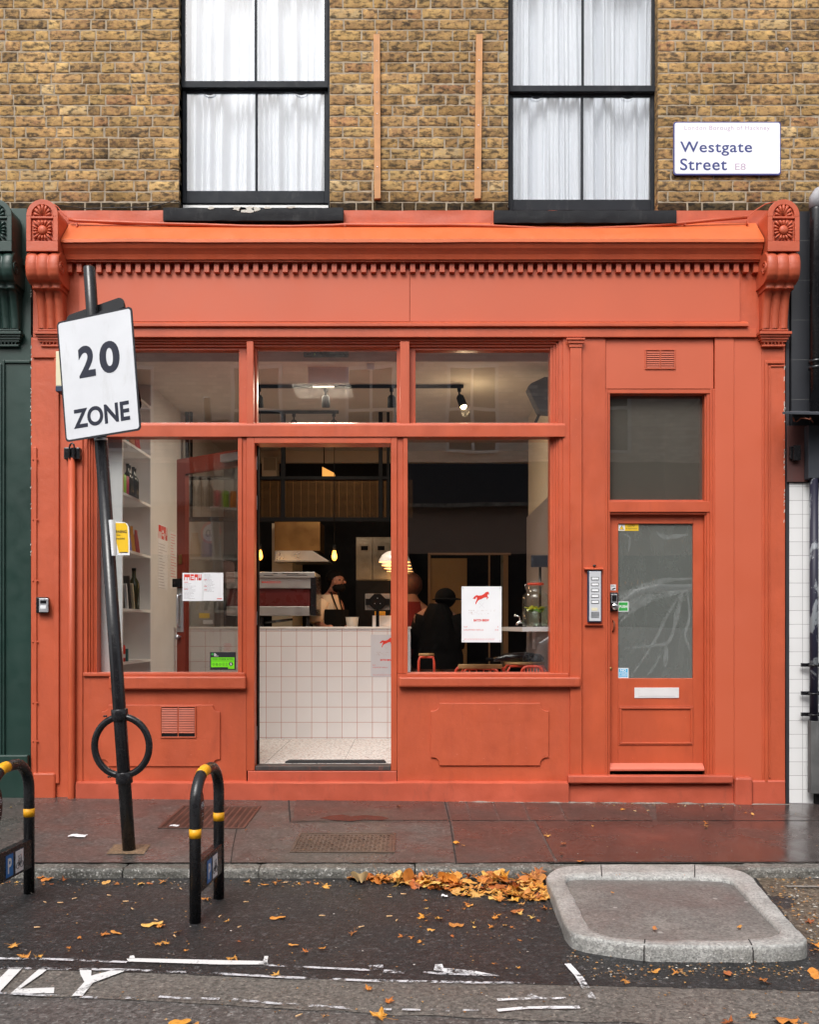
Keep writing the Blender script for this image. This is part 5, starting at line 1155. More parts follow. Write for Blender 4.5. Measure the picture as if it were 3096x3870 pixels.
# left of the coffee machine, seen through the door glass
gb = thing('grinder', (X(790, 2.1), 2.15, 1.304), 'pale grey appliance with a yellow warning label left of the espresso machine', 'appliance')
y = 2.1; MB().box(X(718, y), X(810, y), y, y + 0.3, 1.304, Z(2268, y)).build('case', M['grey_case'], gb, 0.006)
MB().box(X(753, y), X(792, y), y - 0.001, y - 0.0002, Z(2336, y), Z(2317, y)).build('warning_label', M['yellow'], gb)
MB().box(X(768, y), X(805, y), y - 0.001, y - 0.0002, Z(2358, y), Z(2343, y)).build('white_label', M['paper'], gb)
# hanging mesh shelf over the counter
ms = thing('mesh_screen', (-1.0, 2.0, 2.3), 'black hanging frame of fine brass mesh above the counter', 'screen')
y = 1.95; fr_ = MB()
for (a, b) in ((700, 712), (718, 725), (1062, 1078), (1431, 1446), (1462, 1472)): fr_.box(X(a, y), X(b, y), y, y + 0.04, Z(1957, y), CZ - 0.002)
fr_.box(X(700, y), X(1560, y), y - 0.002, y + 0.042, Z(1812, y), Z(1800, y)).box(X(700, y), X(1560, y), y - 0.002, y + 0.042, Z(1970, y), Z(1954, y))
fr_.build('frame', M['black_matt'], ms)
wr = MB()
for i in range(34): z = Z(1953 - i * 4.2, y); wr.box(X(725, y), X(1560, y), y + 0.018, y + 0.0195, z, z + 0.0014)
for i in range(29): x = X(730 + i * 29, y); wr.box(x, x + 0.0016, y + 0.0208, y + 0.023, Z(1954, y), Z(1812, y))
wr.build('wire_mesh', M['gold_wire'], ms)
# extraction hood, flue panel, fridge
hd_ = thing('extractor_hood', (X(1150, 2.8), 3.0, 2.0), 'steel extractor hood hanging at the back of the kitchen', 'hood')
y = 2.8; MB().prism([(X(1040, y), Z(2118, y)), (X(1241, y), Z(2118, y)), (X(1180, y), Z(2081, y)), (X(1040, y), Z(2081, y))], y, y + 0.5).build('canopy', M['hood_steel'], hd_, 0.003)
MB().box(X(1036, y), X(1243, y), y - 0.01, y + 0.51, Z(2122, y), Z(2118.3, y)).build('rim', M['steel'], hd_)
MB().box(X(1037, y), X(1209, y), y + 0.02, y + 0.5, Z(2080.5, y), Z(1970, y)).build('flue_panel', M['warm_steel'], hd_)
fg = thing('steel_fridge', (X(1440, 3.2), 3.3, FZ), 'tall steel cupboard with two doors behind the pendant lamps', 'fridge')
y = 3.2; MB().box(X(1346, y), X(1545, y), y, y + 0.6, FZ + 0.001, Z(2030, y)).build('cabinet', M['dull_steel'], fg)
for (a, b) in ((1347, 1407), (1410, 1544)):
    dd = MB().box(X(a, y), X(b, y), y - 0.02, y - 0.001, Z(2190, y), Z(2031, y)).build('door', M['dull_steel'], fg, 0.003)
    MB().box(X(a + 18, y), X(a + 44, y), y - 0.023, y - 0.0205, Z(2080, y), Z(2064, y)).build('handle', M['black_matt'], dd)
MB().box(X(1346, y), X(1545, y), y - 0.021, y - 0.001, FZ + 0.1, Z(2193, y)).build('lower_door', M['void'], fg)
# small brass lamp, its reflected light put in as glow
bl = thing('brass_lamp', (X(1243, 2.2), 2.2, 2.8), 'small ribbed brass lamp shade with its reflected light put in as glow, in front of the dark wall', 'lamp')
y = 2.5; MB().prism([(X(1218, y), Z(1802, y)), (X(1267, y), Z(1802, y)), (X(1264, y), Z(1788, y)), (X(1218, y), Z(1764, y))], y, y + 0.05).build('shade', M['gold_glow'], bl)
MB().box(X(1222, y), X(1226, y), y + 0.02, y + 0.03, Z(1770, y), CZ - 0.002).build('rod', M['black_matt'], bl)
pf = thing('framed_print', (X(1020, 3.8), 3.9, 2.8), 'square framed print high on the dark back wall', 'picture')
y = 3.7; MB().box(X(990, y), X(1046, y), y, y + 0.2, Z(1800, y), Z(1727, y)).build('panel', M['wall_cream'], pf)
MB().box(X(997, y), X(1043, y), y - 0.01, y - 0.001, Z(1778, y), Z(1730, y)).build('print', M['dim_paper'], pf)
# ---- lamps
def point(name, loc, e, col, r, parent=None):
    l = bpy.data.lights.new(name, 'POINT'); l.energy = e; l.color = col; l.shadow_soft_size = r
    o = bpy.data.objects.new(name, l); COL.objects.link(o)
    if parent is not None: o.parent = parent; o.location = Vector(loc) - ROOTLOC[parent.name]
    else: o.location = loc
    return o
def bulb(u, v, y, label):
    t = thing('filament_bulb', (X(u, y), y, Z(v + 20, y)), label, 'bulb', 'bare bulbs above the counter')
    x, z = X(u, y), Z(v, y)
    MB().lathe([(0.004, 0.062), (0.013, 0.055), (0.018, 0.035), (0.026, 0.0), (0.024, -0.022), (0.012, -0.04), (0.0, -0.044)], (x, y, z), 16).build('glow', M['bulb'], t)
    MB().tube([(x, y, z + 0.055), (x, y, z + 0.11)], 0.017, 10).build('holder', M['black_matt'], t); MB().tube([(x, y, z + 0.11), (x, y, CZ - 0.002)], 0.003, 6).build('flex', M['black_matt'], t)
    point('bulb_light', (x, y - 0.05, z), 1.6, (1, 0.55, 0.22), 0.05, t)
bulb(983, 2100, 1.9, 'amber filament bulb hanging beside the left doorpost'); bulb(1264, 2102, 1.9, 'amber filament bulb hanging in the middle above the barista')
for i, (yy, xx) in enumerate(((1.62, -0.168), (2.1, -0.16), (2.58, -0.15), (3.06, -0.14), (3.5, -0.13))):
    t = thing('pendant_lamp', (xx, yy, 1.9), 'white dome pendant lamp in the row over the counter end', 'lamp', 'white dome pendants in a row')
    zr = 1.905
    MB().lathe([(0.147, 0.0), (0.143, 0.022), (0.118, 0.065), (0.075, 0.095), (0.03, 0.108), (0.0, 0.11)], (xx, yy, zr), 32).build('shade', M['enamel'], t)
    MB().lathe([(0.146, 0.0), (0.135, 0.02), (0.11, 0.055), (0.06, 0.08), (0.0, 0.088)], (xx, yy, zr), 32).build('inner_shade', M['warm_glow'], t)
    MB().tube([(xx, yy, zr + 0.11), (xx, yy, CZ - 0.002)], 0.003, 6).build('flex', M['black_matt'], t)
    if i < 3: point('pendant_light', (xx, yy, zr - 0.03), 1.6, (1, 0.62, 0.3), 0.05, t)
def track(u0, u1, v, y, heads, label):
    z = CZ - 0.03; t = thing('track_light', ((X(u0, y) + X(u1, y)) / 2, y, z), label, 'track light', 'black ceiling track lights')
    d = F * (z - H) / (V0 - v); y = d - CD
    MB().box((u0 - U0) / (F / d), (u1 - U0) / (F / d), y - 0.012, y + 0.012, z, z + 0.025).build('rail', M['black_matt'], t)
    for (u, lit) in heads:
        x = (u - U0) * d / F; h = bpy.data.objects.new('spot_head', None); COL.objects.link(h); h.parent = t
        MB().tube([(x, y, z), (x, y, z - 0.07)], 0.008, 8).box(x - 0.016, x + 0.016, y - 0.012, y + 0.012, z - 0.03, z).build('stem', M['black_matt'], h)
        tilt = Vector((0.35, -0.15, -1)).normalized() if lit else Vector((0.0, 0.2, -1)).normalized()
        p = Vector((x, y, z - 0.06)); MB().tube([p, p + tilt * 0.02, p + tilt * 0.10, p + tilt * 0.105], [0.018, 0.033, 0.036, 0.030], 14).build('can', M['black_matt'], h)
        if lit:
            MB().ball(p + tilt * 0.106, 0.027, 10, 8).build('lens', M['spot_glow'], h)
            point('spot_light', p + tilt * 0.16, 3, (1, 0.75, 0.45), 0.04, t)
    return t
track(968, 1752, 1467, 0.74, [(979, 0), (1231, 0), (1480, 0), (1736, 1)], 'long black ceiling track with a lit spot at its right end')
track(975, 1280, 1563, 1.7, [(1111, 0), (1262, 0)], 'short black ceiling track farther back with two spots')
tl = thing('ceiling_tube', (-0.77, 0.95, CZ - 0.03), 'slim lit tube on the ceiling above the front track', 'light')
MB().box(-0.86, -0.67, 0.92, 0.98, CZ - 0.022, CZ - 0.003).build('housing', M['enamel'], tl); MB().box(-0.857, -0.673, 0.925, 0.975, CZ - 0.026, CZ - 0.0225).build('diffuser', M['tube'], tl)
ar = bpy.data.lights.new('tube_glow', 'AREA'); ar.energy = 28; ar.color = (1, 0.86, 0.68); ar.size = 0.5
ao = bpy.data.objects.new('tube_glow', ar); COL.objects.link(ao); ao.parent = tl; ao.location = Vector((-0.77, 0.95, CZ - 0.05)) - ROOTLOC[tl.name]
# shutter motor, sensor, card hung inside the middle transom; speaker in the right one
sm = thing('air_curtain', (X(1232, 0.25), 0.3, Z(1350, 0.25)), 'black box unit with a green light above the doorway inside', 'appliance')
y = 0.25; MB().box(X(1147, y), X(1318, y), y, y + 0.16, Z(1350, y), Z(1305, y)).build('case', M['black'], sm, 0.012)
MB().box(X(1188, y), X(1191, y), y - 0.002, y - 0.0003, Z(1343, y), Z(1336, y)).build('indicator', M['lime'], sm)
hc = MB().box(X(1155, y), X(1312, y), y + 0.17, y + 0.172, Z(1426, y), Z(1356, y)).build('hanging_card', M['paper']); tag(hc, 'blank white card hanging below the black unit in the middle transom', 'card')
sn = thing('motion_sensor', (X(1402, 0.3), 0.35, Z(1395, 0.3)), 'small white sensor fixed at the top of the middle transom', 'sensor')
y = 0.3; MB().box(X(1383, y), X(1420, y), y, y + 0.06, Z(1352, y), Z(1332, y)).build('mount', M['cream'], sn, 0.004)
MB().box(X(1386, y), X(1416, y), y + 0.005, y + 0.05, Z(1395, y), Z(1353, y)).build('body', M['white'], sn, 0.008)
sp_ = thing('wall_speaker', (X(2040, 0.4), 0.5, Z(1560, 0.4)), 'dark grey wedge speaker mounted in the top corner behind the right transom', 'speaker')
y = 0.4; MB().prism([(X(1995, y), Z(1462, y)), (X(2008, y), Z(1448, y)), (X(2060, y), Z(1424, y)), (X(2098, y), Z(1428, y)), (X(2098, y), Z(1558, y)), (X(2040, y), Z(1554, y)), (X(2035, y), Z(1546, y))], y, y + 0.16).build('cabinet', M['speaker'], sp_, 0.008)
MB().tube([(X(2045, y), y + 0.1, Z(1555, y)), (X(2022, y), y + 0.2, Z(1610, y))], 0.012, 8).build('bracket', M['black_matt'], sp_)
# ---- bookcase with its stock
bc = thing('bookcase', (-2.36, 0.55, FZ), 'tall white bookcase built along the left wall just inside the window', 'bookcase')
bxo, bxi = -2.485, -2.247
ep_ = MB().box(bxo, bxi, 0.165, 0.185, FZ + 0.001, 3.2).build('side_panel', M['white'], bc)
MB().box(bxo, bxi, 0.935, 0.955, FZ + 0.001, 3.2).build('side_panel', M['white'], bc)
MB().box(bxo - 0.004, bxo, 0.186, 0.934, FZ + 0.001, 3.2).build('back_panel', M['white'], bc)
SHZ = [0.61, 1.03, 1.447, 1.911, 2.348, 2.765, 3.19]
for z in SHZ: MB().box(bxo + 0.001, bxi + 0.001, 0.186, 0.934, z - 0.022, z).build('shelf', M['white'], bc)
def bottle(x, y, z, h, r, m, label, group='bottles on the bookcase'):
    t = thing('bottle', (x, y, z), label, 'bottle', group)
    MB().lathe([(0, 0.0), (r, 0.0), (r, h * 0.55), (r * 0.85, h * 0.66), (r * 0.36, h * 0.78), (r * 0.34, h * 0.95)], (x, y, z), 18).build('body', m, t)
    MB().lathe([(r * 0.4, h * 0.93), (r * 0.42, h), (0, h)], (x, y, z), 12).build('cap', M['black_matt'], t)
def can(x, y, z, h, r, m, label):
    t = thing('drink_can', (x, y, z), label, 'can', 'cans on the bookcase')
    MB().lathe([(0, 0), (r * 0.85, 0), (r, 0.008), (r, h - 0.01), (r * 0.85, h)], (x, y, z), 18).build('body', m, t); MB().lathe([(r * 0.85, h - 0.0005), (0, h - 0.002)], (x, y, z), 18).build('lid', M['aluminium'], t)
for i in range(4): bottle(-2.285 - 0.01 * (i % 2), 0.42 + i * 0.075, 2.348, 0.26, 0.034, M['bottle_glass'], 'slim dark bottle in the row on the second shelf down')
for i, (m, n) in enumerate(((M['orange_can'], 'orange can nearest the window on the bottle shelf'), (M['green_can'], 'lime green can between the orange and the crimson one'), (M['pink_can'], 'crimson spotted can next to the dark bottles'))): can(-2.285, 0.21 + i * 0.07, 2.348, 0.15, 0.032, m, n)
def bag(x, y, z, h, w, m, label):
    mb = MB(); prof = [(0.5, 0), (0.52, 0.3), (0.46, 0.7), (0.28, 0.86), (0.34, 1.0)]
    mb.grid(lambda u, v: (lambda q: Vector((x + 0.028 * math.cos(2 * math.pi * u) * (1.2 - v), y + w * q * math.sin(2 * math.pi * u), z + h * v)))(0.52 - 0.25 * max(0, v - 0.55) / 0.3 if v < 0.86 else 0.27 + (v - 0.86) * 0.7), 18, 12)
    o = mb.build('coffee_bag', m); tag(o, label, 'bag')
bag(-2.29, 0.44, 1.911, 0.20, 0.09, M['coffee_purple'], 'purple coffee bag on the middle shelf nearest the window')
bag(-2.29, 0.54, 1.911, 0.21, 0.09, M['coffee_yellow'], 'amber coffee bag between the purple and crimson ones')
bag(-2.29, 0.66, 1.911, 0.19, 0.10, M['coffee_red'], 'crimson coffee bag with a folded top farthest from the window')
bag(-2.29, 0.36, 2.765, 0.2, 0.11, M['teal'], 'teal bag on the top shelf'); bag(-2.29, 0.52, 2.765, 0.2, 0.12, M['brown_ink'], 'brown patterned bag on the top shelf'); bag(-2.29, 0.67, 2.765, 0.19, 0.12, M['coffee_red'], 'dark red bag on the top shelf right of the brown one')
bottle(-2.30, 0.64, 1.447, 0.34, 0.045, M['crema'], 'tall olive glass bottle with a yellow diamond label', 'large bottles on the bookcase')
for i, (yy, m, h, l) in enumerate(((0.27, M['book'], 0.24, 'dark book leaning on the fourth shelf nearest the window'), (0.36, M['paper'], 0.2, 'white spined book leaning on the fourth shelf'), (0.45, M['book'], 0.27, 'black book leaning in the middle of the fourth shelf'), (0.53, M['cream'], 0.21, 'cream book leaning against the olive bottle'))):
    b = MB().box(-2.36, -2.26, -0.012, 0.012, 0, h); b.xform(Matrix.Translation((0, yy, 1.448)) @ Matrix.Rotation(R(14), 4, 'X')); o = b.build('book', m, None, 0.002); tag(o, l, 'book')
jr = thing('tin', (-2.29, 0.26, 1.03), 'red and white patterned tin on the lowest visible shelf', 'tin')
MB().lathe([(0, 0), (0.035, 0), (0.035, 0.12), (0.03, 0.13), (0, 0.13)], (-2.29, 0.26, 1.03), 18).build('body', M['red_ink'], jr); MB().lathe([(0.0356, 0.03), (0.0356, 0.06)], (-2.29, 0.26, 1.03), 18).build('label', M['paper'], jr)
tc_ = MB().box(-2.34, -2.25, 0.31, 0.33, 1.031, 1.13).build('teal_card', M['teal']); tag(tc_, 'teal card propped behind the red tin', 'card')
# menus on the side wall
for i, (ya, yb, za, zb, l) in enumerate(((1.17, 1.48, 1.64, 2.217, 'tall wall menu with a big red heading beyond the bookcase'), (1.575, 1.82, 1.66, 2.19, 'narrow wall menu in small print beside the red headed one'))):
    t = thing('wall_menu', (-2.245, (ya + yb) / 2, za), l, 'menu')
    MB().box(-2.2465, -2.2455, ya, yb, za, zb).build('sheet', M['paper'], t)
    fr0 = lambda p: (-2.2452, p[0], p[2])
    if i == 0: menu_word(t, ya + 0.01, yb - 0.01, zb - 0.13, zb - 0.01, 0, frame=fr0)
    lm = lines_mb(ya + 0.02, yb - 0.03, zb - 0.18 if i == 0 else zb - 0.03, 16, 0.026, 0.006, 0, 5 + i); lm.v = [Vector((-2.2452, p.x, p.z)) for p in lm.v]; lm.build('small_print', M['red_ink'] if i else M['grey_ink'], t)
# ---- right window: bar shelf, drink jar, monitor, stools
bs = thing('bar_shelf', (1.0, 1.0, 1.26), 'long white bar shelf along the tiled wall behind the right window', 'shelf')
MB().box(0.857, 1.131, 0.25, 1.93, 1.265, 1.302).build('board', M['white'], bs, 0.003)
for yy in (0.5, 1.5): MB().extrude_x([(yy, 1.264), (yy + 0.02, 1.264), (yy + 0.02, 1.1), (yy, 1.1)], 1.10, 1.131).build('bracket', M['white'], bs)
jx, jy, jz = 0.985, 0.42, 1.302; js = S(jy)
jr = thing('drinks_jar', (jx, jy, jz), 'clip top glass jar of water, lemon and mint with a tap', 'jar')
MB().lathe([(0, 0.004), (0.098, 0.004), (0.106, 0.02), (0.106, 0.225), (0.100, 0.255), (0.068, 0.278), (0.060, 0.292), (0.060, 0.335)], (jx, jy, jz), 40).build('glass_body', M['glass_thick'], jr)
MB().lathe([(0, 0.01), (0.099, 0.01), (0.1, 0.03), (0.1, 0.165), (0, 0.165)], (jx, jy, jz), 32).build('water', M['water'], jr)
MB().lathe([(0.066, 0.336), (0.068, 0.346), (0.062, 0.352)], (jx, jy, jz), 28).build('rubber_seal', M['red_metal'], jr)
MB().lathe([(0.060, 0.353), (0.062, 0.362), (0.04, 0.368), (0, 0.37)], (jx, jy, jz), 28).build('lid', M['glass_thick'], jr)
r_ = random.Random(9)
for i in range(9):
    a = r_.uniform(0, 6.28); rr = r_.uniform(0.02, 0.07); p = Vector((jx + rr * math.cos(a), jy + rr * math.sin(a), jz + 0.155 - r_.uniform(0, 0.022)))
    d = MB().lathe([(0, 0.003), (0.026, 0.003), (0.026, -0.003), (0, -0.003)], (0, 0, 0), 16); d.xform(Matrix.Translation(p) @ Matrix.Rotation(r_.uniform(-0.7, 0.7), 4, 'X') @ Matrix.Rotation(r_.uniform(-0.6, 0.6), 4, 'Y')); d.build('lemon_slice', M['lemon'], jr)
for i in range(9):
    a = r_.uniform(0, 6.28); rr = r_.uniform(0.03, 0.08); p = Vector((jx + rr * math.cos(a), jy - abs(rr * math.sin(a)), jz + 0.14 - r_.uniform(0, 0.02)))
    d = MB().grid(lambda u, v: Vector(((u - 0.5) * 0.045, math.sin(math.pi * u) * (v - 0.5) * 0.022, 0.006 * math.sin(3 * u))), 6, 2); d.xform(Matrix.Translation(p) @ Matrix.Rotation(r_.uniform(-1.5, 1.5), 4, 'X') @ Matrix.Rotation(r_.uniform(-0.9, 0.9), 4, 'Y')); d.build('mint_leaf', M['mint'], jr)
tp = MB().tube([(jx - 0.10, jy - 0.02, jz + 0.04), (jx - 0.13, jy - 0.03, jz + 0.042), (jx - 0.15, jy - 0.03, jz + 0.03), (jx - 0.156, jy - 0.03, jz + 0.016)], [0.014, 0.013, 0.010, 0.009], 10); tp.tube([(jx - 0.13, jy - 0.03, jz + 0.05), (jx - 0.13, jy - 0.03, jz + 0.08), (jx - 0.165, jy - 0.035, jz + 0.092)], 0.006, 8); tp.ball((jx - 0.168, jy - 0.036, jz + 0.092), 0.011); tp.build('tap', M['chrome'], jr)
MB().tube([(jx - 0.064, jy, jz + 0.345), (jx - 0.085, jy - 0.01, jz + 0.335), (jx - 0.08, jy - 0.01, jz + 0.31), (jx - 0.062, jy, jz + 0.30)], 0.003, 6).build('clip', M['chrome'], jr)
mn = thing('small_monitor', (1.06, 0.8, 1.302), 'small dark patterned tablet on a stand behind the drinks jar', 'monitor')
y = 0.75; MB().box(X(2007, y), X(2078, y), y, y + 0.02, Z(2143, y), Z(2098, y)).build('panel', M['tablet'], mn, 0.004)
MB().tube([(X(2043, y), y + 0.02, 1.303), (X(2043, y), y + 0.02, Z(2143, y))], 0.011, 10).lathe([(0.06, 0), (0.06, 0.01), (0.0, 0.014)], (X(2043, y), y + 0.02, 1.3025), 20).build('stand', M['black'], mn)
def red_stool(x, y, zs, label, w=0.16, seat=True):
    t = thing('red_stool', (x, y, FZ), label, 'stool', 'red tube stools')
    for (sx, sy) in ((-1, -1), (1, -1), (-1, 1), (1, 1)):
        MB().tube([(x + sx * w * 1.2, y + sy * w * 1.2, FZ + 0.001), (x + sx * w, y + sy * w, zs - 0.05), (x + sx * w * 0.85, y + sy * w * 0.85, zs - 0.012), (x, y + sy * w * 0.8, zs - 0.008)], 0.011, 8).build('leg', M['red_metal'], t)
    MB().lathe([(0, 0), (w * 1.02, 0), (w * 1.05, 0.008), (w * 1.05, 0.018), (w, 0.022), (0, 0.022)], (x, y, zs), 28).build('seat', M['beech'], t)
    ring_ = MB(); ring_.tube([(x + w * 1.1 * math.cos(2 * math.pi * k / 24), y + w * 1.1 * math.sin(2 * math.pi * k / 24), FZ + 0.28) for k in range(25)], 0.008, 8); ring_.build('footrest', M['red_metal'], t)
red_stool(X(1612, 1.25), 1.25, 1.045, 'slim red stool at the left of the right window in front of the dark coat', 0.068); red_stool(0.62, 1.55, 0.93, 'red stool behind the poster'); red_stool(0.95, 0.85, 0.985, 'red stool with a black umbrella lying on its wooden seat')
def red_chair(u0, u1, v, y, label, rail):
    x0, x1, zt = X(u0, y), X(u1, y), Z(v, y); t = thing('red_chair', ((x0 + x1) / 2, y, FZ), label, 'chair', 'red metal chairs in the window')
    r0 = 0.05; pth = [(x0, y, FZ + 0.002), (x0, y, zt - r0)] + [(x0 + r0 - r0 * math.cos(a), y, zt - r0 + r0 * math.sin(a)) for a in [math.pi / 2 * k / 6 for k in range(1, 7)]] + [(x1 - r0 + r0 * math.sin(a), y, zt - r0 + r0 * math.cos(a)) for a in [math.pi / 2 * k / 6 for k in range(0, 7)]] + [(x1, y, FZ + 0.002)]
    MB().tube(pth, 0.012, 10).build('back_frame', M['red_metal'], t)
    if rail: MB().box(x0 + 0.02, x1 - 0.02, y - 0.016, y + 0.016, zt - 0.015, zt + 0.022).build('top_rail', M['beech'], t, 0.008)
    for k in range(6): xx = x0 + (x1 - x0) * (k + 1) / 7; MB().tube([(xx, y, zt - 0.012), (xx, y, 0.72)], 0.005, 6).build('spindle', M['red_metal'], t)
    MB().box(x0, x1, y + 0.02, y + 0.34, 0.69, 0.715).build('seat', M['red_metal'], t, 0.01)
    for x in (x0 + 0.01, x1 - 0.01): MB().tube([(x, y + 0.33, 0.69), (x, y + 0.34, FZ + 0.002)], 0.011, 8).build('leg', M['red_metal'], t)
red_chair(1722, 1908, 2520, 0.36, 'red metal chair with a pale wooden top rail at the window', True)
red_chair(1972, 2052, 2519, 0.36, 'red metal chair with an arched tube back in the window corner', False)
um = thing('umbrella', (0.9, 0.8, 1.01), 'folded black umbrella lying across a stool seat', 'umbrella')
MB().tube([(0.68, 0.80, 1.025), (0.74, 0.80, 1.035), (0.78, 0.80, 1.045), (0.95, 0.82, 1.05), (1.08, 0.84, 1.035), (1.11, 0.84, 1.03)], [0.018, 0.022, 0.035, 0.042, 0.036, 0.015], 12).build('canopy', M['black'], um)
MB().tube([(0.62, 0.80, 1.03), (0.69, 0.80, 1.028)], 0.014, 8).build('handle', M['black_matt'], um)
# ---- far furniture behind the right window: timber doors
td = thing('timber_screen', (0.5, 3.5, FZ), 'dim timber framed screen at the back of the right room', 'screen')
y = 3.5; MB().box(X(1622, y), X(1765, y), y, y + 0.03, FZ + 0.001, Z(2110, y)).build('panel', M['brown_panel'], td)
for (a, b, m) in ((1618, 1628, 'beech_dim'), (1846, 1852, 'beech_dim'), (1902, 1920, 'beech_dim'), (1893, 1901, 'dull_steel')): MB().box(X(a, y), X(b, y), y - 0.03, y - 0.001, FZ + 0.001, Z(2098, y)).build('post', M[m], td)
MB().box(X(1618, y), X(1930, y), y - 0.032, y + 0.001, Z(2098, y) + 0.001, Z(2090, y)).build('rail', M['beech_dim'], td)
# fairy lights in the flat's hall
fy = thing('fairy_lights', (2.1, 0.7, 1.6), 'string of tiny orange fairy lights glimmering behind the flat door glass', 'lights')
y = 0.45; pts = [(2345, 2213), (2364, 2201), (2388, 2205), (2409, 2203), (2411, 2196), (2427, 2201), (2470, 2190), (2580, 2045), (2531, 2046), (2477, 2057), (2419, 2075)]
for (u, v) in pts: MB().ball((X(u, y), y, Z(v, y)), 0.0045, 8, 6).build('bulb', M['fairy'], fy)
MB().tube([(X(u, y), y + 0.006, Z(v, y)) for u, v in pts], 0.0012, 5).build('wire', M['black_matt'], fy)
# ---- people
def person(name, root_loc, joints, edges, label, skin_mat, extra=None):
    t = thing(name, root_loc, label, 'person')
    me = bpy.data.meshes.new('body'); vs = [Vector(j[0]) - Vector(root_loc) for j in joints]
    me.from_pydata([tuple(v) for v in vs], edges, [])
    o = bpy.data.objects.new('body', me); COL.objects.link(o); o.parent = t
    sk = o.modifiers.new('skin', 'SKIN'); sk.use_smooth_shade = True
    if not me.skin_vertices: 
        bm = bmesh.new(); bm.from_mesh(me); bm.verts.layers.skin.verify(); bm.to_mesh(me); bm.free()
    for i, j in enumerate(joints): me.skin_vertices[0].data[i].radius = j[1] if isinstance(j[1], tuple) else (j[1], j[1])
    me.skin_vertices[0].data[0].use_root = True
    ss = o.modifiers.new('sub', 'SUBSURF'); ss.levels = 2; ss.render_levels = 2
    me.materials.append(skin_mat); return t
def figure(base, hip, chest, neck, head, sh, arms, legs, label, skin_mat, torso=(0.12, 0.15)):
    # joints laid out hip upwards; arms/legs = lists of point chains
    J = [(hip, (torso[0], torso[0])), (Vector(hip).lerp(Vector(chest), 0.5), (torso[0] * 0.92,) * 2), (chest, (torso[1],) * 2), (neck, (0.055, 0.055)), (Vector(head) + Vector((0, 0, -0.05)), (0.062, 0.062)), (head, (0.082, 0.082)), (Vector(head) + Vector((0, 0, 0.075)), (0.07, 0.07))]
    E = [(0, 1), (1, 2), (2, 3), (3, 4), (4, 5), (5, 6)]
    for ch in arms:
        p = 2
        for k, q in enumerate(ch): J.append((q, ((0.062, 0.05, 0.040, 0.032, 0.036)[min(k, 4)],) * 2)); E.append((p, len(J) - 1)); p = len(J) - 1
    for ch in legs:
        p = 0
        for k, q in enumerate(ch): J.append((q, ((0.09, 0.065, 0.042, 0.04)[min(k, 3)],) * 2)); E.append((p, len(J) - 1)); p = len(J) - 1
    return person('person', base, J, E, label, skin_mat)
# barista
by, bx = 2.50, X(1262, 2.5); s_ = S(2.5)
hz = Z(2198, 2.5)
bp_ = figure((bx, by, FZ), (bx - 0.03, by, 1.12), (bx - 0.055, by, 1.50), (bx - 0.03, by, 1.64), (bx + 0.035, by - 0.01, hz), None,
    [[(bx - 0.14, by - 0.10, 1.53), (bx - 0.15, by - 0.16, 1.33), (bx - 0.05, by - 0.3, 1.28), (bx + 0.02, by - 0.36, 1.3)], [(bx + 0.04, by + 0.12, 1.53), (bx + 0.08, by + 0.10, 1.32), (bx + 0.14, by - 0.1, 1.28), (bx + 0.16, by - 0.2, 1.3)]],
    [[(bx - 0.08, by, 0.75), (bx - 0.08, by, 0.45), (bx - 0.08, by - 0.02, FZ + 0.04)], [(bx + 0.06, by, 0.75), (bx + 0.07, by, 0.45), (bx + 0.08, by - 0.02, FZ + 0.04)]],
    'bearded barista in cream T-shirt and black apron looking down', M['skin'])
def shell(mb, name, m, p): return mb.build(name, m, p)
shell(MB().grid(lambda u, v: Vector((bx - 0.045 - 0.01 * math.sin(3 * v) + (0.165 - 0.05 * v ** 3) * math.cos(2 * math.pi * u) * (1 if v < 0.9 else 0.8), by + (0.175 - 0.06 * v ** 3) * math.sin(2 * math.pi * u), 1.05 + 0.58 * v)), 28, 12), 'tshirt', M['tee'], bp_)
MB().tube([(bx - 0.10, by - 0.12, 1.57), (bx - 0.155, by - 0.15, 1.45), (bx - 0.16, by - 0.18, 1.34)], [0.075, 0.078, 0.072], 14).build('sleeve', M['tee'], bp_)
MB().grid(lambda u, v: Vector((bx - 0.03 + 0.185 * math.cos((u - 0.5) * 2.6 - 0.55), by + 0.19 * math.sin((u - 0.5) * 2.6 - 0.55), 0.8 + 0.68 * v)), 14, 8).build('apron', M['dark_cloth'], bp_)
for (xa, xb) in ((0.055, -0.02), (0.10, 0.05)): MB().tube([(bx + xa, by - 0.17, 1.47), (bx + (xa + xb) / 2 + 0.0, by - 0.155, 1.56), (bx + xb, by - 0.10, 1.655)], 0.008, 6).build('apron_strap', M['dark_cloth'], bp_)
hc_ = Vector((bx + 0.035, by - 0.01, hz))
MB().ball(hc_ + Vector((-0.028, 0.028, 0.040)), 0.095, 18, 12, (1.0, 0.95, 0.9)).build('hair', M['hair'], bp_)
MB().ball(hc_ + Vector((0.016, -0.022, -0.066)), 0.068, 16, 10, (1.05, 0.9, 0.72)).build('beard', M['hair'], bp_)
MB().ball(hc_ + Vector((0.078, -0.045, -0.008)), 0.013, 10, 8, (1.1, 0.8, 1.3)).build('nose', M['skin'], bp_)
MB().ball(hc_ + Vector((-0.02, -0.082, -0.012)), 0.022, 10, 8, (0.6, 0.5, 1.0)).build('ear', M['skin'], bp_)
for dx in (0.03, 0.07): MB().ball(hc_ + Vector((dx, -0.074 + dx * 0.25, 0.014)), 0.010, 8, 6, (1.3, 0.6, 0.5)).build('eye', M['hair'], bp_)
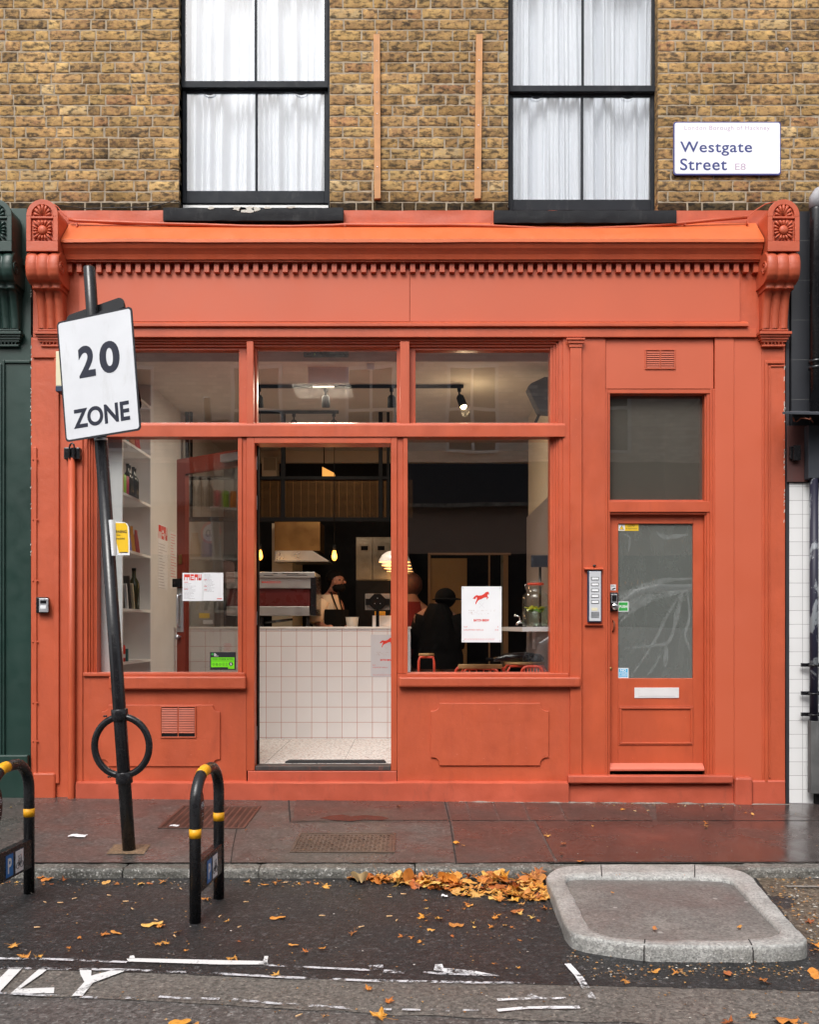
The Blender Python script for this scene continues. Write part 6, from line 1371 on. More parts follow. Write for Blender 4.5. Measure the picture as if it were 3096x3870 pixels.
# two customers in dark coats
py, px = 2.0, X(1655, 2.0)
cu1 = figure((px, py, FZ), (px, py, 1.02), (px - 0.01, py + 0.04, 1.38), (px + 0.03, py + 0.05, 1.52), (px + 0.075, py + 0.06, 1.57), None,
    [[(px - 0.19, py, 1.38), (px - 0.22, py - 0.02, 1.15), (px - 0.1, py + 0.2, 1.08), (px - 0.02, py + 0.3, 1.08)], [(px + 0.17, py, 1.36), (px + 0.21, py - 0.02, 1.13), (px + 0.1, py + 0.2, 1.08), (px + 0.04, py + 0.3, 1.08)]],
    [[(px - 0.1, py + 0.3, 0.98), (px - 0.12, py + 0.32, 0.6), (px - 0.12, py + 0.36, FZ + 0.04)], [(px + 0.1, py + 0.3, 0.98), (px + 0.12, py + 0.32, 0.6), (px + 0.12, py + 0.36, FZ + 0.04)]],
    'hunched customer in a bulky dark coat with their back to the window', M['dark_skin'])
MB().grid(lambda u, v: Vector((px - 0.0 + (0.245 - 0.17 * v ** 2.6) * math.cos(2 * math.pi * u), py + (0.19 - 0.10 * v ** 3) * math.sin(2 * math.pi * u), 0.90 + 0.63 * v)) * 1.0 + Vector((0.03 * noise.noise(Vector((9 * math.cos(6.28 * u), 4 * v, 1))), 0.03 * noise.noise(Vector((9 * math.sin(6.28 * u), 6 * v, 7))), 0)), 28, 14).build('coat', M['dark_cloth'], cu1)
MB().ball((px + 0.075, py + 0.05, 1.585), 0.105, 18, 12, (1, 1, 0.95)).build('dark_hat', M['dark_cloth'], cu1)
MB().lathe([(0.10, 0), (0.145, -0.012), (0.147, -0.018), (0.10, -0.006)], (px + 0.09, py + 0.05, 1.585), 24).build('hat_brim', M['dark_cloth'], cu1)
for sx in (-1, 1): MB().tube([(px + sx * 0.14, py, 1.40), (px + sx * 0.205, py - 0.02, 1.24), (px + sx * 0.20, py + 0.02, 1.10)], [0.09, 0.078, 0.06], 14).build('sleeve', M['dark_cloth'], cu1)
px, py = X(1555, 2.45), 2.45
cu2 = figure((px, py, FZ), (px, py, 1.05), (px, py, 1.45), (px, py, 1.60), (px + 0.01, py, 1.72), None,
    [[(px - 0.17, py, 1.45), (px - 0.19, py - 0.02, 1.2), (px - 0.1, py - 0.18, 1.15), (px - 0.02, py - 0.22, 1.17)], [(px + 0.17, py, 1.45), (px + 0.19, py - 0.02, 1.2), (px + 0.1, py - 0.18, 1.15), (px + 0.03, py - 0.22, 1.17)]],
    [[(px - 0.09, py, 0.72), (px - 0.09, py, 0.5), (px - 0.09, py, FZ + 0.04)], [(px + 0.09, py, 0.72), (px + 0.09, py, 0.5), (px + 0.09, py, FZ + 0.04)]],
    'customer with auburn hair and dark red top half hidden by the doorpost', M['dark_skin'])
for sx in (-1, 1): MB().tube([(px + sx * 0.12, py, 1.47), (px + sx * 0.185, py - 0.01, 1.36), (px + sx * 0.195, py - 0.03, 1.18)], [0.07, 0.068, 0.055], 14).build('sleeve', M['red_cloth'], cu2)
MB().ball((px + 0.005, py + 0.01, 1.735), 0.11, 18, 12, (1, 1, 1.12)).build('hair', M['red_hair'], cu2)
MB().grid(lambda u, v: Vector((px + (0.20 - 0.10 * v ** 3) * math.cos(2 * math.pi * u), py + (0.15 - 0.07 * v ** 3) * math.sin(2 * math.pi * u), 0.98 + 0.58 * v)), 24, 10).build('red_top', M['red_cloth'], cu2)
# ================================================================== NEIGHBOURS
gn = thing('green_shopfront', (-3.3, 0, 0), 'dark green painted shopfront edge with corbel, left of the orange one', 'shopfront')
GM = M['green']
MB().box(-4.4, X(116), 0.001, 0.25, -0.2, 4.44).build('pilaster', GM, gn)
MB().box(-4.4, X(8), -0.012, 0.0005, Z(2950, 0), Z(1376, 0)).box(X(12), X(20), -0.016, 0.0005, Z(2950, 0), Z(1363, 0)).box(X(20) + 0.0005, X(115), -0.013, 0.0005, Z(1374, 0), Z(1363, 0)).build('panel_moulding', GM, gn, 0.004)
MB().box(-4.4, X(113), -0.04, 0.0007, -0.15, Z(2850, 0)).build('plinth', GM, gn, 0.01)
corbel(-3.053, 1, GM, gn)
MB().box(X(44, 0), X(108, 0), -0.03, 0.0008, Z(1010, 0), Z(795, 0)).build('side_board', GM, gn, 0.004)
MB().box(-4.4, -3.17, -0.16, 0.0, 4.02, 4.2).box(-4.4, -3.17, -0.02, 0.0, 3.4, 4.02).build('cornice', GM, gn, 0.004)
tn = thing('tiled_shopfront', (3.2, 0, 0), 'white tiled shopfront with dark grey tiles above, right of the orange one', 'shopfront')
y = 0.01
MB().box(X(2984, y), 4.4, y, 0.25, -0.2, Z(1825, y)).build('white_tiling', M['white_tiles'], tn)
MB().box(X(2971, y), X(2983.5, y), 0.012, 0.25, -0.2, 4.2).build('edge_trim', M['dark_trim'], tn)
MB().box(X(2990, y), 4.4, 0.0, 0.25, Z(1825, y) + 0.001, 4.44).build('dark_tiling', M['dark_tiles'], tn)
MB().box(X(2976, -0.01), X(3054, -0.01), -0.012, -0.0002, Z(1822, 0), Z(1610, 0)).build('red_board', M['dull_red'], tn, 0.002)
MB().box(X(3054, -0.08), 4.4, -0.09, -0.0125, Z(1808, -0.08), Z(1606, -0.08)).build('shutter_box', M['speaker'], tn, 0.004)
sh = MB(); ya = -0.34
sh.add([(X(2957, ya), ya, Z(1557, ya)), (4.4, ya, Z(1572, ya)), (4.4, -0.001, Z(1560, 0)), (X(2995, 0), -0.001, Z(1553, 0))] + [(X(2957, ya), ya, Z(1557, ya) - 0.016), (4.4, ya, Z(1572, ya) - 0.016), (4.4, -0.001, Z(1560, 0) - 0.016), (X(2995, 0), -0.001, Z(1553, 0) - 0.016)], [(0, 1, 2, 3), (7, 6, 5, 4), (0, 4, 5, 1), (1, 5, 6, 2), (2, 6, 7, 3), (3, 7, 4, 0)])
sh.build('ledge', M['speaker'], tn, 0.002)
MB().box(X(2988, -0.04), X(3000, -0.04), -0.04, -0.0125, Z(1738, 0), Z(1690, 0)).box(X(3000, -0.06), X(3028, -0.06), -0.06, -0.0125, Z(1745, 0), Z(1688, 0)).build('bracket', M['black'], tn, 0.003)
MB().box(X(3082, -0.02), 4.4, -0.03, 0.0098, -0.2, Z(2998, 0)).build('dark_opening', M['void'], tn)
MB().tube([(X(2999, -0.3) + 0.02 * k, -0.30 + 0.04 * math.sin(k), Z(1585, -0.3) + 0.012 * math.cos(2 * k)) for k in range(9)], 0.005, 6).build('wire_bundle', M['rust'], tn)
dp = thing('drainpipe', (X(3078, -0.09), -0.09, 2.9), 'black cast iron drainpipe with a pale capped top at the right edge', 'drainpipe')
y = -0.09; xp = X(3085, y)
MB().tube([(xp, y, Z(1560, y)), (xp, y, Z(800, y)), (xp, y, Z(770, y))], 0.047, 20).build('pipe', M['black'], dp)
MB().tube([(xp, y, Z(790, y)), (xp, y, Z(750, y)), (xp + 0.02, y, Z(735, y)), (xp + 0.07, y, Z(722, y)), (xp + 0.14, y, Z(720, y))], 0.050, 18).build('pale_elbow', M['pale_metal'], dp)
for v in (1368, 1392): MB().lathe([(0.047, -0.012), (0.056, -0.01), (0.056, 0.01), (0.047, 0.012)], (xp, y, Z(v, y)), 22).build('collar', M['black'], dp)
dq = thing('flaking_pipe', (X(3078, -0.06), -0.06, 0.5), 'black pipe with flaking pale paint strapped to the white tiles', 'drainpipe')
y = -0.06; xp = X(3077, y)
MB().tube([(xp, y, Z(2722, y)), (xp, y, Z(2300, y)), (xp, y, Z(1809, y))], 0.031, 18).build('pipe', M['flaked_black'], dq)
MB().box(X(3059, y), X(3096, y) + 0.02, y - 0.03, y + 0.03, Z(2996, y), Z(2722.5, y)).build('timber_casing', M['grey_wood'], dq, 0.004)
for v in (2513, 2620, 2700):
    MB().box(X(3034, y), X(3120, y), y + 0.02, y + 0.035, Z(v + 7, y), Z(v - 7, y)).tube([(X(3055, y), y + 0.02, Z(v, y)), (X(3058, y), y - 0.036, Z(v, y)), (X(3098, y), y - 0.036, Z(v, y)), (X(3102, y), y + 0.02, Z(v, y))], 0.006, 8).build('strap', M['black'], dq)
# ---- street name plate and battens on the brickwork
sg = thing('street_sign', (X(2749, BY), BY - 0.02, Z(662, BY)), 'white street name plate reading Westgate Street E8 on the brick', 'sign')
y = BY - 0.022
def rrect(x0, x1, z0, z1, r, n=5):
    pts = []
    for (cx, cz, a0) in ((x1 - r, z0 + r, -90), (x1 - r, z1 - r, 0), (x0 + r, z1 - r, 90), (x0 + r, z0 + r, 180)):
        for k in range(n + 1): a = R(a0 + 90 * k / n); pts.append((cx + r * math.cos(a), cz + r * math.sin(a)))
    return pts
MB().prism(rrect(X(2546, y), X(2952, y), Z(663, y), Z(461, y), 0.02), y, y + 0.014).build('plate', M['sign_edge_blue'], sg, 0.002)
MB().prism(rrect(X(2550.5, y), X(2948, y), Z(657.5, y), Z(465.5, y), 0.016), y - 0.0012, y - 0.0002).build('face', M['sign_white'], sg)
yt = y - 0.0018
text_mb('London Borough of Hackney', X(2588, yt), X(2910, yt), Z(498, yt), Z(476, yt), yt, spacing=1.12).build('lettering', M['lilac_ink'], sg)
text_mb('Westgate', X(2571, yt), X(2843, yt), Z(590, yt), Z(536, yt), yt, bold=0.012, spacing=1.08).build('lettering', M['street_blue'], sg)
text_mb('Street', X(2571, yt), X(2748, yt), Z(645, yt), Z(600, yt), yt, bold=0.012, spacing=1.08).build('lettering', M['street_blue'], sg)
text_mb('E8', X(2779, yt), X(2819, yt), Z(644, yt), Z(619, yt), yt).build('lettering', M['lilac_ink'], sg)
for (u, v) in ((2555, 475), (2942, 474), (2555, 651), (2941, 651)): disc((X(u, yt), Z(v, yt)), 0.004, yt, 12).build('screw', M['aluminium'], sg)
for i, (u0, u1, ub0, ub1, l) in enumerate(((1412, 1436, 1415, 1439, 'bare wooden batten screwed upright to the bricks, the left one'), (1800, 1825, 1793, 1818, 'bare wooden batten screwed upright to the bricks, the right one'))):
    y = BY - 0.035; t = thing('batten', (X((ub0 + ub1) / 2, y), y, Z(750, y)), l, 'batten', 'wooden battens on the brick wall')
    MB().prism([(X(ub0, y), Z(752, y)), (X(ub1, y), Z(750, y)), (X(u1, y), Z(129, y)), (X(u0, y), Z(130, y))], y, BY - 0.003).build('timber', M['wood'], t, 0.002)
    for v in ((232, 350, 431, 632) if i == 0 else (229, 309, 475, 635)): uu = (ub0 + ub1) / 2 + ((u0 + u1) - (ub0 + ub1)) / 2 * (750 - v) / 620; MB().ball((X(uu, y), y, Z(v, y)), 0.0055, 8, 6).build('screw', M['sign_white'], t)
hk = MB().lathe([(0.006, -0.006), (0.012, -0.008), (0.012, 0.004)], (X(2973, BY), BY, Z(190, BY)), 12, 'y').build('wall_plug', M['pale_metal'], shop)
# ================================================================== GROUND
def zp(x, y):
    t = max(0.0, min(1.0, -y / 1.84)); return (1 - t) * (-0.0072 - 0.0095 * max(-4, min(4, x))) + t * (-0.04)
def PG(u, v, dz=0.0):
    z = -0.02
    for _ in range(8): p = G(u, v, z + dz); z = zp(p.x, p.y)
    p = G(u, v, z + dz); return Vector((p.x, p.y, zp(p.x, p.y) + dz))
RZ = -0.10
struct('road', MB().box(-40, 40, -40, 0.3, RZ - 0.3, RZ - 0.0015), M['road'])
pv = MB().grid(lambda u, v: Vector((-14 + 28 * u, -1.73 + 2.0 * v, zp(-14 + 28 * u, -1.73 + 2.0 * v))), 56, 8); struct('pavement', pv, M['pavement'])
struct('pavement_base', MB().box(-14, 14, -1.73, 0.2, RZ - 0.1, -0.075), M['pavement'])
def kerbrun(xa, xb, cuts, name='kerb'):
    mb = MB(); xs_ = [xa] + cuts + [xb]
    for a, b in zip(xs_[:-1], xs_[1:]):
        a2, b2 = a + 0.003, b - 0.003; n = max(3, int((b2 - a2) / 0.03)); sd = a * 3.1
        prof = [(-1.725, -0.043), (-1.80, -0.041), (-1.825, -0.043), (-1.838, -0.052), (-1.842, -0.07), (-1.845, -0.12)]
        dz = rnd.uniform(-0.004, 0.004); dy = rnd.uniform(-0.006, 0.006)
        def fn(u, v, a2=a2, b2=b2, dz=dz, dy=dy, sd=sd):
            k = v * 5; i = min(int(k), 4); t = k - i; yy = prof[i][0] * (1 - t) + prof[i + 1][0] * t; zz = prof[i][1] * (1 - t) + prof[i + 1][1] * t
            x = a2 + (b2 - a2) * u; nn = noise.noise(Vector((x * 14, k * 1.3, sd))); end = 0.008 * max(0, 1 - min(u, 1 - u) * (b2 - a2) / 0.02)
            return Vector((x, yy + dy + 0.006 * nn + end, zz + dz - end * 0.6 + 0.003 * nn))
        mb.grid(fn, n, 10)
        mb.box(a2, b2, -1.82, -1.727, -0.2, -0.06)
    o = struct(name, mb, M['granite'])
kerbrun(-8, X(2090, 0) * 0 + 0.785, [-5.5, -3.4, -1.62, -0.86, 0.0 + 0.012])
kerbrun(1.87, 9, [3.0, 4.2, 5.5])
struct('buried_kerb', MB().box(0.78, 1.875, -1.86, -1.727, -0.2, -0.047), M['granite'])
bnd = [(-600, 3640), (0, 3661), (446, 3673), (700, 3683), (1000, 3697), (1390, 3704), (1626, 3711), (2200, 3725), (2600, 3733), (3096, 3747), (3700, 3755)]
pl = [G(u, v, RZ) for u, v in bnd]; edge = []
for a, b in zip(pl[:-1], pl[1:]):
    for t in range(14): p = a.lerp(b, t / 14); edge.append((p.x, p.y + 0.016 * noise.noise(Vector((p.x * 9, 1, 0))) + 0.008 * noise.noise(Vector((p.x * 40, 2, 0)))))
bay = MB(); L = [(edge[0][0] - 6, edge[0][1])] + edge + [(edge[-1][0] + 6, edge[-1][1])]
nv = 12
for (x, yy) in L:
    for j in range(nv + 1): bay.v.append(Vector((x, yy + (-1.80 - yy) * j / nv, RZ + 0.003 + 0.004 * noise.noise(Vector((x * 3, j * 0.5, 0))) * (1 if 0 < j < nv else 0))))
for i in range(len(L) - 1):
    for j in range(nv): a = i * (nv + 1) + j; bay.f.append([a, a + nv + 1, a + nv + 2, a + 1]); bay.smooth.append(True)
struct('new_asphalt', bay, M['asphalt'])
# worn brown strip of the carriageway in front of the new asphalt
b2 = [(-900, 3730), (0, 3757), (500, 3778), (900, 3800), (1500, 3835), (2200, 3860), (3200, 3900), (3900, 3925)]
p2 = [G(u, v, RZ) for u, v in b2]
st_ = MB(); 
ex_ = [e[0] for e in L]
def yat(P, x):
    for a, b in zip(P[:-1], P[1:]):
        if a[0] <= x <= b[0]: t = (x - a[0]) / max(1e-6, b[0] - a[0]); return a[1] + (b[1] - a[1]) * t
    return P[0][1] if x < P[0][0] else P[-1][1]
for (x, yy) in L: st_.v += [Vector((x, yat([(p.x, p.y) for p in p2], x) + 0.02 * noise.noise(Vector((x * 6, 5, 0))), RZ + 0.0012)), Vector((x, yy + 0.03, RZ + 0.0012))]
for i in range(len(L) - 1): a = i * 2; st_.f.append([a, a + 2, a + 3, a + 1]); st_.smooth.append(False)
struct('worn_road_strip', st_, M['road_brown'])
# ---- painted markings (worn paint)
MZ = RZ + 0.0078
def paintstrip(pts, w, name, m='road_paint', z=MZ):
    mb = MB(); P = [G(u, v, z) for u, v in pts]; Q = []
    for a, b in zip(P[:-1], P[1:]):
        k = max(1, int((b - a).length / 0.03))
        for t in range(k): Q.append(a.lerp(b, t / k))
    Q.append(P[-1]); n = len(Q)
    for i, q in enumerate(Q):
        d = (Q[min(i + 1, n - 1)] - Q[max(i - 1, 0)]); d.z = 0; d.normalize(); nn = Vector((-d.y, d.x, 0)); j = 1 + 0.25 * noise.noise(q * 30)
        mb.v += [q + nn * w / 2 * j, q - nn * w / 2 * j]
    for i in range(n - 1): a = i * 2; mb.f.append([a, a + 1, a + 3, a + 2]); mb.smooth.append(False)
    return mb
def poly(pts, z=MZ):
    mb = MB(); mb.add([G(u, v, z) for u, v in pts], [list(range(len(pts)))]); return mb
z1 = lambda a, b: (a / 1.568, 2800 + b / 1.568)
mk = MB()
mk._m(poly([z1(750, 1288), z1(800, 1285), z1(1585, 1302), z1(1590, 1322), z1(1300, 1322), z1(760, 1304)])); mk._m(poly([z1(765, 1285), z1(770, 1270), z1(795, 1268), z1(800, 1284)])); mk._m(poly([z1(1560, 1300), z1(1568, 1272), z1(1590, 1272), z1(1586, 1301)]))
struct('bay_line', mk, M['road_paint'])
lt = MB()
lt._m(poly([z1(235, 1345), z1(290, 1342), z1(255, 1372), z1(118, 1466), z1(322, 1458), z1(320, 1492), z1(62, 1494)]))
lt._m(poly([z1(470, 1345), z1(543, 1345), z1(540, 1388), z1(680, 1352), z1(738, 1350), z1(735, 1362), z1(552, 1430), z1(488, 1508), z1(425, 1508), z1(500, 1425), z1(476, 1380)]))
lt._m(poly([z1(60, 1340), z1(136, 1340), z1(0, 1482), z1(-80, 1482), z1(-70, 1470)])); lt._m(poly([z1(-300, 1340), z1(-240, 1340), z1(-110, 1440), z1(-80, 1482), z1(-150, 1482)]))
struct('road_lettering', lt, M['road_paint'])
wl = MB()
for pts, w in (([(-100, 3618), (180, 3622), (480, 3634)], 0.022), ([(1000, 3645), (1400, 3664)], 0.020), ([(1395, 3655), (1450, 3652)], 0.05), ([(1450, 3668), (1530, 3672)], 0.03),
    ([(-100, 3655), (450, 3662), (800, 3676), (1100, 3692), (1400, 3704)], 0.022), ([(1400, 3704), (1900, 3712), (2020, 3712)], 0.022),
    ([(1600, 3672), (1650, 3676), (1880, 3684)], 0.020), ([(-100, 3746), (30, 3752), (220, 3762)], 0.020), ([(290, 3764), (370, 3768)], 0.018), ([(460, 3768), (515, 3770)], 0.018), ([(600, 3764), (680, 3770), (830, 3772)], 0.020), ([(880, 3774), (1020, 3788), (1330, 3808)], 0.020), ([(1400, 3810), (1480, 3813)], 0.016), ([(1520, 3812), (1590, 3815)], 0.016), ([(1630, 3814), (1700, 3817)], 0.016), ([(1750, 3815), (1810, 3817)], 0.014)):
    wl._m(paintstrip(pts, w, ''))
struct('worn_lines', wl, M['road_paint_worn'])
bl_ = MB(); bl_._m(poly([(1645, 3643), (1672, 3641), (1676, 3656), (1800, 3668), (1890, 3686), (1700, 3678), (1640, 3664)]))
for pts, w in (([(1880, 3776), (2010, 3770), (2140, 3770)], 0.020), ([(1880, 3816), (1990, 3806), (2192, 3804)], 0.024), ([(2000, 3756), (2030, 3772)], 0.03), ([(2145, 3640), (2190, 3690), (2240, 3772)], 0.028)): bl_._m(paintstrip(pts, w, ''))
struct('spray_marks', bl_, M['road_paint_worn2'])
# ---- paving slabs, joints
def z2(a, b): return (1000 + a / 1.4375, 2800 + b / 1.4375)
def slab(pts, m, dz=0.003, name='paving_slab'):
    P = [PG(u, v, dz) for u, v in pts]; mb = MB(); n = len(P)
    c = sum((p for p in P), Vector()) / n
    P2 = [c + (p - c) * (1 - 0.004 / max(0.1, (p - c).length)) for p in P]
    k = 6; ring = []
    if n == 4:
        mb.grid(lambda u, v: (P2[0].lerp(P2[1], u)).lerp(P2[3].lerp(P2[2], u), v), 10, 6)
        mb.v = [Vector((p.x, p.y, zp(p.x, p.y) + dz)) for p in mb.v]
    return mb
sl = MB(); sl._m(slab([z2(170, 312), z2(965, 306), z2(1000, 428), z2(150, 434)], None)); struct('red_paving', sl, M['paving_red'])
jx_ = [(985, 1012), (1090, 1118), (1232, 1276), (1390, 1442), (1585, 1640), (2040, 2120)]
sb = MB()
for (a, a2), (b, b2_) in zip(jx_[:-1], jx_[1:]): sb._m(slab([z2(a + 5, 309), z2(b - 3, 320), z2(b2_ - 3, 431), z2(a2 + 5, 430)], None))
sb._m(slab([z2(1020, 434), z2(1462, 434), z2(1580, 655), z2(1050, 662)], None)); struct('red_paving', sb, M['paving_red'])
sc_ = MB(); sc_._m(slab([z2(1470, 434), z2(3300, 434), z2(3400, 655), z2(1590, 655)], None)); sc_._m(slab([z2(2122, 330), z2(3300, 336), z2(3300, 431), z2(2130, 431)], None)); struct('wet_paving', sc_, M['paving_wet'])
jt = MB()
for pts, w in (([(900, 3105), (880, 3200), (872, 3262)], 0.006), ([z2(130, 300), z2(140, 436)], 0.012), ([z2(130, 438), z2(1000, 438)], 0.006), ([z2(1008, 434), z2(1042, 665)], 0.009), ([z2(975, 306), z2(1006, 434)], 0.009)):
    P = [PG(u, v, 0.0035) for u, v in pts]
    for a, b in zip(P[:-1], P[1:]):
        k = 8
        for t in range(k):
            p = a.lerp(b, t / k); q = a.lerp(b, (t + 1) / k); d = (q - p).normalized(); nn = Vector((-d.y, d.x, 0)) * w / 2; j0 = nn * (0.5 * noise.noise(p * 40)); 
            jt.add([p + nn + j0, p - nn + j0, q - nn, q + nn], [(0, 1, 2, 3)])
struct('paving_joints', jt, M['crack'])
rl = MB()                                 # pale cement fillet where the wall meets the pavement
for i in range(200):
    x = 0.35 + i * 0.0125; w = 0.018 + 0.02 * noise.noise(Vector((x * 7, 0, 0))) + 0.008 * noise.noise(Vector((x * 40, 0, 0))); h = 0.006 + 0.010 * noise.noise(Vector((x * 9, 5, 0)))
    rl.add([(x, -0.048 - w, zp(x, -0.07) + 0.002), (x + 0.0125, -0.048 - w, zp(x, -0.07) + 0.002), (x + 0.0125, -0.03, zp(x, 0) + h), (x, -0.03, zp(x, 0) + h)], [(0, 1, 2, 3)], True)
struct('cement_fillet', rl, M['pale_cement'])
# ---- covers
def cover(name, uv, label, m, bars):
    P = [PG(u, v, 0) for u, v in uv]; x0 = (P[0].x + P[3].x) / 2; x1 = (P[1].x + P[2].x) / 2; y1 = (P[0].y + P[1].y) / 2; y0 = (P[2].y + P[3].y) / 2
    z = lambda x, yy: zp(x, yy)
    cxx, cyy = (x0 + x1) / 2, (y0 + y1) / 2; zc = zp(cxx, cyy)
    t = thing(name, (cxx, cyy, zc), label, 'cover')
    tilt = lambda mb: [setattr(v, 'z', v.z + zp(v.x, v.y)) for v in mb.v]
    fr = MB(); w = 0.018
    fr.box(x0, x1, y0, y0 + w, -0.01, 0.007).box(x0, x1, y1 - w, y1, -0.01, 0.007).box(x0, x0 + w, y0 + w, y1 - w, -0.01, 0.007).box(x1 - w, x1, y0 + w, y1 - w, -0.01, 0.007); tilt(fr); fr.build('frame', m, t, 0.001)
    pl_ = MB().box(x0 + w + 0.003, x1 - w - 0.003, y0 + w + 0.003, y1 - w - 0.003, -0.01, 0.0035)
    if bars == 'ribs':
        n = 13
        for i in range(n):
            xx = x0 + w + 0.01 + (x1 - x0 - 2 * w - 0.02) * i / (n - 1)
            for j in range(22): yy = y0 + w + 0.008 + (y1 - y0 - 2 * w - 0.016) * j / 22; pl_.box(xx - 0.014, xx + 0.014, yy, yy + 0.004, 0.0036, 0.007)
    else:
        nx, ny = 22, 9
        for i in range(nx):
            for j in range(ny):
                xx = x0 + w + 0.008 + (x1 - x0 - 2 * w - 0.02) * i / nx; yy = y0 + w + 0.006 + (y1 - y0 - 2 * w - 0.014) * j / ny
                if (i + j) % 2: pl_.box(xx, xx + 0.018, yy, yy + 0.009, 0.0036, 0.0075)
                else: pl_.box(xx + 0.004, xx + 0.010, yy, yy + 0.018, 0.0036, 0.0075)
    tilt(pl_); pl_.build('plate', m, t)
cover('service_cover', [(672, 3047), (970, 3047), (945, 3131), (614, 3131)], 'reddish brown ribbed service cover in the pavement behind the right bike stand', M['cover_red'], 'ribs')
cover('manhole_cover', [(1124, 3149), (1496, 3149), (1494, 3222), (1102, 3222)], 'rusty chequered manhole cover in the middle of the pavement', M['cover_rust'], 'checks')
cp_ = thing('concrete_pad', tuple(PG(485, 3210)), 'square tan concrete pad set round the foot of the leaning pole', 'pad')
P = [PG(u, v, 0) for u, v in ((432, 3192), (570, 3192), (543, 3229), (402, 3228))]
mb = MB(); mb.grid(lambda u, v: (P[0].lerp(P[1], u)).lerp(P[3].lerp(P[2], u), v) + Vector((0.004 * noise.noise(Vector((u * 5, v * 5, 0))), 0.004 * noise.noise(Vector((u * 5, v * 5, 9))), 0.004)), 8, 6)
mb.build('slab', M['tan_concrete'], cp_)
# puddle with reflections left of centre
pu = MB(); pc_ = [z2(300, 418), z2(350, 405), z2(420, 398), z2(470, 408), z2(540, 401), z2(640, 408), z2(676, 418), z2(640, 430), z2(540, 426), z2(470, 434), z2(380, 430)]
P = [PG(u, v, 0.0045) for u, v in pc_]; pu.add(P, [list(range(len(P)))]); struct('puddle', pu, M['puddle'])
# ---- kerbed island
def z3(a, b): return (2000 + a / 1.574, 2800 + b / 1.574)
IZ = -0.03
out = [(100, 805), (112, 785), (140, 765), (200, 742), (425, 728), (985, 729), (1150, 742), (1270, 770), (1325, 802), (1430, 920), (1600, 1110), (1642, 1150), (1660, 1178), (1640, 1202), (1560, 1212), (1330, 1222), (1000, 1220), (690, 1215), (500, 1192), (340, 1165), (262, 1145), (228, 1120), (200, 1060), (150, 930), (115, 850)]
inn = [(215, 830), (225, 814), (260, 805), (430, 803), (985, 808), (1120, 816), (1190, 826), (1225, 842), (1330, 955), (1490, 1118), (1492, 1138), (1440, 1160), (1300, 1176), (1000, 1180), (690, 1178), (500, 1162), (410, 1142), (355, 1105), (300, 990), (250, 890)]
O_ = [G(*z3(a, b), IZ) for a, b in out]; I_ = [G(*z3(a, b), IZ) for a, b in inn]
cen = sum(O_, Vector()) / len(O_); cen = Vector((sum(p.x for p in I_) / len(I_), sum(p.y for p in I_) / len(I_), IZ))
def raypoly(P, a):
    d = Vector((math.cos(a), math.sin(a))); best = None
    for p, q in zip(P, P[1:] + P[:1]):
        e = (q - p).to_2d(); w = (p - cen).to_2d(); den = d.x * e.y - d.y * e.x
        if abs(den) < 1e-9: continue
        t = (w.x * e.y - w.y * e.x) / den; s_ = (w.x * d.y - w.y * d.x) / den
        if t > 0 and -1e-6 <= s_ <= 1 + 1e-6: best = t if best is None else max(best, t)
    return cen + Vector((d.x, d.y, 0)) * best
NA = 240; isl = MB()
ro = [raypoly(O_, 2 * math.pi * k / NA) for k in range(NA)]; ri = [raypoly(I_, 2 * math.pi * k / NA) for k in range(NA)]
def sm(L): return [(L[k - 1] + L[k] * 2 + L[(k + 1) % NA]) / 4 for k in range(NA)]
ro = sm(ro); ri = sm(ri)
ringsz = [(1.0, -0.13, 0.0), (1.0, -0.07, 0.001), (1.0, -0.018, 0.002), (1.0, -0.008, 0.004), (1.0, -0.002, 0.009), (1.0, 0.0, 0.017)]
rows = []
for (f, dz, ins) in ringsz: rows.append([ro[k] + (ri[k] - ro[k]).normalized() * ins + Vector((0, 0, dz)) for k in range(NA)])
rows.append([ro[k].lerp(ri[k], 0.55) for k in range(NA)]); rows.append([ri[k] + (ro[k] - ri[k]).normalized() * 0.008 for k in range(NA)]); rows.append([ri[k] + Vector((0, 0, -0.012)) for k in range(NA)]); rows.append([ri[k] + Vector((0, 0, -0.03)) for k in range(NA)])
for r__ in rows:
    for p in r__: nn = noise.noise(p * 14); isl.v.append(p + Vector((0.004 * nn, 0.004 * noise.noise(p * 14 + Vector((9, 0, 0))), 0.003 * nn)))
for j in range(len(rows) - 1):
    for k in range(NA): a = j * NA + k; b = j * NA + (k + 1) % NA; isl.f.append([a, b, b + NA, a + NA]); isl.smooth.append(True)
struct('island_kerb', isl, M['granite_light'])
inf = MB(); inf.v = [cen + Vector((0, 0, -0.012))]
for fr_ in (0.33, 0.66, 1.0):
    for k in range(NA): p = cen.lerp(ri[k], fr_); inf.v.append(Vector((p.x, p.y, IZ - 0.014 - 0.006 * fr_ + 0.004 * noise.noise(p * 4))))
for k in range(NA): inf.f.append([0, 1 + k, 1 + (k + 1) % NA]); inf.smooth.append(True)
for j in range(2):
    for k in range(NA): a = 1 + j * NA + k; b = 1 + j * NA + (k + 1) % NA; inf.f.append([a, a + NA, b + NA, b]); inf.smooth.append(True)
struct('island_surface', inf, M['island_fill'])
jn = MB()
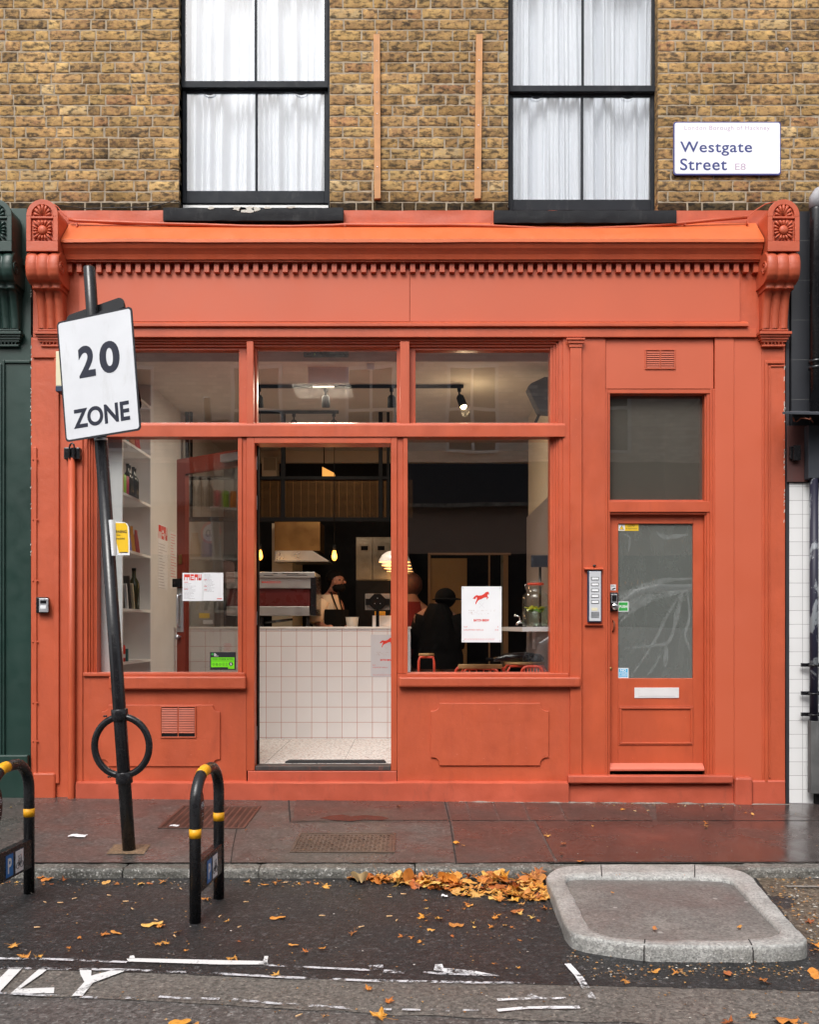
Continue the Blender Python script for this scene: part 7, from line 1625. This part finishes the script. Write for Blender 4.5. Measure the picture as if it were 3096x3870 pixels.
for (a, b, c, d) in ((685, 1216, 690, 1178), (1332, 1222, 1305, 1176), (428, 727, 432, 803), (986, 729, 986, 808)):
    p, q = G(*z3(a, b), IZ + 0.0015), G(*z3(c, d), IZ + 0.0015); dd = (q - p).normalized(); nn = Vector((-dd.y, dd.x, 0)) * 0.0025; p_ = p - dd * 0.003
    jn.add([p_ + nn + Vector((0, 0, -0.012)), p_ - nn + Vector((0, 0, -0.012)), p + dd * 0.03 - nn + Vector((0, 0, 0.002)), p + dd * 0.03 + nn + Vector((0, 0, 0.002)), q - nn + Vector((0, 0, 0.001)), q + nn + Vector((0, 0, 0.001))], [(0, 1, 2, 3), (3, 2, 4, 5)])
    o2 = p_ - dd * 0.004; jn.add([o2 + nn + Vector((0, 0, -0.012)), o2 - nn + Vector((0, 0, -0.012)), o2 - nn + Vector((0, 0, -0.13)), o2 + nn + Vector((0, 0, -0.13))], [(0, 1, 2, 3)])
struct('island_joints', jn, M['crack'])
ds = MB(); P = [G(u, v, RZ + 0.0045) for u, v in (z3(1350, 812), z3(2300, 830), z3(2600, 1180), z3(1660, 1200), z3(1500, 1000), z3(1400, 880))]; ds.add(P, [list(range(len(P)))]); struct('silted_gutter', ds, M['silt'])
wd = MB(); P = [G(u, v, RZ + 0.012) for u, v in (z3(1520, 856), z3(2000, 862), z3(2000, 868), z3(1540, 868))]; wd.add(P, [[0, 1, 2, 3]]); struct('pale_gutter_line', wd, M['pale_cement'])
# ================================================================== STREET FURNITURE
# leaning pole with 20 ZONE plate
pb = PG(488, 3212); yb = pb.y
base = Vector((pb.x, yb, pb.z)); sP = S(yb)
tpx = (187 * K + 12 * 0, 562 * K)
topp = Vector((X(337, yb), yb, Z(1010, yb)))
pole = thing('speed_sign', tuple(base), 'leaning black pole with a white 20 ZONE plate and a cycle hoop', 'road sign')
dirp = (topp - base).normalized()
def pp(v): t = (Z(v, yb) - base.z) / (topp.z - base.z); return base.lerp(topp, t)
MB().tube([base - dirp * 0.02, pp(2700), pp(1662)], 0.038, 24).build('pole', M['black'], pole)
MB().tube([pp(1661.5), topp - dirp * 0.006, topp], [0.0352, 0.0352, 0.030], 24).build('upper_tube', M['black'], pole)
MB().tube([pp(1668), pp(1658)], 0.0395, 24).build('tape', M['aluminium'], pole)
# hoop
hc1, hc2 = pp(2700), pp(2938); side = Vector((1, 0, 0)); side = (side - dirp * side.dot(dirp)).normalized(); hcen = (hc1 + hc2) / 2 + side * 0.0; hr = (hc1 - hc2).length / 2
hb = MB(); pth = []
for k in range(49): a = 2 * math.pi * k / 48; pth.append(hcen + dirp * (hr * 0.93) * math.cos(a) + side * (0.163) * math.sin(a))
hb.tube(pth, 0.0205, 16, caps=False); hb.build('cycle_hoop', M['black'], pole)
for c in (hc1, hc2): MB().tube([c - dirp * 0.034, c - dirp * 0.030, c + dirp * 0.030, c + dirp * 0.034], [0.046, 0.049, 0.049, 0.046], 24).build('clamp', M['black'], pole)
for c, s__ in ((hc1, -1), (hc2, -1)):
    for k in range(2): MB().ball(c + side * s__ * (0.075 + 0.012 * k) + Vector((0, -0.021, 0.006 if s__ else 0)) + dirp * (-0.008 if c is hc1 else 0.008), 0.0065, 8, 6).build('bolt', M['black'], pole)
# plate: corner pixels, left edge farther than right edge
dl, dr = yb - 0.02, yb - 0.185
A = Vector((X(215, dl), dl, Z(1219, dl))); B = Vector((X(500, dr), dr, Z(1158, dr))); Cc = Vector((X(533, dr), dr, Z(1626, dr))); D = Vector((X(249, dl), dl, Z(1672, dl)))
exv = ((B - A) + (Cc - D)) / 2; W = exv.length; exv.normalize(); ezv = ((A - D) + (B - Cc)) / 2; Hh = ezv.length; ezv.normalize()
eyv = exv.cross(ezv) * -1; eyv = ezv.cross(exv).normalized(); ezv = exv.cross(eyv).normalized()
cenp = (A + B + Cc + D) / 4
if eyv.y < 0: eyv = -eyv
def pf_(p): return cenp + exv * p[0] + eyv * p[1] + ezv * p[2]
def plate(w, h, r, y0, y1, name, m, par, dx=0, dz=0, bevel=0, rot=0):
    mb = MB().prism(rrect(-w / 2, w / 2, -h / 2, h / 2, r, 6), y0, y1)
    c, s = math.cos(rot), math.sin(rot)
    mb.v = [pf_((p.x * c - p.z * s + dx, p.y, p.x * s + p.z * c + dz)) for p in mb.v]; return mb.build(name, m, par, bevel)
pt = plate(W, Hh, 0.025, -0.002, 0.002, 'plate', M['black_ink'], pole)
plate(W - 0.022, Hh - 0.022, 0.018, -0.0035, -0.0022, 'plate_face', M['sign_face'], pole)
sx_, sz_ = W / 310.0, Hh / 445.0
def sgt(s, a0, a1, b0, b1, bold):        # text in plate units: a 0..1 across, b 0..1 from the top
    text_mb(s, (a0 - 0.5) * W, (a1 - 0.5) * W, (0.5 - b1) * Hh, (0.5 - b0) * Hh, -0.0046, bold=bold, spacing=1.0, frame=pf_).build('lettering', M['navy_ink'], pole)
sgt('2', 0.255, 0.475, 0.24, 0.50, 0.036); sgt('0', 0.535, 0.80, 0.24, 0.50, 0.036)
sgt('ZONE', 0.13, 0.875, 0.745, 0.905, 0.03)
for dz in (0.22, -0.2): plate(W * 0.9, 0.03, 0.003, 0.0025, 0.018, 'stiffener', M['black'], pole, dz=dz * Hh / 0.7)
yr = 0.105                                # the plate on the far side of the pole, facing the shop
P0 = pf_((0, 0.1, 0))
plate(W * 0.80, Hh * 0.96, 0.04, yr, yr + 0.004, 'rear_plate', M['black'], pole, dx=-0.035, dz=0.11, rot=R(6))
plate(0.40, 0.026, 0.003, yr - 0.016, yr - 0.0005, 'rear_stiffener', M['black'], pole, dx=-0.05, dz=Hh / 2 + 0.03, rot=R(8))
for dz in (0.20, -0.16):
    q = pf_((0.02, 0.045, dz)); MB().box(q.x - 0.05, q.x + 0.05, q.y - 0.02, q.y + 0.02, q.z - 0.02, q.z + 0.02).build('clip', M['black'], pole, 0.004)
# torn yellow notice on the pole
c = pp(2035); nt_ = thing('torn_notice', tuple(pp(2100)), 'torn yellow warning notice in a plastic sleeve tied to the leaning pole', 'notice')
yn = yb - 0.045
pts_b = [(412, 1968), (470, 1974), (480, 1978), (487, 1992), (490, 2040), (490, 2098), (430, 2098), (427, 2060), (418, 2010)]
MB().prism([(X(u, yn), Z(v, yn)) for u, v in reversed(pts_b)], yn, yn + 0.0015).build('sleeve', M['paper'], nt_)
pts_y = [(437, 1976), (475, 1977), (482, 1988), (485, 2040), (486, 2088), (450, 2090), (440, 2050), (432, 2010), (428, 1990)]
MB().prism([(X(u, yn), Z(v, yn)) for u, v in reversed(pts_y)], yn - 0.0008, yn - 0.0002).build('yellow_sheet', M['yellow_notice'], nt_)
text_mb('RNING', X(437, yn), X(479, yn), Z(2015, yn), Z(2004, yn), yn - 0.0014, bold=0.03).build('lettering', M['black_ink'], nt_)
text_mb('ing time', X(430, yn), X(455, yn), Z(2028, yn), Z(2019, yn), yn - 0.0014, bold=0.01).build('lettering', M['black_ink'], nt_)
text_mb('scheduled', X(434, yn), X(472, yn), Z(2039, yn), Z(2031, yn), yn - 0.0014, bold=0.01).build('lettering', M['black_ink'], nt_)
MB().box(X(454, yn), X(482, yn), yn - 0.0014, yn - 0.0009, Z(2089, yn), Z(2086, yn)).build('small_print', M['black_ink'], nt_)
cl = MB(); cl.grid(lambda u, v: Vector((X(411 + 26 * u * (1 - v * 0.3) + v * 12, yn), yn - 0.004 - 0.02 * math.sin(math.pi * u), Z(1966 + 135 * v, yn))), 8, 14); cl.build('curled_corner', M['paper'], nt_)
# bike stands
def stand(dx, dy, label, name='bike_stand'):
    f = G(738, 3489, RZ); r = G(827, 3396, RZ); f = Vector((f.x, f.y, RZ)); r = Vector((r.x, r.y, RZ))
    d = (r - f); d.z = 0; L = d.length; d.normalize(); nrm = Vector((d.y, -d.x, 0)); off = Vector((dx, dy, 0))
    T = lambda a, b, c: f + d * a + Vector((0, 0, b)) + nrm * c + off
    t = thing(name, tuple(f + off), label, 'bike stand', 'black bike stands with yellow bands')
    zt = 0.70; rad = 0.155; path = [T(0, -0.03, 0), T(0, zt - rad, 0)]
    path += [T(rad - rad * math.cos(a), zt - rad + rad * math.sin(a), 0) for a in [math.pi / 2 * k / 8 for k in range(1, 9)]]
    path += [T(L - rad + rad * math.sin(a), zt - rad + rad * math.cos(a), 0) for a in [math.pi / 2 * k / 8 for k in range(0, 9)]]
    path += [T(L, -0.03, 0)]
    MB().tube(path, 0.0275, 20).build('tube', M['black_wet'], t)
    def band(a, b):
        MB().tube([a, b], 0.0285, 20).build('reflective_band', M['yellow_band'], t)
    band(T(0, 0.405, 0), T(0, 0.448, 0)); band(T(L, 0.405, 0), T(L, 0.448, 0))
    MB().tube([T(rad - rad * math.cos(R(q)), zt - rad + rad * math.sin(R(q)), 0) for q in (66, 72, 78, 84, 90)] + [T(rad + 0.012, zt, 0)], 0.0285, 20).build('reflective_band', M['yellow_band'], t)
    a, b = T(0.02, 0.155, 0), T(L - 0.02, 0.30, 0)
    bar = MB(); 
    vs = [T(aa, bb, cc) for bb in (0.14, 0.29) for cc in (-0.022, 0.022) for aa in (0.012, L - 0.012)]
    bar.add(vs, [(0, 2, 3, 1), (4, 5, 7, 6), (0, 1, 5, 4), (2, 6, 7, 3), (0, 4, 6, 2), (1, 3, 7, 5)]); bar.build('crossbar', M['black_wet'], t, 0.004)
    s = 0.0225 if (T(0, 0, 0.1) - T(0, 0, 0)).x > 0 else -0.0225
    # the side facing the camera's right-hand side of each stand carries the plates
    def pframe(a0, s=s): return lambda p: T(a0 + p[0], p[2], s + math.copysign(0.0008, s) + (p[1] if s > 0 else -p[1]))
    sgn = 1
    for (a0, a1, m, kind) in ((0.115, 0.185, 'sign_blue', 'P'), (0.21, 0.29, 'paper', 'bike')):
        mb = MB().box(0, a1 - a0, 0, 0.001, 0.155, 0.265); mb.v = [pframe(a0)(v) for v in mb.v]; pl = mb.build('parking_plate' if kind == 'P' else 'cycle_plate', M[m], t)
        bd_ = MB().box(-0.005, a1 - a0 + 0.005, -0.0012, -0.0004, 0.15, 0.27); bd_.v = [pframe(a0)(v) for v in bd_.v]; bd_.build('plate_border', M['case_blue'], pl)
        if kind == 'P': text_mb('P', 0.016, 0.054, 0.172, 0.248, 0.0016, bold=0.03, frame=pframe(a0)).build('plate_letter', M['paper'], pl)
        else:
            bk_ = MB(); w = a1 - a0
            for cx in (0.02, 0.06): bk_.tube([pframe(a0)((cx + 0.015 * math.cos(2 * math.pi * k / 16), 0.0018, 0.19 + 0.015 * math.sin(2 * math.pi * k / 16))) for k in range(17)], 0.0014, 5)
            for (p, q) in (((0.02, 0.19), (0.032, 0.222)), ((0.032, 0.222), (0.055, 0.222)), ((0.055, 0.222), (0.04, 0.19)), ((0.04, 0.19), (0.02, 0.19)), ((0.032, 0.222), (0.04, 0.19)), ((0.06, 0.19), (0.053, 0.238)), ((0.046, 0.24), (0.058, 0.24)), ((0.026, 0.236), (0.038, 0.236)), ((0.032, 0.222), (0.030, 0.236))):
                bk_.tube([pframe(a0)((p[0], 0.0018, p[1])), pframe(a0)((q[0], 0.0018, q[1]))], 0.0014, 5)
            bk_.build('cycle_symbol', M['black_ink'], pl)
    ov = MB(); cv = T(0.055, 0.53, s * 0.0)
    ov.add([T(0.045 + 0.055 * math.cos(2 * math.pi * k / 24), 0.525 + 0.10 * math.sin(2 * math.pi * k / 24), s * 0.6) for k in range(24)] + [T(0.045 + 0.055 * math.cos(2 * math.pi * k / 24), 0.525 + 0.10 * math.sin(2 * math.pi * k / 24), -s * 0.6) for k in range(24)], [list(range(24)), list(range(47, 23, -1))] + [(k, k + 24, (k + 1) % 24 + 24, (k + 1) % 24) for k in range(24)])
    og = ov.build('oval_badge', M['black_wet'], t)
    bf = lambda p: T(p[0], p[2], s * 0.66)
    b3 = MB()
    for cx in (0.056, 0.082): b3.tube([bf((cx + 0.009 * math.cos(2 * math.pi * k / 14), 0, 0.545 + 0.009 * math.sin(2 * math.pi * k / 14))) for k in range(15)], 0.0011, 5)
    b3.tube([bf((0.056, 0, 0.545)), bf((0.064, 0, 0.562)), bf((0.078, 0, 0.562)), bf((0.070, 0, 0.545)), bf((0.056, 0, 0.545))], 0.0011, 5)
    for (a0, a1, z_) in ((0.055, 0.085, 0.53), (0.062, 0.08, 0.505), (0.06, 0.082, 0.495), (0.064, 0.078, 0.47)): b3.tube([bf((a0, 0, z_)), bf((a1, 0, z_))], 0.0012, 5)
    b3.build('badge_print', M['paper'], og)
    return t
stand(0, 0, 'black hooped bike stand in front of the left stall riser, nearest the doorway')
stand(-1.02, 0.10, 'black hooped bike stand cut by the left edge of the photo')
# ---- leaves
def leaf_mesh(seed, kind):
    r = random.Random(seed); n = 5 if kind == 'maple' else 1; pts = []
    if kind == 'maple':
        lobes = [(-150, 0.42), (-118, 0.75), (-62, 0.95) , (0, 1.1), (62, 0.95), (118, 0.75), (150, 0.42)]
        for i, (a, L) in enumerate(lobes):
            L *= r.uniform(0.85, 1.12)
            for (da, f) in ((-17, 0.58), (-9, 0.78), (-11, 0.66), (0, 1.0), (11, 0.66), (9, 0.78), (17, 0.58)): pts.append((R(a + da + 90), L * f))
            if i < 6: pts.append((R(a + (lobes[i + 1][0] - a) / 2 + 90), 0.36 * r.uniform(0.8, 1.2)))
    else:
        for k in range(22): a = 2 * math.pi * k / 22; pts.append((a, 0.42 + 0.62 * abs(math.sin(a)) ** 1.7 + 0.03 * (k % 2)))
    cx, cz = r.uniform(0.1, 0.5) * r.choice((-1, 1)), r.uniform(0.05, 0.45); s = 0.055
    def sh(x, y): return Vector((x * s, y * s, s * (cx * x * y * 0.8 + cz * (x * x) * 0.9 + 0.12 * math.sin(5 * x + seed) + 0.10 * math.cos(6 * y + seed))))
    mb = MB(); mb.v.append(sh(0, 0)); n = len(pts)
    for rr in (0.5, 1.0):
        for (a, L) in pts: mb.v.append(sh(L * rr * math.cos(a), L * rr * math.sin(a)))
    for k in range(n): mb.f.append([0, 1 + k, 1 + (k + 1) % n]); mb.f.append([1 + k, 1 + n + k, 1 + n + (k + 1) % n, 1 + (k + 1) % n]); mb.smooth += [True, True]
    if kind == 'maple':
        b = len(mb.v); p0 = sh(0, -0.2)
        for t in range(6): y_ = -0.3 - t * 0.22; q = Vector((0.05 * s * t * t * 0.2, y_ * s, s * (0.05 + 0.04 * t))); mb.v += [q + Vector((-0.0011, 0, 0)), q + Vector((0.0011, 0, 0))]
        for t in range(5): mb.f.append([b + 2 * t, b + 2 * t + 1, b + 2 * t + 3, b + 2 * t + 2]); mb.smooth.append(False)
    return mb
LT = []
for i in range(7):
    k = 'maple' if i < 5 else 'oval'
    mb = leaf_mesh(40 + i, k); me = bpy.data.meshes.new('fallen_leaf'); me.from_pydata([tuple(v) for v in mb.v], [], mb.f); me.polygons.foreach_set('use_smooth', mb.smooth); me.materials.append(M['leaf']); LT.append(me)
lr = random.Random(21)
def leaf(p, sc, tilt, label, group):
    o = bpy.data.objects.new('fallen_leaf', lr.choice(LT)); COL.objects.link(o); o.location = p
    o.rotation_euler = (lr.gauss(0, tilt), lr.gauss(0, tilt), lr.uniform(0, 6.28)); o.scale = (sc, sc, sc * lr.uniform(0.35, 1.1))
    tag(o, label, 'leaf', group)
for i in range(250):                      # the drift against the kerb, thicker towards the island
    t = lr.random() ** 0.62; u = 1300 + 770 * t; depth = (0.03 + 0.40 * max(0, min(1, (t - 0.12) * 1.5)) * (1 - 0.4 * max(0, t - 0.8)))
    ky = -1.86; x = X(u, ky); yy = ky - 0.01 - depth * lr.random() ** 1.1
    d = CD + yy; x = (u + (0) - U0) * d / F + lr.uniform(-0.04, 0.04)
    near = 1 - min(1, (ky - yy) / 0.3)
    x = min(x, 0.745 + 0.02)
    leaf((x, yy, RZ + 0.010 + lr.random() * (0.008 + 0.04 * near * min(1, t * 1.6))), lr.choice((0.4, 0.55, 0.7, 0.8, 0.95, 1.2)) * lr.uniform(0.9, 1.1), 0.18 + 0.30 * near * lr.random() + (0.6 if lr.random() < 0.08 else 0), 'orange and yellow autumn leaf in the drift piled against the kerb', 'leaves drifted against the kerb')
sing = [(575, 3490, 1.3), (600, 3500, 0.9), (670, 3520, 0.8), (390, 3530, 0.8), (50, 3572, 1.0), (95, 3614, 0.9), (150, 3612, 0.7), (600, 3565, 0.7), (625, 3560, 0.8), (440, 3522, 0.7), (300, 3542, 0.4), (720, 3404, 0.0), (620, 3328, 0.9), (935, 3330, 0.8), (1046, 3332, 1.0), (1230, 3348, 1.0), (1050, 3465, 1.0), (1600, 3462, 0.9), (1655, 3468, 0.8), (1725, 3493, 0.9), (1335, 3523, 0.7), (1155, 3592, 0.6), (1110, 3568, 0.6), (1220, 3582, 0.6), (1870, 3465, 0.8), (1955, 3440, 0.9), (1965, 3450, 0.7), (1390, 3735, 0.7), (1470, 3780, 0.9), (1440, 3838, 1.2), (1230, 3838, 0.5), (680, 3860, 1.0), (740, 3868, 0.4), (880, 3620, 1.0), (1045, 3682, 0.7), (2880, 3703, 1.1), (3080, 3680, 1.0), (2970, 3852, 1.2), (2840, 3838, 0.8), (2760, 3860, 1.0), (3030, 3868, 0.9), (2365, 3705, 0.7), (155, 3312, 1.0), (180, 3320, 0.9), (110, 3325, 0.8), (245, 3322, 0.7), (780, 3395, 1.0), (3060, 3480, 1.0), (3090, 3570, 1.0), (3085, 3590, 0.8), (2960, 3590, 0.4), (2750, 3675, 0.8), (2560, 3672, 0.7), (2480, 3666, 0.6), (1870, 3640, 0.5), (700, 3590, 0.4), (260, 3580, 0.4), (900, 3555, 0.4), (860, 3480, 0.5), (1960, 3655, 0.4)]
for (u, v, s) in sing:
    if s: p = G(u, v, RZ + 0.012); leaf(p, s * 0.68, 0.12, 'single yellow or brown autumn leaf lying loose on the tarmac', 'leaves scattered over the road')
for (u, v, s) in [(1235, 3018, 0.7), (1505, 3046, 0.8), (1640, 3008, 0.7), (1173, 3172, 0.5), (1252, 3188, 0.5), (1725, 3182, 0.8), (1750, 3193, 0.5), (2070, 3155, 0.9), (2130, 3185, 0.5), (2125, 3222, 0.6), (2195, 3252, 0.6), (2350, 3058, 0.7), (2670, 3108, 0.7), (2672, 3120, 0.7), (2820, 3070, 0.5), (2845, 3075, 0.5), (2730, 3050, 0.6), (2660, 3046, 0.5), (965, 3058, 0.4), (930, 3135, 0.5), (80, 3000, 0.9), (100, 2990, 0.8), (60, 3004, 0.8), (40, 3050, 0.4), (2240, 3120, 0.4), (2545, 3300, 0.0)]:
    if s: p = PG(u, v, 0.012); leaf(p, s * 0.65, 0.14, 'small curled autumn leaf lying on the wet pavement', 'leaves on the pavement')
for (u, v, s) in [(2330, 3306, 0.8), (2315, 3308, 0.6), (2575, 3308, 0.5), (2760, 3322, 0.5), (2315, 3372, 0.4), (2475, 3506, 0.4), (2795, 3500, 0.4)]:
    p = G(u, v, IZ - 0.005); leaf(p, s * 0.7, 0.12, 'small dry leaf lying on the kerbed island', 'leaves on the kerbed island')
for i in range(46):                       # bits of leaf blown out from the drift and along the kerb
    u = lr.uniform(1500, 2120) if i < 28 else lr.uniform(0, 1300); v = lr.uniform(3400, 3560) if i < 28 else 3332 + abs(lr.gauss(0, 6)); p = G(u, v, RZ + 0.010)
    if p.x < 0.7 or p.y > -2: leaf(p, lr.uniform(0.18, 0.5), 0.12, 'torn scrap of autumn leaf on the tarmac near the kerb', 'leaf scraps near the kerb')
# cardboard-coloured curled leaf bowl at the left end of the drift
cb_ = G(1358, 3345, RZ); mb = MB(); mb.grid(lambda u, v: Vector((cb_.x + 0.050 * (2 * u - 1) * (1 - 0.6 * v) + 0.012 * v, cb_.y + 0.02 - 0.03 * math.sin(math.pi * u), RZ + 0.062 - 0.05 * v + 0.008 * math.sin(9 * u) + 0.012 * math.sin(math.pi * u))), 14, 8)
tag(mb.build('folded_card', M['tan_card']), 'folded tan paper cone lying at the left end of the leaf drift', 'litter')
# ---- litter
for (u, v, l, sz) in [(295, 3158, 'crumpled white paper scrap on the pavement left of the pole', (0.055, 0.016)), (660, 3120, 'small crumpled white tissue on the service cover', (0.03, 0.012)), (1680, 3385, 'white scrap in front of the leaf drift', (0.016, 0.008))]:
    p = PG(u, v, 0.004) if v < 3250 else G(u, v, RZ + 0.008); mb = MB(); mb.grid(lambda a, b: Vector((p.x + sz[0] * (2 * a - 1), p.y + sz[1] * 2 * (2 * b - 1) + 0.01 * math.sin(6 * a), p.z + 0.002 + 0.008 * abs(noise.noise(Vector((a * 7, b * 5, u)))))), 12, 6); tag(mb.build('paper_scrap', M['paper']), l, 'litter')
butts = [(228, 3412, 80), (170, 3410, 10), (282, 3396, 5), (412, 3384, 0), (475, 3407, 0), (683, 3359, 10), (590, 3477, 10), (832, 3463, 30), (930, 3409, 0), (745, 3409, 20), (1080, 3335, 0), (1525, 3379, 0), (1473, 3390, 0), (1218, 3461, 0), (1366, 3503, 0), (1500, 3478, 0), (1472, 3463, 0), (905, 3503, 0), (660, 3538, 5), (500, 3435, 20), (140, 3505, 80), (1130, 3838, 0), (2400, 3065, 0), (2450, 3063, 0), (2590, 3045, 0)]
bm_ = MB().tube([(-0.016, 0, 0.004), (0.016, 0, 0.004)], 0.004, 8).v
me0 = None
for (u, v, a) in butts:
    p = PG(u, v, 0.002) if v < 3250 else G(u, v, RZ + 0.006)
    if me0 is None: ob = MB().tube([(-0.016, 0, 0.004), (0.0, 0, 0.004), (0.016, 0, 0.004)], 0.004, 8).build('cigarette_butt', M['butt']); me0 = ob
    else: ob = me0.copy(); COL.objects.link(ob)
    ob.location = p; ob.rotation_euler = (0, 0, R(a + rnd.uniform(-80, 80))); ob.scale = (rnd.uniform(0.6, 0.95), 0.8, 0.8); tag(ob, 'flattened cigarette butt lying on the tarmac', 'cigarette butt', 'cigarette butts')
gt = MB(); r = random.Random(5); gm = []
def crumb(p, s):
    a = r.uniform(0, 6.28); q = [p + Vector((s * r.uniform(0.5, 1.4) * math.cos(a + k * 2.1), s * r.uniform(0.5, 1.4) * math.sin(a + k * 2.1), 0)) for k in range(3)] + [p + Vector((0, 0, s * 0.5))]
    gt.add(q, [(0, 1, 3), (1, 2, 3), (2, 0, 3)])
for i in range(1100):
    u = r.uniform(-100, 3200); v = 3330 + 520 * r.random() ** 1.3; crumb(G(u, v, RZ + 0.0065), r.choice((0.002, 0.0025, 0.003, 0.004, 0.007)))
for i in range(260): crumb(PG(r.uniform(0, 3096), r.uniform(3020, 3250), 0.004), r.choice((0.002, 0.003, 0.004)))
for i in range(300):
    u = r.uniform(2140, 3096); crumb(G(u, (3665 if u > 2230 else 3620) + r.gauss(0, 14), RZ + 0.0065), r.choice((0.003, 0.005, 0.008)))
for i in range(300): crumb(G(r.uniform(2900, 3096), r.uniform(3310, 3560), RZ + 0.006), r.choice((0.004, 0.007, 0.011)))
for i in range(220): u = r.uniform(-50, 2100); crumb(G(u, 3334 + r.gauss(0, 8), RZ + 0.006), r.choice((0.004, 0.006, 0.009)))
for i in range(120): u = r.uniform(2200, 2800); p = PG(u, 3040 + r.gauss(0, 6), 0.004); crumb(p, r.choice((0.003, 0.005, 0.008)))
o = gt.build('leaf_crumbs', M['crumbs']); tag(o, 'tiny dry crumbs and grit strewn over the tarmac and pavement', 'grit', kind='stuff')
# ================================================================== ACROSS THE STREET (seen only in the glass)
op = thing('opposite_building', (0, -13, 0), 'plain brick building across the street, mirrored in the shop glass', 'building')
oy = -13.0
MB().box(-14, 14, oy - 0.3, oy, 4.9, 7.6).build('upper_wall', M['opp_brick'], op)
MB().box(-14, -0.1, oy - 0.3, oy, 4.0, 4.899).build('grey_band', M['grey_case'], op)
MB().box(-0.1, 14, oy - 0.3, oy, 4.0, 4.899).build('dark_band', M['speaker'], op)
MB().box(-14, 14, oy - 0.3, oy + 0.02, RZ + 0.01, 2.9).build('shop_opening', M['void'], op)
MB().box(-14, 14, oy - 0.3, oy, RZ, 3.95).build('shop_wall', M['opp_dark'], op)
MB().extrude_x([(oy, 3.951), (oy + 0.3, 3.9), (oy + 0.3, 3.98), (oy, 3.999)], -14, 14).build('ledge', M['pale_cement'], op)
for cx in (-6.2, -3.4, -0.9, 1.3, 4.2, 7.0):
    w_ = bpy.data.objects.new('window', None); COL.objects.link(w_); w_.parent = op
    mb = MB(); ring(mb, cx - 0.55, cx + 0.55, 5.1, 7.0, 0.07, oy + 0.001, oy + 0.05); mb.box(cx - 0.03, cx + 0.03, oy + 0.001, oy + 0.045, 5.17, 6.93).box(cx - 0.48, cx - 0.0301, oy + 0.001, oy + 0.045, 6.0, 6.06).box(cx + 0.0301, cx + 0.48, oy + 0.001, oy + 0.045, 6.0, 6.06).build('frame', M['white'], w_)
    MB().box(cx - 0.48, cx + 0.48, oy + 0.001, oy + 0.01, 5.17, 6.93).build('pane', M['opp_pane'], w_)
struct('far_pavement', MB().box(-30, 30, -13, -11.2, RZ - 0.2, 0.0), M['pavement'])
rs = thing('roundel_sign', (-4.05, -11.4, 0), 'speed limit roundel on a post across the street, mirrored in the open door', 'road sign')
MB().tube([(-4.05, -11.45, 0), (-4.05, -11.45, 3.5)], 0.038, 14).build('post', M['black'], rs)
for r__, yy, m_, nm_ in ((0.21, -11.40, 'red_ink', 'ring'), (0.16, -11.398, 'sign_white', 'centre')):
    MB().prism([(-4.05 + r__ * math.cos(2 * math.pi * k / 32), 3.2 + r__ * math.sin(2 * math.pi * k / 32)) for k in range(32)], yy, yy + 0.0015).build(nm_, M[m_], rs)
text_mb('20', -4.05 - 0.10, -4.05 + 0.10, 3.13, 3.27, -11.3955, bold=0.03, mirror=True).build('lettering', M['black_ink'], rs)
car = thing('parked_car', (4.1, -9.6, RZ), 'tall pale grey car parked across the road, mirrored in the flat door glass', 'car')
cyy = -9.3; prof = [(-2.0, 0.28), (-2.05, 0.62), (-1.95, 0.85), (-1.75, 0.95), (-1.0, 1.05), (-0.35, 1.52), (0.1, 1.60), (1.1, 1.58), (1.75, 1.35), (2.02, 0.95), (2.05, 0.55), (1.98, 0.28)]
def carb(w, s=1.0, dz=0): return [(4.1 + p[0] * s, RZ + p[1] * 1.33 + dz) for p in prof]
mb = MB(); mb.prism(carb(1), cyy - 0.8, cyy + 0.8); mb.build('body', M['car_grey'], car, 0.12, 5)
for sgn in (-1, 1):
    mb = MB(); yy = cyy + sgn * 0.802
    mb.prism([(4.1 - 0.75, RZ + 1.42), (4.1 + 1.6, RZ + 1.42), (4.1 + 1.45, RZ + 1.76), (4.1 + 1.05, RZ + 1.97), (4.1 - 0.15, RZ + 1.97)], min(yy, yy + sgn * 0.004), max(yy, yy + sgn * 0.004)); mb.build('side_window', M['opp_pane'], car)
    for dx in (-1.25, 1.25): MB().lathe([(0, -0.1), (0.2, -0.1), (0.31, -0.09), (0.32, 0.0), (0.31, 0.09), (0.2, 0.1), (0, 0.1)], (4.1 + dx, cyy + sgn * 0.74, RZ + 0.32), 26, 'y').build('wheel', M['black_matt'], car)
